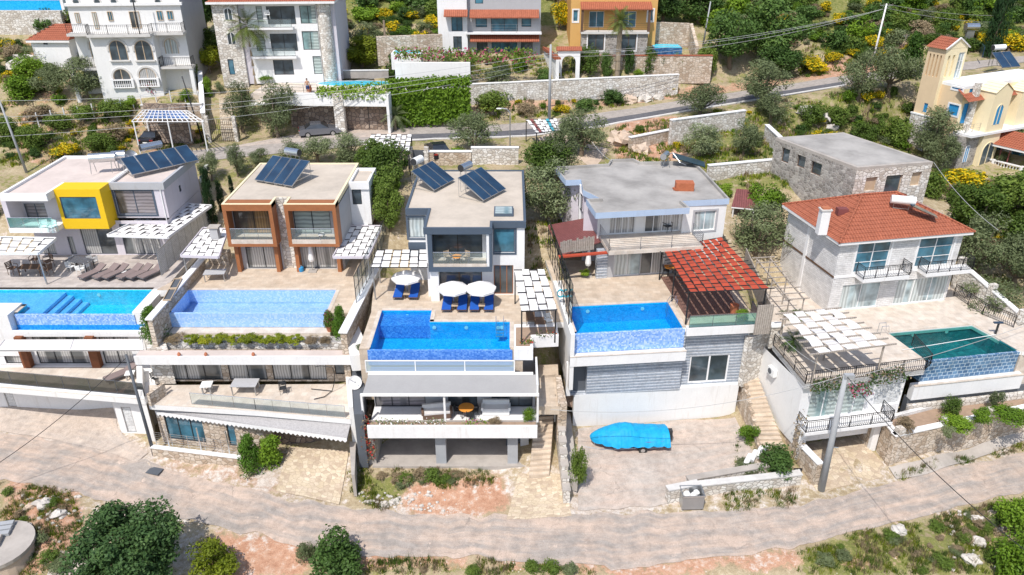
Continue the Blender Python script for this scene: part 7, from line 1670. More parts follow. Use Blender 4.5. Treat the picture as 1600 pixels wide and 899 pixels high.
cpz=16.2;ct=thing('carport','white framed carport with a blue panelled roof left of the long stairway','carport',(*Q(262,215,84).xy,13));c4=[P(224,172,cpz),P(292,173,cpz),P(318,190,cpz),P(206,190,cpz)]
class BF4:
 def __init__(s,rl,rr,fr__,fl__):s.q=(rl,rr,fr__,fl__)
 def __call__(s,u,v,z_):rl,rr,fr__,fl__=s.q;q=fl__*(1-u)*(1-v)+fr__*u*(1-v)+rr*u*v+rl*(1-u)*v;return Vector((q.x,q.y,z_))
bf=BF4(*c4);mb=MB();mb.face([bf(.12,.3,cpz-.05),bf(.85,.3,cpz-.05),bf(.85,.98,cpz-.05),bf(.12,.98,cpz-.05)]);mb.build('roof_panel','carportblue',ct);mb=MB()
for k in range(15):mb.tube(bf(k/14,-.0,cpz),bf(k/14,1.0,cpz),.055,n=4)
for k in range(5):mb.tube(bf(0,k/4,cpz-.02),bf(1,k/4,cpz-.02),.05,n=4)
mb.build('roof_frame','whiteclean',ct)
for q in((.02,0),(.5,0),(.98,0),(.02,1),(.98,1)):p=bf(q[0],q[1],12.8);MB().tube(p,(p.x,p.y,cpz),.07,n=6).build('post','whiteclean',ct)
a,b=bf(.0,1.05,13),bf(1.,1.05,13);MB(Fr(a.xy,b.xy)).box(0,Fr(a.xy,b.xy).L,0,.4,12.5,16.8).build('back_wall','stonedark',ct)
st=thing('stone_steps','long narrow stone stairway climbing beside the rounded corner villa','stairs',T(350,200));a0,b0,a1,b1=P(345,205,13.6),P(366,205,13.6),P(340,125,17.0),P(358,125,17.0);mb=MB();n=22
for k in range(n):p=[a0.lerp(a1,k/n),b0.lerp(b1,k/n),b0.lerp(b1,(k+1)/n),a0.lerp(a1,(k+1)/n)];mb.prism([(v.x,v.y)for v in p],p[0].z-1.5,p[0].z+.2)
mb.build('treads','steps',st)
wallbox('boundary_wall','white wall with sloping cap left of the long narrow stairway','wall',P(325,205,13.4).xy,P(318,128,17.2).xy,12.5,15.4,.4,'stonewhite','whiteclean',z1b=18.4)
gt=thing('gate','black iron double gate at the foot of the long narrow stairway','gate',T(350,222));q=T(350,222);mb=MB()
for k in range(13):mb.tube((q.x-1.3+k*.215,q.y,q.z),(q.x-1.3+k*.215,q.y,q.z+2.3+.35*math.sin(PI*k/12)),.025,n=4)
mb.tube((q.x-1.35,q.y,q.z+.2),(q.x+1.35,q.y,q.z+.2),.03,n=4);mb.tube((q.x-1.35,q.y,q.z+1.4),(q.x+1.35,q.y,q.z+1.4),.03,n=4);mb.build('gate_leaf','black',gt)
for s in(-1.5,1.5):MB().box(q.x+s-.18,q.x+s+.18,q.y-.18,q.y+.18,q.z-.3,q.z+2.9).build('gate_post','stonewhite',gt)
fp_=thing('post_fence','row of white concrete fence posts across the shrubs at the left','fence',T(120,190));mb=MB()
prev=None
for k,(x,y)in enumerate(((18,205),(62,200),(84,196),(104,192),(126,190),(148,186),(170,182),(192,178),(210,172))):
 p=T(x,y);MB().tube(p,p+Vector((0,0,1.7)),.07,n=5).build('post','whiteclean',fp_)
 if prev:mb.tube(p+Vector((0,0,1.3)),prev+Vector((0,0,1.3)),.012,n=3);mb.tube(p+Vector((0,0,.8)),prev+Vector((0,0,.8)),.012,n=3)
 prev=p
mb.build('fence_wire','metal',fp_)
fp_=thing('post_fence','short row of white fence posts in front of the white mansion','fence',T(280,158));mb=MB();prev=None
for k,(x,y)in enumerate(((222,165),(245,160),(268,160),(290,160),(312,160))):
 p=T(x,y);MB().tube(p,p+Vector((0,0,1.3)),.06,n=5).build('post','whiteclean',fp_)
 if prev:mb.tube(p+Vector((0,0,1.1)),prev+Vector((0,0,1.1)),.02,n=3)
 prev=p
mb.build('fence_wire','metal',fp_)
wallbox('retaining_wall','low warm stone wall with a flat cap in front of the white mansion','wall',P(222,178,15.2).xy,P(318,176,15.2).xy,13.5,16.1,.4,'stonewarm','salt')
# old stone building
ho2=thing('stone_building','roofless looking old stone building with a flat grey slab and small wooden shutters','house',(*P(1340,300,12).xy,11.5));zr=16.
R4=[G(1212,215,zr),G(1340,262,zr),G(1458,253,zr),G(1318,207,zr)]
sb=Body(ho2,[R4[0],R4[1],R4[2],R4[3]],11.,zr-.25,'stonegrey',edge_mats={1:'stonewhite'})  # grey stone paints the left wall as shaded, white stone is its lit copy
for x0,y0,x1,y1 in((1222,230,1231,257),(1246,241,1256,265),(1268,251,1281,277)):sb.win(0,x0,y0,x1,y1,n=1,g='glass',m='darkwood',depth=.3)
for x0,y0,x1,y1,g in((1354,278,1367,298,'woodlight'),(1386,275,1404,305,'glass'),(1426,270,1436,290,'woodlight')):sb.win(1,x0,y0,x1,y1,n=1,g=g,m='woodlight',depth=.25)
sb.finish();MB().prism([tuple(p)for p in R4],zr-.25,zr).build('roof_slab','concrete',ho2);MB().prism(inset([tuple(p)for p in R4],.35),zr-.1,zr+.02).build('roof_surface','roofgrey',ho2)
# yellow house at the right edge
hy=thing('yellow_house','pale yellow house with blue shutters and a square stone footed tower at the right edge','house',(*P(1500,200,12).xy,9.5),'houses above the upper road')
tz=24.0;t0=P(1437,190,12.2)
fL=Fr(Q(1437,195,86).xy,Q(1462,195,82.5).xy)
Pt=[G(1451,72,22.5),G(1481,76,22.5),G(1520,71,22.5),G(1500,64,22.5)]
Pt=[Vector(p)for p in Pt];tw_f=Fr(Pt[0],Pt[1])
c0=P(1480,76,22.4);d1=Vector((math.cos(.30),math.sin(.30)));d2=Vector((-d1.y,d1.x));w1,w2=3.1,3.4
l_dir=(Vector(G(1452,71,22.4))-c0.xy).normalized();r_dir=Vector((-l_dir.y,l_dir.x))* -1 if Vector((-l_dir.y,l_dir.x)).x<0 else Vector((-l_dir.y,l_dir.x))
r_dir=Vector((l_dir.y,-l_dir.x))if Vector((l_dir.y,-l_dir.x)).x>0 else Vector((-l_dir.y,l_dir.x))
lw=(Vector(G(1452,71,22.4))-c0.xy).length;rw_=3.4
tl_=c0.xy+l_dir*lw;tr_=c0.xy+r_dir*rw_;tb_=tl_+r_dir*rw_
tb=Body(hy,[tl_,c0.xy,tr_,tb_],11.0,22.3,'creamshade',edge_mats={1:'cream'})  # tower faces away from the light painted darker, lit face cream
for k in range(4):u=lw*(.14+k*.2);tb.win_m(0,u,u+lw*.09,19.3,21.6,n=1,g='glass',m='creamshade',depth=.3)
for k in range(2):tb.win_m(1,.55+k*.75,.9+k*.75,19.3,21.6,n=1,g='glass',m='cream',depth=.3)
tb.win_m(1,2.2,3.2,19.0,21.8,n=2,g='glasspale',m='whiteclean',rows=3)
tb.win_m(0,lw*.5,lw*.72,15.4,16.4,n=2,g='blueshutter',m='blueshutter');tb.finish()
tf0,tf1=tb.e[0],tb.e[1];MB(tf0).box(-.15,tf0.L+.15,-.15,-.002,10.5,15.0).build('stone_base','stonewhite',hy);MB(tf1).box(.0,tf1.L+.15,-.15,-.002,10.5,15.0).build('stone_base','stonewhite',hy)
MB(tf0).box(-.2,tf0.L+.2,-.2,-.002,15.002,15.15).build('string_course','whiteclean',hy)
ez=22.3;tiled(hy,[[tf0(-.2,-.25,ez),tf0(lw+.2,-.25,ez),tf0(lw+.1,rw_*.5,ez+1.0),tf0(-.1,rw_*.5,ez+1.0)],[tf0(-.1,rw_*.5,ez+1.0),tf0(lw+.1,rw_*.5,ez+1.0),tf0(lw+.2,rw_+.2,ez),tf0(-.2,rw_+.2,ez)]])
gb_=MB(tf1);gb_.face([tf1(0,-.02,ez),tf1(rw_,-.02,ez),tf1(rw_*.5,-.02,ez+1.05)]);gb_.box(-.1,0,-.1,.1,ez,ez+.15);gb_.build('gable','cream',hy);MB(tf1).ft((-.2,-.1,ez-.02),(rw_/2,-.1,ez+1.08),.09,n=4).build('gable_coping','whiteclean',hy);MB(tf1).ft((rw_+.2,-.1,ez-.02),(rw_/2,-.1,ez+1.08),.09,n=4).build('gable_coping','whiteclean',hy)
m0=c0.xy+r_dir*1.0-l_dir* -.0;mA=c0.xy+r_dir*.6+l_dir*.8;mC=mA-l_dir*3.6;fMl=Fr(mA,mC)
mb_=Body(hy,[mA,mC,mC+r_dir*14,mA+r_dir*14],9.8,18.6,'creamshade',edge_mats={1:'cream'})  # same split here: shade painted into the left wall, lit front cream
ml=mb_.e[0]
for x0,y0,x1,y1 in((1492,121,1504,142),(1484,162,1495,182)):mb_.win(0,x0,y0,x1,y1,n=2,g='blueshutter',m='blueshutter',depth=.1,surround='whiteclean')
mb_.win(1,1519,127,1528,146,n=2,g='blueshutter',m='blueshutter',depth=.1)
mr_=mb_.e[1]
mb_.finish();MB().prism([tuple(mA),tuple(mC),tuple(mC+r_dir*14),tuple(mA+r_dir*14)],18.6,18.9).build('roof','whiteclean',hy)
def bay(u0,u1,v0,z0,z1,mats,gable=True,arches=(),stone=None):
 bd_=Body(hy,[mr_.g(u0,v0),mr_.g(u1,v0),mr_.g(u1,.0),mr_.g(u0,.0)],z0,z1,mats);bd_.finish(cap=not gable);f=bd_.e[0]
 if gable:mb=MB(f);w_=u1-u0;mb.face([f(0,0,z1),f(w_,0,z1),f(w_/2,0,z1+.9)]);mb.build('gable',mats,hy);tiled(hy,[[f(-.1,-.1,z1),f(w_/2,-.1,z1+.95),f(w_/2,-v0,z1+.95),f(-.1,-v0,z1)],[f(w_/2,-.1,z1+.95),f(w_+.1,-.1,z1),f(w_+.1,-v0,z1),f(w_/2,-v0,z1+.95)]],name='bay_roof',mat='cream')
 return f
f=bay(2.2,5.0,-2.0,9.8,18.4,'cream');arch_win(hy,f,1.4,1.2,14.9,17.1,m='cream',g='blueshutter');arch_win(hy,f,1.4,2.0,10.2,13.0,m='cream',g='glass')
window(hy,mr_,.5,1.5,14.9,17.0,m='blueshutter',g='blueshutter',depth=-.02);f=bay(-.7,2.18,-1.6,9.8,13.9,'stonegrey',False);arch_win(hy,f,1.3,.7,11.0,12.9,m='whiteclean',g='blueshutter')
for z in(13.9,):MB(mr_).box(-.2,12,-2.2,-.01,z,z+.25).build('string_course','whiteclean',hy);rail_lines(hy,[mr_(-.1,-1.3,z+.25),mr_(2.2,-1.3,z+.25)],.9,4,'metal')
f=bay(7.6,11,-1.5,9.8,17.9,'cream');arch_win(hy,Fr(mr_.g(5.0,-.6),mr_.g(7.6,-.6)),1.3,2.3,10.4,13.4,m='cream',g='glass')
tiled(hy,[[mr_(-.4,-1.0,17.5),mr_(2.2,-1.0,17.5),mr_(2.2,.6,18.5),mr_(-.4,.6,18.5)]],name='porch_roof');tiled(hy,[[mr_(5.0,-1.0,17.5),mr_(7.6,-1.0,17.5),mr_(7.6,.6,18.5),mr_(5.0,.6,18.5)]],name='porch_roof')
q=mr_(1.4,-.2,18);MB(mr_).box(1.1,1.7,-.6,-.1,14.2,19.2).build('chimney','stonewhite',hy)
zp=10.0;p0,p1=Vector(G(1503,252,zp)),Vector(G(1620,300,zp));pa,pb_=Vector(G(1508,222,12.9)),Vector(G(1620,245,12.9));fpz=Fr(G(1505,252,zp),G(1640,286,zp));MB(fpz).box(0,fpz.L,0,4,8.5,zp).build('porch_floor','stonewarm',hy);balusters(hy,[fpz(.1,.1,zp),fpz(fpz.L,.1,zp)],.95,.3)
zz=12.7;tiled(hy,[[fpz(1.0,-.3,zz),fpz(fpz.L,-.3,zz),fpz(fpz.L,2.6,zz+1.1),fpz(1.8,2.6,zz+1.1)]],name='porch_roof')
MB(fpz).box(1.0,fpz.L,-.25,2.6,zz-.25,zz-.02).build('porch_ceiling','whiteclean',hy)
for u in(3.4,4.3,6.5):MB(fpz).ft((u,.4,zp),(u,.4,zz-.2),.07,n=6).build('column','maroon',hy)
MB(fpz).box(1.2,fpz.L,2.4,2.6,zp,zz-.3).build('porch_wall','stonewhite',hy);window(hy,Fr(fpz.g(0,2.25),fpz.g(9,2.25)),1.6,2.6,zp+.1,zz-.6,g='glassblue',m='blueshutter');window(hy,Fr(fpz.g(0,2.25),fpz.g(9,2.25)),3.8,5.4,zp+.9,zz-.6,g='glassblue',m='blueshutter')
fz_=Fr(P(1562,106,19).xy,P(1590,104,19).xy);solar_set('solar_heater','two blue collector panels with a white tank on the pale yellow house roof',fz_,-.2,-.5,18.9,2,1.3,2.4,35,tankcol='plasticwhite',tank_len=1.7)
q=P(1517,72,19);t_=thing('water_tank','grey steel water tank behind the gable of the square yellow tower','water tank',(q.x,q.y,18.9));MB().tube((q.x-.8,q.y+1,21.3),(q.x+.9,q.y+1,21.3),.5,n=14).build('tank','steel',t_);MB().box(q.x-.5,q.x+.5,q.y+.8,q.y+1.2,18.9,20.9).build('stand','metal',t_)
tag(MB(Fr(G(1530,85,18.9),G(1545,105,18.9))).box(0,2.4,0,.1,18.9,20.2).build('roof_hatch','solarflat'),'slanted dark panel leaning on the yellow house roof beside the tower','panel')
canopy('pergola','canopy woven in white with one red and one blue stripe beside the upper road',15.6,[(821,187),(870,186),(877,204),(838,208)],8,5,base=12.8,cover=.98,along='v',stripcols=['canvas','maroon','canvas','canvas','canvas','teal','canvas','canvas'],over=.0,br=.04,amp=.05,post='black',legs=[(.02,.02),(.98,.02),(.02,.98),(.98,.98)])
canopy('pergola','white woven carport canopy on dark posts next to the upper road',14.9,[(580,210),(644,211),(640,236),(567,234)],8,7,base=12.4,cover=.96,along='v',over=0.,br=.04,amp=.05,post='black',legs=[(.02,.02),(.98,.02),(.98,.98)])
# utility poles and wires
pole('utility_pole','pale slim concrete pole at the left edge beside the upper lane',T(42,270),7.6,.14,.08,lean=(-.6,0),arms=0)
pole('utility_pole','dark slim pole beside the blue roofed carport',T(318,222),7.2,.09,.06,'black',lean=(-1.0,0),arms=0)
P1=pole('utility_pole','grey concrete pole standing at the edge of the upper road, centre',T(858,188),8.6,.2,.12,lean=(0,0),arms=1,armz=1.0)
P2=pole('utility_pole','tall white pole with a crossarm by the yellow broom, upper right',T(1361,106),7.9,.14,.09,'whiteclean',arms=1,lean=(.3,0),armz=.2)
P3=pole('utility_pole','leaning grey pole in front of the dense evergreens, upper right',T(1098,72),5.6,.13,.08,lean=(.4,0),arms=0)
P4=pole('utility_pole','weathered pole rising beside the lime green tree behind the pool deck',T(606,122),7.0,.2,.12,'bark',lean=(0,0),arms=0)
P5=pole('utility_pole','dark steel pole in front of the wooden framed villa garage',T(241,711,-.1),8.4,.13,.09,'darkgrey',lean=(-.4,.5),arms=0)
P6=pole('utility_pole','thick grey concrete pole leaning in front of the tiled villa garage',T(1283,766),9.3,.25,.15,'polecrete',lean=(.0,.3),arms=0)
P7=pole('utility_pole','short thin pole by the conical conifer at the upper right',T(1410,84),2.6,.06,.05,'bark',arms=1,armL=.8)
mb=MB();q=P6[1];mb.box(q.x-.12,q.x+.5,q.y-.2,q.y+.1,q.z-.15,q.z+.1);mb.tube(q+Vector((.2,-.1,-.3)),q+Vector((.7,-.3,-.6)),.03);mb.build('bracket','polecrete',P6[0])
q=P6[1]-Vector((0,0,5.8));mb=MB();mb.tube(q,q+Vector((.5,-.3,.2)),.04,n=5);mb.build('bracket','metal',P6[0])
sl_=thing('street_lamp','slim street lamp with a curved arm behind the slate villa','street lamp',T(797,246));q=T(797,246);MB().path([q,q+Vector((0,0,4.6)),q+Vector((-.3,0,5.0)),q+Vector((-.9,0,5.1))],.06,6).build('post','metal',sl_);MB().ball(q+Vector((-1.1,0,5.05)),(.3,.12),.08,10,6).build('lamp_head','whiteclean',sl_)
def W(label,a,b,sag=.6,r=.022,mat='cablepale'):return wire(label,a,b,sag,r,mat)
t1=P1[1];t2_=P2[1];t4_=P4[1]
for i,(dy,dz,s,nm)in enumerate(((0,-.9,1.0,'top'),(.5,-1.1,1.2,'middle'),(1.,-1.5,1.5,'lowest'))):
 W('pale wire in the %s position between the road pole and the tall white pole'%nm,t1+Vector((.3,dy,dz)),t2_+Vector((-.3,dy,-.3+dz*.4)),s)
for i,(y0,y1,nm)in enumerate(((158,175,'uppermost'),(184,190,'second'),(193,205,'third'),(215,213,'lowest'))):
 W('pale overhead wire crossing the left slope, %s of four'%nm,Q(-20,y0,76),t1+Vector((-.3,.3*i,-1.0-.5*i)),1.2)
W('pale wire running from the tall white pole off the right edge',t2_+Vector((.4,0,-.1)),Q(1640,20,120),.8)
W('second pale wire from the tall white pole to the right edge',t2_+Vector((-.4,0,-.4)),Q(1640,32,118),.9)
W('dark cable from the lower left corner up to the steel pole',Q(-40,748,40),P5[1]-Vector((0,0,.2)),.5,.025,'cable')
W('dark cable dropping from the concrete pole to the lower right corner',P6[1],Q(1660,905,24),.7,.022,'cable')
W('pale cable from the concrete pole to the fence post of the boat yard wall',P6[1],Q(860,640,43),1.2,.018)
W('pale cable from the concrete pole across the teal pool to the right',P6[1]-Vector((0,0,.3)),Q(1640,495,52),.3,.018)
W('thin cable from the concrete pole to the woven white pergola villa',P6[1],Q(1215,520,47),.5,.016)
W('pale cable looping from the old stone building to the tiled roof villa',P(1459,254,15.6),Q(1560,360,56),.4,.02)
W('pale service cable from the road pole down to the shrubs',t1+Vector((.1,-.2,-2)),T(898,182,.5),.3,.02)
W('thin white cable from the olive grove to the pale blue villa roof',Q(925,222,72),P(957,253,14.9),.2,.02)
# plants
V=veg
V('carob_tree',108,748,330,940,'large dark green carob tree at the bottom left, leaning over the road edge',base=925)
V('citrus_tree',298,858,372,925,'yellow green bush touching the right side of the large carob tree')
V('dark_shrub',478,842,568,925,'round dark green bush at the bottom edge left of the grassy verge')
V('olive_shrub',462,846,500,890,'thin greyish bush left of the round dark bush at the bottom edge')
V('green_shrub',1558,775,1625,850,'bright green bush at the right edge beside pale rubble')
V('green_shrub',1553,842,1620,925,'bright green bush in the bottom right corner')
V('thuja',371,683,412,746,'dense green bush left one of the pair at the wooden framed villa ramp');V('green_shrub',400,678,446,736,'leafy bright green bush, right one of the pair beside the cobbled ramp')
V('dark_shrub',1188,703,1252,754,'round dark green bush behind the low boat yard wall');V('green_shrub',1152,655,1184,692,'bright weedy shrub in the right rear corner of the boat yard',base=690)
V('olive_shrub',1150,722,1192,745,'low weedy clump beside the broken white pipes');V('mid_shrub',888,690,916,765,'tall dry weeds at the left edge of the boat yard',base=765)
V('thuja',222,473,262,532,'pointed green conifer on the stone ledge between the two left pools',z=7.3,base=528);V('thuja',520,474,547,530,'pointed light green conifer at the right end of the clipped ball row',z=7.3,base=526)
balls=[(302,'first'),(323,'second'),(347,'third'),(371,'fourth'),(393,'fifth'),(414,'sixth'),(438,'seventh'),(462,'eighth')]
for x,nm in balls:V('clipped_ball',x-13,517,x+13,538,'clipped yellow green ball shrub, %s from the left in the planter row'%nm,'clipped ball shrubs in the planter',z=7.3,base=536)
V('dry_shrub',258,519,292,533,'greyish dried lavender at the left end of the planter row',z=7.3,base=532);V('dry_shrub',474,518,500,536,'brown drying shrub right of the clipped balls',z=7.3,base=535);V('dry_shrub',497,522,520,536,'small brown drying shrub beside the pointed light green conifer',z=7.3,base=535)
for a in((432,222,478,262,'olive tree behind the wooden framed villa, left of three in a row'),(468,216,522,264,'olive tree behind the wooden framed villa, middle of three in a row'),(512,218,572,266,'olive tree behind the wooden framed villa, right of three in a row'),(352,232,388,284,'olive tree between the lilac villa and the wooden framed villa, right one'),(384,238,425,268,'low olive tree behind the collector array of the wooden framed villa'),(312,244,346,292,'olive tree close behind the lilac villa side wall')):V('olive_tree',*a)
for a in((586,300,632,372,'dense green tree filling the gap between wooden framed and slate villas, nearest one'),(572,234,640,305,'dense green tree filling the gap between wooden framed and slate villas, upper one'),(578,272,636,352,'dense green tree filling the gap between wooden framed and slate villas, lower one'),(556,226,606,280,'dense green tree behind the white annex of the wooden framed villa')):V('broadleaf_tree',*a)
V('dry_shrub',572,322,592,350,'rusty brown dead shrub beside the annex wall',base=352)
for a in((325,268,342,350,'narrow cypress beside the pale privacy screen, tallest one'),(342,286,354,330,'short narrow cypress right of the tallest one by the privacy screen'),(359,276,367,304,'very small cypress at the corner of the wooden framed villa roof')):V('cypress_tree',*a,group='small cypresses between the left villas',base=a[3])
V('olive_tree',838,216,905,300,'olive tree filling the gap beside the pale blue villa corner');V('broadleaf_tree',820,226,896,296,'dense olive green tree behind the gap right of the slate villa, left rear one');V('olive_tree',868,178,952,256,'broad rounded olive tree behind the pale blue villa roof corner');V('olive_tree',812,262,908,362,'broad tree in the gap between the slate villa and the pale blue villa')
V('olive_tree',700,184,776,248,'rounded olive tree on the lower side of the upper road above the slate villa');V('green_shrub',700,228,726,250,'small bright bush beside the dark car by the entrance gate')
V('olive_tree',1134,338,1234,422,'large grey green olive tree between the red pergola and the tiled villa')
for a in((1120,286,1150,312,'small green shrub behind the white corner block of the pale blue villa'),(1168,288,1216,348,'green shrub by the maroon shed roof')):V('green_shrub',*a)
V('mid_shrub',1195,300,1232,330,'dark green shrub at the foot of the sloping capped wall');V('olive_shrub',1222,478,1262,500,'grey green shrub in the raised bed behind the woven white pergola',z=Z5,base=498)
for a in((1062,197,1132,252,'olive tree in front of the tall white stone wall, left one'),(1138,194,1190,252,'olive tree in front of the tall white stone wall, right one'),(1060,134,1132,190,'olive tree growing at the road edge above the tall white stone wall'),(1148,112,1236,178,'large olive tree overhanging the upper road at the centre right'),(1176,158,1238,206,'lower olive tree beneath the large one overhanging the upper road'),(1310,104,1378,180,'left of the two big olive trees beyond the old stone building'),(1352,106,1432,184,'right of the two big olive trees beyond the old stone building'),(1418,184,1500,262,'olive tree below the square yellow tower'),(1445,215,1500,275,'smaller olive tree right beside the old stone building'),(1488,352,1572,452,'large grey green olive tree at the right side of the tiled villa'),(1545,385,1640,480,'olive tree at the right edge below the large grey green one'),(1500,452,1600,520,'low olive crown behind the terrace railing at the right edge')):V('olive_tree',*a)
for a in((1490,300,1570,380,'dark leafy tree between the tiled villa and the yellow broom'),(1545,282,1640,372,'broad dark leafy tree at the right edge below the yellow house'),(1570,330,1650,420,'dark leafy tree cut by the right edge beside the olive tree')):V('broadleaf_tree',*a)
for a in((1436,262,1482,312,'green shrub by the right corner of the old stone building'),(1392,278,1436,314,'green shrub climbing in front of the old stone building'),(1376,180,1424,232,'green shrub between the big olive trees and the old stone building'),(1290,172,1330,206,'green shrub on the rocky slope behind the old stone building'),(1250,168,1290,205,'dark shrub on the rocky slope left of the green one'),(1330,186,1372,222,'low green shrub behind the old stone building roof')):V('mid_shrub',*a)
for a in((1478,262,1548,310,'large yellow flowering broom above the tiled villa'),(1574,478,1612,514,'small yellow broom at the right edge behind the terrace railing'),(1248,88,1300,118,'wide yellow broom beside the upper road'),(1292,84,1318,104,'small yellow broom right next to the wide one by the upper road'),(1352,56,1390,86,'yellow broom growing behind the tall white pole'),(1366,76,1386,98,'small yellow broom at the foot of the tall white pole'),(1412,70,1436,90,'yellow broom left of the conical conifer'),(1556,52,1612,84,'yellow broom behind the pale yellow house roof, right one'),(1520,58,1548,80,'yellow broom behind the pale yellow house roof, left one'),(1300,22,1330,46,'faded yellow broom high on the scrub slope'),(588,18,614,36,'small yellow broom high behind the pool deck'),(662,24,690,50,'yellow broom left of the white house with tile awnings'),(82,224,122,254,'yellow broom on the left slope above the lilac villa'),(866,164,892,180,'small yellow broom on the verge below the stone parapet'),(1036,136,1058,148,'tiny yellow broom at the end of the stone parapet'),(858,2,890,52,'tall yellow green broom between the white and ochre houses')):V('broom_bush',*a,group='yellow flowering brooms')
V('thuja',1404,58,1444,126,'dark conical conifer left of the square yellow tower');V('cypress_tree',1534,-50,1562,92,'tall dark cypress behind the pale yellow house',base=90)
for a in((1104,42,1182,128,'dense dark evergreen right of the small pool terrace'),(1164,26,1256,122,'broad dense dark evergreen above the bend of the upper road'),(1185,72,1252,128,'lower dark evergreen beside the yellow broom at the road'),(304,-20,340,64,'tall dark evergreen behind the right side of the white mansion'),(1005,-20,1070,50,'dark evergreen behind the ochre house'),(1060,-15,1130,48,'dark evergreen on the slope right of the ochre house')):V('evergreen_tree',*a)
for a in((306,54,356,108,'mid green round tree left of the rounded corner villa tower'),):V('broadleaf_tree',*a)
for a in((306,80,346,120,'lime yellow tree in front of the mid green round tree'),(528,70,598,118,'broad lime green tree behind the round ended pool')):V('citrus_tree',*a)
V('olive_tree',544,46,598,90,'grey olive tree behind the broad lime green tree')
V('dark_shrub',604,84,636,130,'dark clipped shrub at the right end of the raised pool deck');V('mid_shrub',288,96,312,138,'slender green shrub at the right corner of the white mansion')
for a in((18,88,66,130,'bright green tree on the slope left of the white mansion'),(0,122,58,168,'bright green shrub at the left edge below the bright green tree')):V('green_shrub',*a)
for a in((40,64,104,106,'olive tree in front of the small white cottage'),(50,112,108,166,'olive tree at the foot of the white mansion, left of two'),(96,108,168,172,'olive tree at the foot of the white mansion, right of two'),(352,140,402,218,'grey green tree beside the long narrow stairway'),(398,138,464,224,'wide grey green tree in front of the stone garage wall')):V('olive_tree',*a)
for a in((0,62,36,102,'dry yellowish shrub at the far left above the lime shrub'),(150,196,200,226,'dry shrub in the rough slope left of the carport')):V('dry_shrub',*a)
V('bougainvillea',230,120,256,152,'pink bougainvillea at the foot of the white mansion');V('oleander',505,478,526,516,'potted oleander at the right front of the pale empty pool',z=7.6,base=515)
planter_pot('plant_pot','terracotta pot holding the oleander by the pale pool',P(516,517,7.5),.3,.45)
for a in((-5,182,34,228,'grey green shrub behind the pole at the left edge'),(28,192,72,236,'green shrub right of the pale slim pole'),(70,178,110,208,'green shrub behind the white fence posts, left'),(108,170,150,202,'green shrub behind the white fence posts, middle'),(148,162,196,192,'green shrub behind the white fence posts, right'),(128,206,176,240,'green shrub on the slope above the lilac villa'),(170,168,206,196,'lime shrub beside the left corner of the carport')):V('mid_shrub',*a)
for a in((196,152,216,176,'climbing shrub at the left end of the post fence'),(280,142,300,162,'round shrub inside the post fence of the mansion'),(316,120,334,155,'slender shrub on top of the stairway side wall')):V('green_shrub',*a)
palm('tall palm with a full crown in front of the rounded corner villa, left',400,132,48,2.9,40,trunk_r=.28);palm('lone tall palm with a thick trunk in front of the ochre house',964,124,40,2.0,34,trunk_r=.32)
palm('short fan palm by the ground floor windows of the rounded corner villa',468,132,100,1.7,26,trunk_r=.25);palm('low silvery fan palm at the end of the stone garage wall',618,204,182,2.0,20,mat='leaf_olive',trunk_r=.15);palm('yucca like small palm above the long stone parapet',735,138,112,1.2,22,trunk_r=.15)
palm('young palm on the slope left of the carport',150,176,160,1.0,16,trunk_r=.1);palm('low potted palm in the corner of the woven white pergola terrace',1237,545,533,1.0,22,z=Z5,trunk_r=.1,mat='leaf_dark');palm('bushy palm at the foot of the stairway trees',428,214,200,1.0,16,trunk_r=.12)
V('dark_shrub',472,88,498,128,'dark round shrub at the corner of the rounded corner villa');V('green_shrub',400,118,440,134,'low green bed plants at the tall palm foot');V('green_shrub',480,122,500,134,'small green plant by the round ended pool')
for x0,y0,x1,y1,k,l in((893,74,936,126,'mid_shrub','large green shrub right of the arched gateway'),(938,84,958,126,'dark_shrub','dark shrub left of the lone palm'),(974,74,990,122,'dark_shrub','slim dark shrub right of the lone palm'),(1004,76,1026,124,'mid_shrub','slim green shrub below the ochre house corner'),(1026,88,1044,124,'olive_shrub','sparse shrub on the garden wall, between two green ones'),(1048,88,1070,126,'mid_shrub','green shrub climbing the garden wall below the small raised pool'),(1084,74,1118,126,'mid_shrub','large green shrub at the right end of the garden wall'),(796,76,824,118,'green_shrub','bright shrub right of the white house'),(838,110,860,138,'dark_shrub','dark shrub left of the arched gateway steps'),(1068,112,1084,126,'green_shrub','small round shrub at the garden wall foot'),(990,112,1006,126,'green_shrub','tiny green shrub by the garden wall foot, centre'),(650,96,690,138,'mid_shrub','green shrub behind the ivy wall'),(690,84,722,118,'olive_shrub','thin shrub below the white house left wing'),(640,112,668,138,'green_shrub','bright shrub at the top of the ivy wall'),(742,150,800,186,'mid_shrub','green shrub on the rough retaining wall, left'),(898,152,932,176,'dark_shrub','dark shrub on the verge below the rough retaining wall'),(942,138,976,168,'dark_shrub','dark shrub on the verge further right below the parapet'),(806,160,842,186,'dry_shrub','dry shrub beside the road pole'),(690,176,730,196,'olive_shrub','weedy shrub on the verge right of the ivy wall'),(755,108,800,142,'olive_shrub','grey green shrub above the stone parapet'),(600,128,640,140,'green_shrub','low leafy clump on the raised pool deck edge'),(336,128,352,150,'olive_shrub','small shrub at the top of the stairway')):V(k,x0,y0,x1,y1,l)
a,b=P(618,92,19.6),P(838,96,19.4);ivy('flowering_hedge','long mixed hedge with pink flowers in front of the white house',[(a+Vector((0,0,-.2)),b+Vector((0,0,-.4)),b+Vector((0,.8,1.0)),a+Vector((0,.8,.8)))],['leaf_mid','flower_pink'],'hedge',.17,70,.9,3)
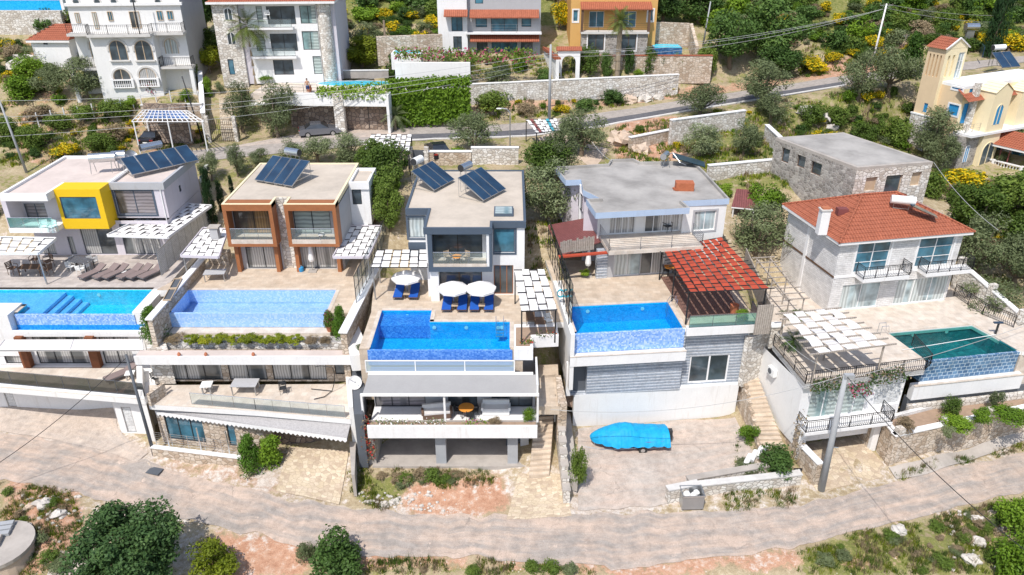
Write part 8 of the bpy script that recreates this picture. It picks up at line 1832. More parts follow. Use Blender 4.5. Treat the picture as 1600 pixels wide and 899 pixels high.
a,b=IV0;u=Vector((0,-.1,0));ivy('ivy','dense bright green ivy hanging over the tall retaining wall',[(a+u,b+u,b+u+Vector((0,0,4.0)),a+u+Vector((0,0,3.9))),(a+u+Vector((0,0,3.9)),b+u+Vector((0,0,4)),b+Vector((0,1.4,4.6)),a+Vector((0,1.4,4.5)))],'leaf_bright',leaf=.2,per=190,thick=.5,seed=4)
p0,p1=fd(3.8,-.05,17.2),fd(L if False else fd.L,-.05,17.2);ivy('creeper','green creeper spilling over the right part of the raised deck wall',[(p0+Vector((0,0,-.3)),p1+Vector((0,0,-.6)),p1+Vector((0,1.3,.9)),p0+Vector((0,1.3,.2)))],'leaf_bright',leaf=.17,per=130,thick=.6,seed=5)
z=4.65;q0,q1=Q(583,661,ysl+.3),Q(695,659,ysl+.3);ivy('flower_box_plants','low flowering plants in the left half of the white flower box',[(Vector((q0.x,ysl+.15,z)),Vector((q1.x,ysl+.15,z)),Vector((q1.x,ysl+.55,z+.1)),Vector((q0.x,ysl+.55,z+.1)))],['leaf_olive','canvas'],'plants',.07,130,.3,6,jitter=.05)
q2,q3=Q(722,659,ysl+.3),Q(762,658,ysl+.3);ivy('flower_box_plants','green low plants in the right half of the white flower box',[(Vector((q2.x,ysl+.15,z)),Vector((q3.x,ysl+.15,z)),Vector((q3.x,ysl+.55,z+.1)),Vector((q2.x,ysl+.55,z+.1)))],['leaf_bright','flower_pink'],'plants',.07,130,.3,7,jitter=.05)
V('dry_shrub',764,645,784,662,'greyish dry plant hanging from the white flower box',z=4.6,base=661);V('green_shrub',816,632,836,660,'lush yellow green plant at the right end of the white flower box',z=4.6,base=658)
q=P(579,728,.8);ivy('climber','reddish climber growing up the left concrete column',[(Vector((q.x-.4,q.y-.1,1.6)),Vector((q.x+.45,q.y-.1,1.6)),Vector((q.x+.3,q.y-.15,5.2)),Vector((q.x-.2,q.y-.15,5.2)))],['leaf_dry','flower_red'],leaf=.09,per=130,thick=.3,seed=8)
ivy('flower_clump','red flowers hanging over the white planter right of the slate villa pool',[(P(812,534,8.5),P(834,534,8.5),P(834,528,8.9),P(812,528,8.9))],['leaf_mid','flower_red','flower_red'],'plants',.08,260,.4,9)
ivy('planter_plants','low green plants along the white planter below the woven canopy',[(P(836,524,8.55),P(868,521,8.55),P(868,518,8.8),P(836,520,8.8))],['leaf_mid','flower_red'],'plants',.07,200,.3,10)
pts=[fa(.4,-.25,6.3),fa(2.9,-.25,6.3),fa(2.9,.2,7.0),fa(.4,.2,7.0)];ivy('climber','dark green climber on the left front railing of the tiled villa terrace',[pts],['leaf_dark','leaf_dry'],leaf=.1,per=150,thick=.45,seed=11)
ivy('bougainvillea_spray','dark pink flowering spray hanging over the lower balcony frame',[(fa(3.4,-.6,5.7),fa(5.0,-.6,5.7),fa(5.0,.1,6.4),fa(3.4,.1,6.4))],['leaf_dark','flower_pink'],leaf=.1,per=110,thick=.4,seed=12)
ivy('climber','dark green climber on the right front railing of the tiled villa terrace',[(fa(4.7,-.25,6.4),fa(7.6,-.25,6.4),fa(7.6,.2,7.4),fa(4.7,.2,7.2))],['leaf_dark','leaf_dry'],leaf=.1,per=120,thick=.45,seed=13)
ivy('climber','bare twiggy climber at the left front corner of the tiled villa garage',[(fa(-.3,-.6,.6),fa(.3,-.6,.6),fa(.3,-.4,5.0),fa(-.5,-.2,4.8))],['leaf_dry','leaf_grey'],leaf=.1,per=55,thick=.5,seed=14)
for a in((1470,612,1500,648,'mid_shrub','tall green shrub in the garden bed above the long cream wall'),(1395,645,1430,672,'dry_shrub','reddish brown shrub at the left of the garden bed'),(1468,640,1520,668,'green_shrub','wide green shrub in the garden bed left of the pillar'),(1515,630,1545,660,'green_shrub','green shrub in the garden bed, middle'),(1550,625,1612,655,'green_shrub','wide bright green shrub at the right end of the garden bed'),(1470,660,1490,682,'olive_shrub','small plant hanging over the long cream wall'),(1540,600,1565,640,'olive_shrub','thin tall shrub in front of the pool wall at the right')):V(a[4],a[0],a[1],a[2],a[3],a[5],z=3.0,base=a[3])
V('green_shrub',1148,478,1172,500,'potted green plant at the corner of the red pergola deck',z=9.2,base=498)
V('green_shrub',905,418,922,430,'small green plant at the foot of the folded parasol',z=9.2,base=430)
V('olive_shrub',554,533,576,545,'silvery plant in the white corner planter left of the L shaped pool',z=7.8,base=544)
G1=[[(545,735),(690,735),(775,735),(770,758),(690,765),(640,778),(600,800),(548,790)],[(0,752),(110,768),(130,820),(100,899),(0,899)],[(565,872),(760,874),(900,886),(940,899),(500,899),(520,876)],[(1245,866),(1320,836),(1450,812),(1600,776),(1600,899),(1245,899)],[(1130,770),(1245,765),(1240,795),(1135,800)],[(1400,742),(1600,692),(1600,704),(1405,754)],[(1148,655),(1190,700),(1180,740),(1150,738)]]
tufts('verge_weeds',G1,['leaf_dry','leaf_mid','leaf_lime','leaf_dry','leaf_mid'],9000,.34,2,w_=.018,label='dry and green weeds along both edges of the lower road')
G2=[[(0,160),(320,165),(330,235),(0,262)],[(0,60),(110,90),(100,150),(0,130)],[(640,186),(960,160),(1090,142),(1100,150),(960,172),(640,198)],[(950,195),(1330,140),(1430,180),(1420,300),(1100,300),(960,250)],[(1440,260),(1600,290),(1600,530),(1520,470),(1500,360)],[(640,95),(900,90),(900,125),(640,140)],[(1250,80),(1430,70),(1420,110),(1250,130)],[(820,350),(880,345),(870,500),(850,500)]]
tufts('slope_grass',G2,['leaf_dry','leaf_mid','leaf_lime','leaf_dry'],14000,.42,5,label='dry grass and weeds over the slopes behind the villas',w_=.06,sp_=.4)
rg=np.random.default_rng(12);spots=[]
for _ in range(2600):
 x,y=rg.uniform(-75,95),rg.uniform(107,150)
 if y<118 and(-50<x<27):
  if not(-21<x< -9 and y>112):continue
 dn=mn.noise(Vector((x*.08,y*.08,9)))
 if dn< -.32:continue
 s_=rg.uniform(1.8,4.6);spots.append((x,y,s_,s_*rg.uniform(.5,.95)))
scrub('hill_scrub',spots[:1000],['mid_shrub','dark_shrub','olive_shrub','mid_shrub','dry_shrub','green_shrub','dark_shrub'],'mixed green and grey scrub covering the hillside behind the houses',3)
spots=[]
for poly,n,s0,s1 in(([(1240,150),(1430,150),(1430,240),(1240,215)],70,.7,2.0),([(1440,280),(1600,300),(1600,420),(1500,350)],60,1.2,2.8),([(1120,0),(1600,0),(1600,80),(1420,100),(1250,80)],170,1.0,3.0),([(0,170),(320,175),(320,240),(0,250)],60,.6,1.7),([(0,62),(100,100),(60,160),(0,160)],30,.8,2.2),([(640,96),(880,92),(890,122),(660,138)],40,.6,1.5),([(640,188),(1090,146),(1100,152),(960,170)],26,.5,1.2),([(960,195),(1230,160),(1200,250),(990,240)],24,.6,1.4),([(530,20),(690,20),(690,75),(530,90)],50,1.2,3.0),([(500,222),(640,226),(636,300),(590,340)],26,1.0,2.2),([(310,222),(440,232),(420,262),(320,275)],14,.8,1.6)):
 Wp=[tuple(T(*p).xy)for p in poly];xs=[p[0]for p in Wp];ys=[p[1]for p in Wp];k=0;tries=0
 while k<n and tries<n*8:
  tries+=1;x,y=rg.uniform(min(xs),max(xs)),rg.uniform(min(ys),max(ys))
  if inpoly(np.array([x]),np.array([y]),Wp)[0]:s_=rg.uniform(s0,s1);spots.append((x,y,s_,s_*rg.uniform(.5,.9)));k+=1
for x0,x1,y0,y1,n,s0,s1 in((44,88,58,108,90,1.2,3.4),(44,70,28,40,16,.8,2),(-88,-50,56,106,90,1.2,3.4),(-70,-40,28,40,18,.8,2),(-40,42,24,30,30,.7,2.)):
 for _ in range(n):s_=rg.uniform(s0,s1);spots.append((rg.uniform(x0,x1),rg.uniform(y0,y1),s_,s_*rg.uniform(.5,.9)))
scrub('slope_scrub',spots,['mid_shrub','dry_shrub','olive_shrub','green_shrub','dark_shrub','mid_shrub','broom_bush','mid_shrub'],'low wild shrubs growing together over the slopes between the houses',4)
spots=[]
for poly,n in(([(1250,862),(1330,835),(1450,815),(1600,785),(1600,899),(1250,899)],40),([(0,760),(100,780),(110,899),(0,899)],14),([(560,745),(700,742),(780,742),(640,762)],20),([(560,882),(900,890),(900,899),(540,899)],6)):
 Wp=[tuple(T(*p).xy)for p in poly];xs=[p[0]for p in Wp];ys=[p[1]for p in Wp];k=0
 while k<n:
  x,y=rg.uniform(min(xs),max(xs)),rg.uniform(min(ys),max(ys))
  if inpoly(np.array([x]),np.array([y]),Wp)[0]:s_=rg.uniform(.5,1.5);spots.append((x,y,s_,s_*rg.uniform(.35,.7)));k+=1
scrub('verge_scrub',spots,['dry_shrub','mid_shrub','dry_shrub','olive_shrub'],'low weedy scrub along the lower road verges',6)
for i,(x,y,r_,l,m)in enumerate(((725,165,.0,'',''),(982,160,.9,'large pale boulder at the foot of the stone parapet, left','rockwarm'),(1008,158,.8,'pale boulder at the foot of the stone parapet, middle','rock'),(1030,155,.6,'small pale boulder at the foot of the stone parapet, right','rock'),(1260,178,.9,'rough pale rock outcrop behind the old stone building, left','rock'),(1285,188,.8,'rough pale rock outcrop behind the old stone building, right','rock'),(1300,200,.6,'low rock below the pale outcrops','rock'),(38,108,1.6,'grey rock heap at the far left above the olive trees','rock'),(1528,815,.35,'white stone in the lower right weeds beside the cable','rock'),(1552,812,.5,'orange tinted boulder in the lower right weeds','rockwarm'),(1565,830,.4,'white stone right of the orange tinted boulder','rock'),(1405,830,.4,'pale triangular stone in the weeds below the road','rock'),(1515,875,.5,'white stone near the bottom right corner bush','rock'),(1528,848,.45,'long white stone in the lower right weeds','rock'),(67,790,.5,'white stone above the round concrete cistern','rock'),(92,806,.4,'pale stone right of the round concrete cistern','rock'),(45,792,.35,'brownish stone left of the white one above the cistern','rockwarm'),(600,790,.3,'pale rubble stone at the road edge left of the dirt slope','rock'),(616,784,.35,'second pale rubble stone at the road edge','rock'),(1000,238,1.0,'pale rock in the cut behind the pale blue villa','rockwarm'),(972,222,1.3,'warm rock face beside the road cut behind the pale blue villa','rockwarm'))):
 if l:rock(l,x,y,r_,m,seed=i)
pile=MB();rn=random.Random(9)
for k in range(150):
 q=rn.random();x,y=(rn.uniform(560,700),rn.uniform(770,800))if q<.45 else((rn.uniform(30,130),rn.uniform(775,850))if q<.7 else(rn.uniform(1480,1590),rn.uniform(800,895)))
 p=T(x,y);r_=rn.uniform(.05,.17);pile.ball(p+Vector((0,0,r_*.3)),(r_,r_*.8),r_*.7,6,4,.2,k)
tag(pile.build('rubble','rock'),'loose pale rubble stones scattered along the road verges','rubble',kind='stuff')
# things on terraces, yards and roads
pr_grey=make_lounger('sun_lounger','lounger_grey','darkgrey',22);pr_blue=make_lounger('sun_lounger','blue_fabric','darkwood',12)
TH=lambda p:(p[0],p[1])
def at(px,py,z):p=P(px,py,z);return(p.x,p.y,z)
for x,nm in((146,'leftmost'),(168,'second'),(182,'third'),(205,'fourth'),(220,'fifth'),(238,'rightmost')):
 put(pr_grey,at(x,432,Z1),-.5,1.15,'grey brown sun lounger on the lilac villa terrace, %s of six in the row'%nm,'grey loungers beside the far left pool')
put(pr_grey,at(190,620-30,4.2),-.75,1.2,'grey brown sun lounger alone on the lower terrace under the white awning','grey loungers beside the far left pool')
for x,y,nm in((624,470,'left one of the pair under the single parasol'),(648,470,'right one of the pair under the single parasol'),(699,489,'leftmost of four under the twin parasols'),(723,489,'second of four under the twin parasols'),(742,489,'third of four under the twin parasols'),(764,489,'rightmost of four under the twin parasols')):
 put(pr_blue,at(x,y-9,Z3),0,1.05,'bright blue cushioned sun lounger, '+nm,'blue loungers beside the L shaped pool')
um=make_umbrella('parasol','canvas',1.25,2.2)
for x,y,l in((637,462,'white octagonal parasol over the pair of blue loungers'),(709,480,'white parasol over the four blue loungers, left of two'),(752,480,'white parasol over the four blue loungers, right of two')):put(um,at(x,y,Z3),.2,.95,l,'open white parasols beside the L shaped pool')
cu=make_closed_umbrella('parasol','canvas');put(cu,at(489,424,Z1 if False else 8.8),0,1,'closed beige parasol on a square base in front of the wooden framed villa','closed parasols');put(cu,at(918,431,Z4),0,1,'closed white parasol standing under the red canopy edge','closed parasols')
ch_w=make_chair('chair','plasticwhite');ch_t=make_chair('chair','plasticteal');ch_r=make_chair('armchair','rattan','armchair');ch_b=make_chair('chair','anthracite');ch_g=make_chair('chair','woodlight')
tb_black=make_table('table','carpaint','black',1.9,.9);tb_wood=make_table('table','darkwood','darkwood',1.9,1.0,.7);tb_low=make_table('side_table','woodlight','darkwood',.45,.45,.4,'side table');tb_stone=make_table('table','greywall','metal',1.7,1.0,.72);tb_round=make_table('table','orange','black',1.1,1.1,.74,round_=True);tb_white=make_table('side_table','plasticwhite','metal',.5,.5,.42,'side table')
put(tb_black,at(128,420,Z1),-.35,1.15,'long black glass dining table on the lilac villa terrace')
for k,(x,y,r_,l)in enumerate(((112,424,1.2,'front left'),(118,416,1.2,'rear left'),(139,413,-2.0,'rear right'),(135,424,-2.0,'front right'),(148,415,-2.0,'far right end'),(127,428,2.9,'near end'))):put(ch_w,at(x,y,Z1),r_,1.0,'white plastic chair at the black dining table, %s'%l,'white chairs around the black dining table')
put(tb_wood,at(52,428,Z1),0,1.0,'brown wooden low table between rattan armchairs at the left')
for x,y,r_,l in((22,428,1.3,'left of the wooden table'),(76,430,-1.6,'right of the wooden table'),(78,417,-.6,'behind the wooden table on the right'),(57,414,0,'behind the wooden table')):put(ch_r,at(x,y,Z1),r_,1.25,'brown rattan armchair '+l,'rattan armchairs on the lilac villa terrace')
for x,l,r_ in((71,'left',.3),(84,'right',-.4)):put(ch_t,at(x,362,11.96),r_,1.1,'pale turquoise plastic chair on the left balcony, %s one'%l,'pale chairs on the left balcony')
for x,y,l in((154,430,'between the first and second grey loungers'),(194,430,'between the third and fourth grey loungers'),(228,430,'between the fifth and sixth grey loungers')):put(tb_white,at(x,y,Z1),0,.8,'small white side table '+l,'white side tables beside the grey loungers')
put(tb_white,at(205,592,4.2),.2,1.3,'white side table beside the lone lounger under the awning')
for x,y,l in((636,469,'between the pair of blue loungers'),(711,487,'between the left two of four blue loungers'),(753,487,'between the right two of four blue loungers')):put(tb_low,at(x,y-3,Z3),0,1.1,'small wooden side table '+l,'wooden side tables beside the blue loungers')
put(tb_stone,at(338,437,8.8),.1,1.0,'grey stone topped table under the left woven canopy of the wooden framed villa');put(tb_stone,at(385,612,4.25),0,1.1,'grey table on the lower terrace of the wooden framed villa')
put(tb_white,at(325,612,4.25),.1,1.6,'pale square stool on the lower terrace left of the grey table');put(ch_b,at(443,614,4.25),.3,1.0,'dark folding chair on the lower terrace by the curtained doors')
put(ch_b,at(245,598,4.3),1.0,1.0,'dark chair beside the low stone parapet on the lower terrace','dark chairs')
for x,l,r_ in((700,'left',.6),(728,'right',-.6)):put(ch_g,at(x,409,11.86),r_,.95,'beige armchair in the glazed balcony box, %s one'%l,'beige armchairs in the balcony box')
tbr2=put(tb_round,at(714,410,11.86),0,.7,'small round table between the beige armchairs in the balcony box')
for x,y,l,r_ in((520+0,372,'',0),):pass
put(tb_white,at(503,373,11.96),.4,1.0,'small folding table on the right wooden framed balcony')
put(tb_round,at(729,650,4.25),0,1.0,'round orange table on the covered lower terrace')
for x,y,l,r_ in((716,648,'left',1.4),(742,649,'right',-1.4),(728,640,'rear',0),(735,656,'front',3.0)):put(ch_b,at(x,y,4.25),r_,.95,'black chair at the round orange table, %s side'%l,'black chairs around the orange table')
def sofa(label,p,rz,w_,mat,cush,name='sofa'):
 t=thing(name,label,'sofa',p);MB().box(-w_/2,w_/2,-.4,.4,.0,.38).build('base',mat,None).parent=t
 for o in children(t):o.location=(0,0,0)
 for nm,a in(('seat_cushion',(-w_/2+.1,w_/2-.1,-.38,.25,.38,.5)),('backrest',(-w_/2,w_/2,.26,.42,.38,.85))):m=MB();m.box(*a);o=m.build(nm,cush,None);z0=o.location.copy();o.parent=t;o.location=z0
 for s in(-1,1):m=MB();m.box(s*w_/2-.08,s*w_/2+.08,-.4,.258,.38,.62);o=m.build('armrest',mat,None);z0=o.location.copy();o.parent=t;o.location=z0
 t.rotation_euler=(0,0,rz);return t
sofa('rattan sofa with pale flowered cushions left of the thin white post',at(683,650,4.25),.15,2.0,'rattan','canvasdirty');sofa('white sofa at the right of the round orange table',at(775,644,4.25),0,1.9,'plasticwhite','canvas')
sofa('dark rattan sofa under the woven canopy right of the slate villa',at(843,495,Z3),-1.57,2.4,'rattan','greywall');put(ch_w,at(857,508,Z3),.4,1.0,'white chair under the woven canopy at the right front','white chairs around the black dining table' if False else None)
put(tb_wood,at(829,503,Z3),1.57,.7,'low dark table with flowers under the woven canopy')
put(tb_round,at(1048,430,Z4),0,1.1,'round table at the rear of the red pergola deck');
for x,y,l,r_ in((1040,430,'left',1.5),(1056,428,'right',-1.5),(1046,424,'rear',0)):put(ch_b,at(x,y,Z4),r_,1.0,'black chair at the table under the red pergola, %s one'%l,'black chairs under the red pergola')
put(ch_b,at(1300,640,3.42),.6,1.0,'dark chair on the lower balcony of the tiled villa');put(ch_b,at(1042,362,12.0),.6,1.2,'dark upturned chair on the long balcony of the pale blue villa')
def jug():
 p=at(471,424,8.8);r=thing('water_jug','blue plastic water jug beside the closed beige parasol','water jug',p);MB().lathe(p,[(0,0),(.2,0),(.22,.1),(.22,.36),(.08,.46),(.05,.5)],14).build('body','blueshutter',r);MB().lathe(p,[(.06,.5),(.06,.56),(0,.56)],10).build('cap','plasticwhite',r)
jug()
planter_pot('plant_pot','terracotta pot at the left rear corner of the azure pool',P(890,462,Z4),.28,.7);planter_pot('plant_pot','terracotta pot on the brown deck near the glass railing',P(1146,490,Z4),.35,.75);planter_pot('plant_pot','dark pot holding the low palm by the woven white pergola',P(1237,547,Z5),.3,.35,'darkgrey');planter_pot('plant_pot','small pot at the feet of the lone palm terrace',P(484,143,17.2),.3,.4)
planter_pot('plant_pot','terracotta pot on the raised deck wall left of the bather',P(484-1,140,17.4),.3,.5)
ci=thing('air_hose_reel','teal garden hose bundle hanging on the iron fence beside the azure pool','hose',P(876,458,10.5));m=MB();q=Q(876,458,P(885,470,9.5).y)
for k in range(5):
 pts=[q+Vector((.25*math.cos(t),-.04*k,.3*math.sin(t)))for t in[2*PI*i/14 for i in range(15)]];m.path(pts,.03,5)
m.build('coil','teal',ci)
pp=tag(MB().tube(P(1410,547,6.95),P(1556,523,7.0),.025,n=5).build('pool_pole','plasticwhite'),'long white cleaning pole lying across the teal pool','pool pole')
sh=thing('pool_shower','small solar pool shower post at the rear right of the teal pool','pool shower',P(1555,523,Z5));q=P(1555,523,Z5);MB().tube(q,q+Vector((0,0,1.0)),.08,n=8).build('post','anthracite',sh);MB().box(q.x-.4,q.x+.3,q.y-.1,q.y+.1,q.z+1.0,q.z+1.1).build('panel','solarflat',sh)
ld=thing('pool_ladder','chrome ladder rails at the left rear corner of the teal pool','pool ladder',P(1381,522,Z5));q=P(1381,522,Z5);m=MB()
for dy in(-.25,.25):m.path([q+Vector((-.4,dy,0)),q+Vector((-.4,dy,.8)),q+Vector((.1,dy,.85)),q+Vector((.25,dy,.2))],.022,5)
m.build('rails','steel',ld)
hs=thing('hanging_chair_frame','black curved frame of a hanging chair on the lower terrace, without its seat','chair frame',at(508,612,4.25));q=Vector(at(508,612,4.25));m=MB();pts=[q+Vector((.5-.9*(1-math.cos(t))*.0+.35*math.sin(t*1.0),0,2.1*t/2.2))for t in[2.2*i/10 for i in range(11)]];m.path(pts+[q+Vector((-.1,0,2.25)),q+Vector((-.5,0,2.15))],.03,6);m.path([q+Vector((-1.1,.3,.03)),q+Vector((0,.1,.04)),q+Vector((.5,0,.05)),q+Vector((.1,-.7,.03)),q+Vector((-.6,-1.0,.03))],.03,6);m.build('frame','black',hs)
hm2=thing('drying_rack','wooden hammock frame box lying on the wall by the pale pool','frame box',P(276,452,9.7));f=Fr(G(266,470,9.75),G(284,436,9.75));m=MB(f);m.box(0,f.L,-.05,.0,9.75,9.85);m.box(0,f.L,.5,.55,9.75,9.85);m.box(0,.06,0,.5,9.75,9.85);m.box(f.L-.06,f.L,0,.5,9.75,9.85);m.box(f.L*.5,f.L*.55,0,.5,9.75,9.85);m.build('frame','woodlight',hm2);MB(f).box(.06,f.L-.06,.0,.5,9.73,9.76).build('panel','darkgrey',hm2)
p=P(985,694,.5);bt=thing('boat','small motor boat under a bright blue tarp with a dark red hull','boat',(p.x,p.y,.5));f=Fr((p.x-2.9,p.y-.1),(p.x+2.7,p.y+.15))
st_=[(0,.12,1.05),(.5,.45,.95),(1.4,.85,.75),(2.8,1.05,.62),(4.4,1.05,.60),(5.5,.95,.62)]
hb=MB(f)
def ring(u,hw,zk):return[(u,-hw,1.45),(u,-hw*.92,1.1),(u,-hw*.5,zk+.1),(u,0,zk),(u,hw*.5,zk+.1),(u,hw*.92,1.1),(u,hw,1.45)]
rs=[ring(*s)for s in st_]
for a,b in zip(rs,rs[1:]):
 for k in range(6):hb.quad(a[k],b[k],b[k+1],a[k+1])
hb.face([f(*q)for q in rs[-1]]);hb.face([f(*q)for q in reversed(rs[0])]);hb.build('hull','hullred',bt)
tp=MB(f);ns=44;nr=24;rn=random.Random(4);grid=[]
for i in range(ns+1):
 u= -.15+5.75*i/ns;t=i/ns;hw=(.15+1.0*min(1,(t*3.2))**.6)*1.06;top=1.95+.34*math.exp(-((t-.45)/.17)**2)-1.6*max(0,.2-t)**1.5*4-.9*max(0,t-.8)**1.3;row=[]
 for j in range(nr+1):
  s= -1+2*j/nr;h=top-(top-1.25)*abs(s)**2.4-(.12*abs(math.sin(i*.55))if abs(s)==1 else 0)+mn.noise(Vector((u*1.2,s*2,3)))*.07-abs(mn.noise(Vector((u*3.1,s*1.2,1))))*.10-abs(mn.noise(Vector((u*1.1,s*4.5,7))))*.07;row.append((u,hw*s*(1.04 if abs(s)==1 else 1),h))
 grid.append(row)
for i in range(ns):
 for j in range(nr):tp.quad(grid[i][j],grid[i+1][j],grid[i+1][j+1],grid[i][j+1])
tp.face([f(*q)for q in reversed(grid[0])]);tp.face([f(*q)for q in grid[-1]]);tp.build('tarp','tarp',bt)
om=MB(f);om.box(5.6,5.95,-.18,.18,.9,1.7);om.box(5.65,5.9,-.12,.12,.45,.9);om.build('outboard_motor','anthracite',bt)
tr=thing('boat_trailer','galvanised boat trailer under the tarp covered boat','trailer',(p.x,p.y,.45));m=MB(f)
for s in(-.7,.7):m.ft((.6,s,.62),(5.2,s,.62),.045,n=5);m.ft((.6,s,.62),(-1.6,0,.6),.045,n=5)
for u in(1.5,3.2,4.8):m.ft((u,-.75,.62),(u,.75,.62),.04,n=5)
m.ft((-1.2,-.2,.6),(-1.2,-.2,.3),.03);m.build('chassis','metal',tr);m=MB(f);m.ft((.2,0,.6),(.2,0,1.5),.04);m.ft((.2,-.0,1.5),(.5,0,1.1),.03);m.ft((.2,-.2,.65),(.2,0,1.1),.025);m.ft((.2,.2,.65),(.2,0,1.1),.025);m.build('winch_post','plasticwhite',tr)
for s in(-1.05,1.05):
 c=f(3.6,s,.75);d=Vector((f.n.x,f.n.y,0))*.1;w_=MB().tube(c-d,c+d,.32,n=18).build('wheel','rubber',tr);MB().tube(c-d*1.1,c+d*1.1,.16,n=14).build('rim','steel',w_);MB(f).box(3.15,4.05,s-.14,s+.14,1.09,1.13).build('mudguard','metal',tr)
p=T(1080,793);bn=thing('waste_bin','open galvanised steel waste container with white bags, at the road edge','waste container',p);f=Fr((p.x-.72,p.y-.35),(p.x+.72,p.y-.3));z=p.z+.12;m=MB(f);L=f.L
for a in((0,L,0,.04),(0,L,1.0,1.04),(0,.04,.042,.998),(L-.04,L,.042,.998)):m.box(*a,z,z+1.15)
m.box(.04,L-.04,.04,1.0,z,z+.05);m.build('body','metal',bn);m=MB(f);m.box(-.03,L+.03,-.03,-.001,z+1.05,z+1.17);m.box(-.03,L+.03,1.041,1.07,z+1.05,z+1.17);m.box(-.03,-.001,-.03,1.07,z+1.052,z+1.168);m.box(L+.001,L+.03,-.03,1.07,z+1.052,z+1.168);m.build('rim','steel',bn)
for u in(.1,L-.1):
 for v in(.1,.94):c=f(u,v,z-.06);MB().tube(c-Vector((.03,0,0)),c+Vector((.03,0,0)),.07,n=10).build('castor','rubber',bn)
m=MB(f);
for k,(u,v,r_)in enumerate(((.4,.6,.26),(.85,.5,.24),(1.1,.75,.22))):m.ball(f(u,v,z+.8),r_,.2,10,7,.12,k)
tag(m.build('rubbish_bags','plasticwhite'),'white rubbish bags lying inside the galvanised container','rubbish',kind='stuff')
for a,b,z0,z1,l in(((1043,788),(1090,778),.1,1.15,'short pale stone wall end beside the galvanised waste container'),((1092,778),(1250,758),.1,1.0,'low pale stone wall running right from the waste container'),((1075,765),(1200,738),.2,.75,'low concrete kerb wall along the boat yard front')):
 p,q=T(*a),T(*b);wallbox('low_wall',l,'wall',p.xy,q.xy,-.2,p.z+z1,.45,'stonewhite','concrete' if z1<1 else 'salt')
pb=T(1182,712)
for k in range(4):q=P(1168+k*9,722-k*6,.9);tag(MB().tube(q+Vector((-.25,-.3,0)),q+Vector((.3,.45,.25)),.2,n=12).build('concrete_pipe','whiteclean'),'short white pipe section, %s in the row at the boat yard corner'%('first','second','third','fourth')[k],'pipe','white pipe sections in the boat yard')
p=T(2,868,.6);cs=thing('cistern','round concrete and stone cistern platform in the bottom left corner','cistern',(p.x,p.y,-.5));MB().lathe((p.x,p.y,0),[(0,-1.6),(2.2,-1.6),(2.0,.35),(2.0,.62)],30).build('drum','rockwarm',cs);MB().lathe((p.x,p.y,0),[(2.1,.45),(2.1,.70),(0,.72)],30).build('slab','concrete',cs)
f=Fr((p.x-1.5,p.y+.3),(p.x+1.2,p.y+.9));m=MB(f)
for k in range(3):m.box(.1,1.9,k*.42,k*.42+.34,.73,.95+.02*k)
m.build('planks','polecrete',cs);MB(f).box(.6,1.6,-1.0,-.1,.73,1.05).build('hatch_block','concrete',cs)
sp2=strip('dirt_track',[(95,860),(118,868),(150,880)],[(60,925),(95,935),(140,945)],'yardcrete',off=.05,edge=.2,seed=6,ws=10)
q=P(1246,736,1.0);nb=thing('number_plate','small black plate with white number 13 by the garage wall','sign',q);MB().box(q.x-.3,q.x+.3,q.y-.03,q.y,q.z-.2,q.z+.25).build('plate','black',nb)
def digits(root,c,s,strokes,mat='plasticwhite'):
 m=MB()
 for(x0,z0,x1,z1)in strokes:m.box(c.x+min(x0,x1)*s-.02,c.x+max(x0,x1)*s+.02,c.y-.045,c.y-.031,c.z+min(z0,z1)*s-.02,c.z+max(z0,z1)*s+.02)
 return m.build('number',mat,root)
digits(nb,q+Vector((-.13,0,-.12)),.28,[(0,0,0,1)]);digits(nb,q+Vector((.0,0,-.12)),.28,[(0,0,.5,0),(0,.5,.5,.5),(0,1,.5,1),(.5,0,.5,1)])
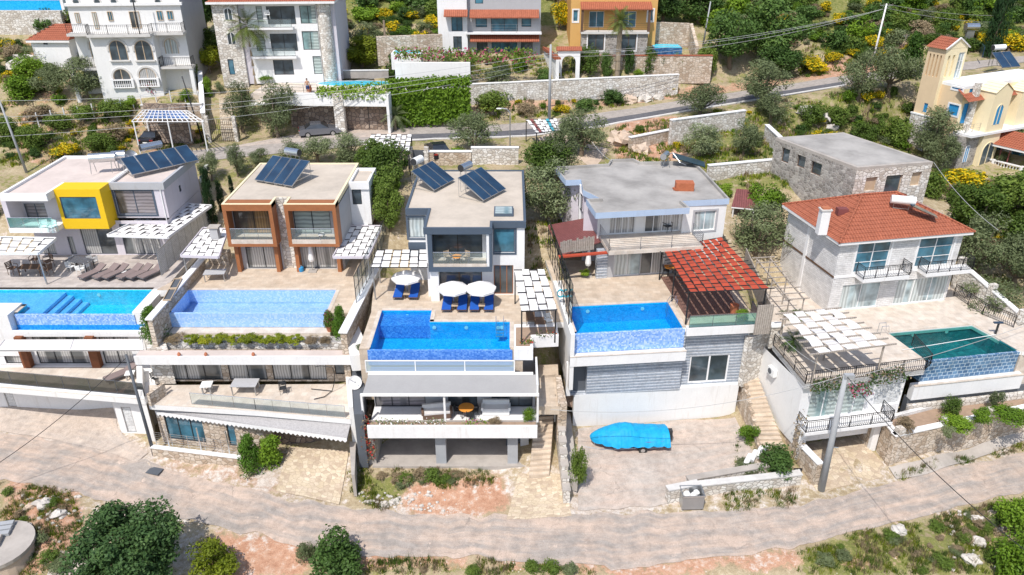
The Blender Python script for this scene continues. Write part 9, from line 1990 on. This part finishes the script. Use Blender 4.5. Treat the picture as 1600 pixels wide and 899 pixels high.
def car(label,p,rz,body='carpaint',group='cars parked by the upper road',L=4.5,W_=1.82):
 r=thing('parked_car',label,'car',p,group);fr=Fr((0,0),(1,0));prof=[(-L/2,.35),(-L/2,.78),(-L/2+.25,.95),(-L/2+.75,.98),(-L/2+1.35,1.40),(-L/2+2.5,1.44),(-L/2+3.3,.98),(L/2-.25,.80),(L/2,.60),(L/2,.35)]
 lower=[(-L/2,.30),(-L/2,.80),(-L/2+.15,.95),(-L/2+.7,.98),(L/2-1.2,.95),(L/2-.2,.78),(L/2,.58),(L/2,.30)]
 def ext(mb,pr,w0,w1=None,zmin=.9):
  n=len(pr);i=len(mb.v)
  for s in(-1,1):
   for x,z in pr:ww=w0 if(w1 is None or z<zmin+.1)else w1;mb.v.append((x,s*ww/2,z))
  mb.f.append(tuple(i+k for k in range(n)));mb.f.append(tuple(i+n+k for k in reversed(range(n))));mb.m+=[0,0]
  for k in range(n):j=(k+1)%n;mb.f.append((i+j,i+k,i+n+k,i+n+j));mb.m.append(0)
 def add(mb,nm,mt,par):o=mb.build(nm,mt,None);z0=o.location.copy();o.parent=par;o.location=z0;return o
 b=MB();ext(b,lower,W_);bo=add(b,'body',body,r);c=MB();ext(c,[(-L/2+.65,.97),(-L/2+1.3,1.38),(-L/2+2.45,1.40),(-L/2+3.25,.96)],W_-.06,W_-.5,1.0);add(c,'windows','carglass',r)
 t=MB();ext(t,[(-L/2+1.28,1.385),(-L/2+1.4,1.44),(-L/2+2.35,1.44),(-L/2+2.5,1.385)],W_-.46);add(t,'roof',body,r)
 for sx in(-1.35,1.38):
  for sy in(-1,1):
   w_=add(MB().tube((sx,sy*(W_/2-.18),.32),(sx,sy*(W_/2+.015),.32),.33,n=18),'wheel','rubber',r);o=MB().tube((sx,sy*(W_/2-.1),.32),(sx,sy*(W_/2+.03),.32),.2,n=12).build('rim','steel',None);wl=w_.location.copy();lo_=o.location.copy();o.parent=w_;o.location=lo_-wl
 for sy in(-1,1):add(MB().box(L/2-.12,L/2+.01,sy*.72-.16,sy*.72+.16,.58,.72),'headlight','plasticwhite',r);add(MB().box(-L/2-.01,-L/2+.1,sy*.7-.18,sy*.7+.18,.72,.86),'tail_light','hullred',r)
 add(MB().box(-L/2-.015,-L/2+.05,-.26,.26,.5,.62),'number_plate','plasticwhite',r)
 r.rotation_euler=(0,0,rz);return r
car('grey saloon car parked in front of the dark stone garage wall',T(500,211),.30,'carpaint');car('dark car half hidden behind the stone wall by the entrance gate',T(684,243),1.9,'carblack');car('black car in the shade of the blue roofed carport',T(244,222),1.5,'carblack')
q=fd(fd.px(526,150)[0]-.5,5.6,17.15)
for k,(x,l)in enumerate(((502,'left'),(518,'middle'),(530,'right'))):p=P(x,124,17.2);put(ch_b,(p.x,p.y,17.15),.3*k,1.2,'dark garden chair at the rear of the raised pool deck, %s one'%l,'dark chairs on the raised pool deck')
put(ch_w,(*fv(fv.px(421,38)[0],-.5,0).xy,24.35),.3,1.1,'white chair on the top balcony of the rounded corner villa')
c=P(1150,330,11.6);sd=thing('shed','small white framed lean-to with a maroon sloping roof behind the pale blue villa','shed',(c.x,c.y,9.4));f=Fr(G(1143,322,11.6),G(1186,326,11.6));m=MB(f);m.face([f(0,0,11.5),f(f.L,0,11.5),f(f.L-.4,2.6,12.4),f(.3,2.6,12.4)]);m.face([f(0,0,11.42),f(.3,2.6,12.32),f(f.L-.4,2.6,12.32),f(f.L,0,11.42)]);m.build('roof_sheet','corrug',sd);m=MB(f);m.ft((0,0,11.45),(f.L,0,11.45),.07,n=4);m.build('beam','whiteclean',sd)
for u in(.2,f.L-.4):MB(f).ft((u,.1,9.0),(u,.1,11.4),.07,n=5).build('post','whiteclean',sd)
tr_=thing('trellis','weathered timber trellis beams over the path left of the tiled villa','trellis',P(1200,440,9.3));a,b=P(1182,405,9.6),P(1234,470,9.0);f=Fr(b.xy,a.xy);m=MB(f)
for v in(0,-1.2):m.ft((0,v,9.0),(f.L,v,9.6),.07,n=4)
for k in range(9):m.ft((f.L*k/8,-1.6,9.12+.6*k/8),(f.L*k/8,.4,9.12+.6*k/8),.05,n=4)
m.build('beams','oldboards',tr_)
for u in(.1,f.L*.5,f.L-.1):
 for v in(0,-1.2):MB(f).ft((u,v,6.5),(u,v,9.0+.6*u/f.L),.06,n=5).build('post','oldboards',tr_)
sr=thing('stair_parapet','sloping white capped wall with iron rail climbing right of the tiled villa','wall',P(1520,460,9));a,b=P(1500,420,8.6),P(1600,500,7.2);f=Fr(b.xy,a.xy);MB(f).prism([(0,0),(f.L,0),(f.L,.35),(0,.35)],5,[7.5,9.2,9.2,7.5]).build('masonry','stonewhite',sr);MB(f).prism([(0,-.06),(f.L,-.06),(f.L,.41),(0,.41)],[7.502,9.202,9.202,7.502],[7.6,9.3,9.3,7.6]).build('wall_cap','whiteclean',sr)
for u,z in((0,7.5),(f.L*.45,8.3),(f.L-.3,9.2)):MB(f).box(u-.05,u+.35,-.1,.45,5,z+.55).build('pier','stonewhite',sr)
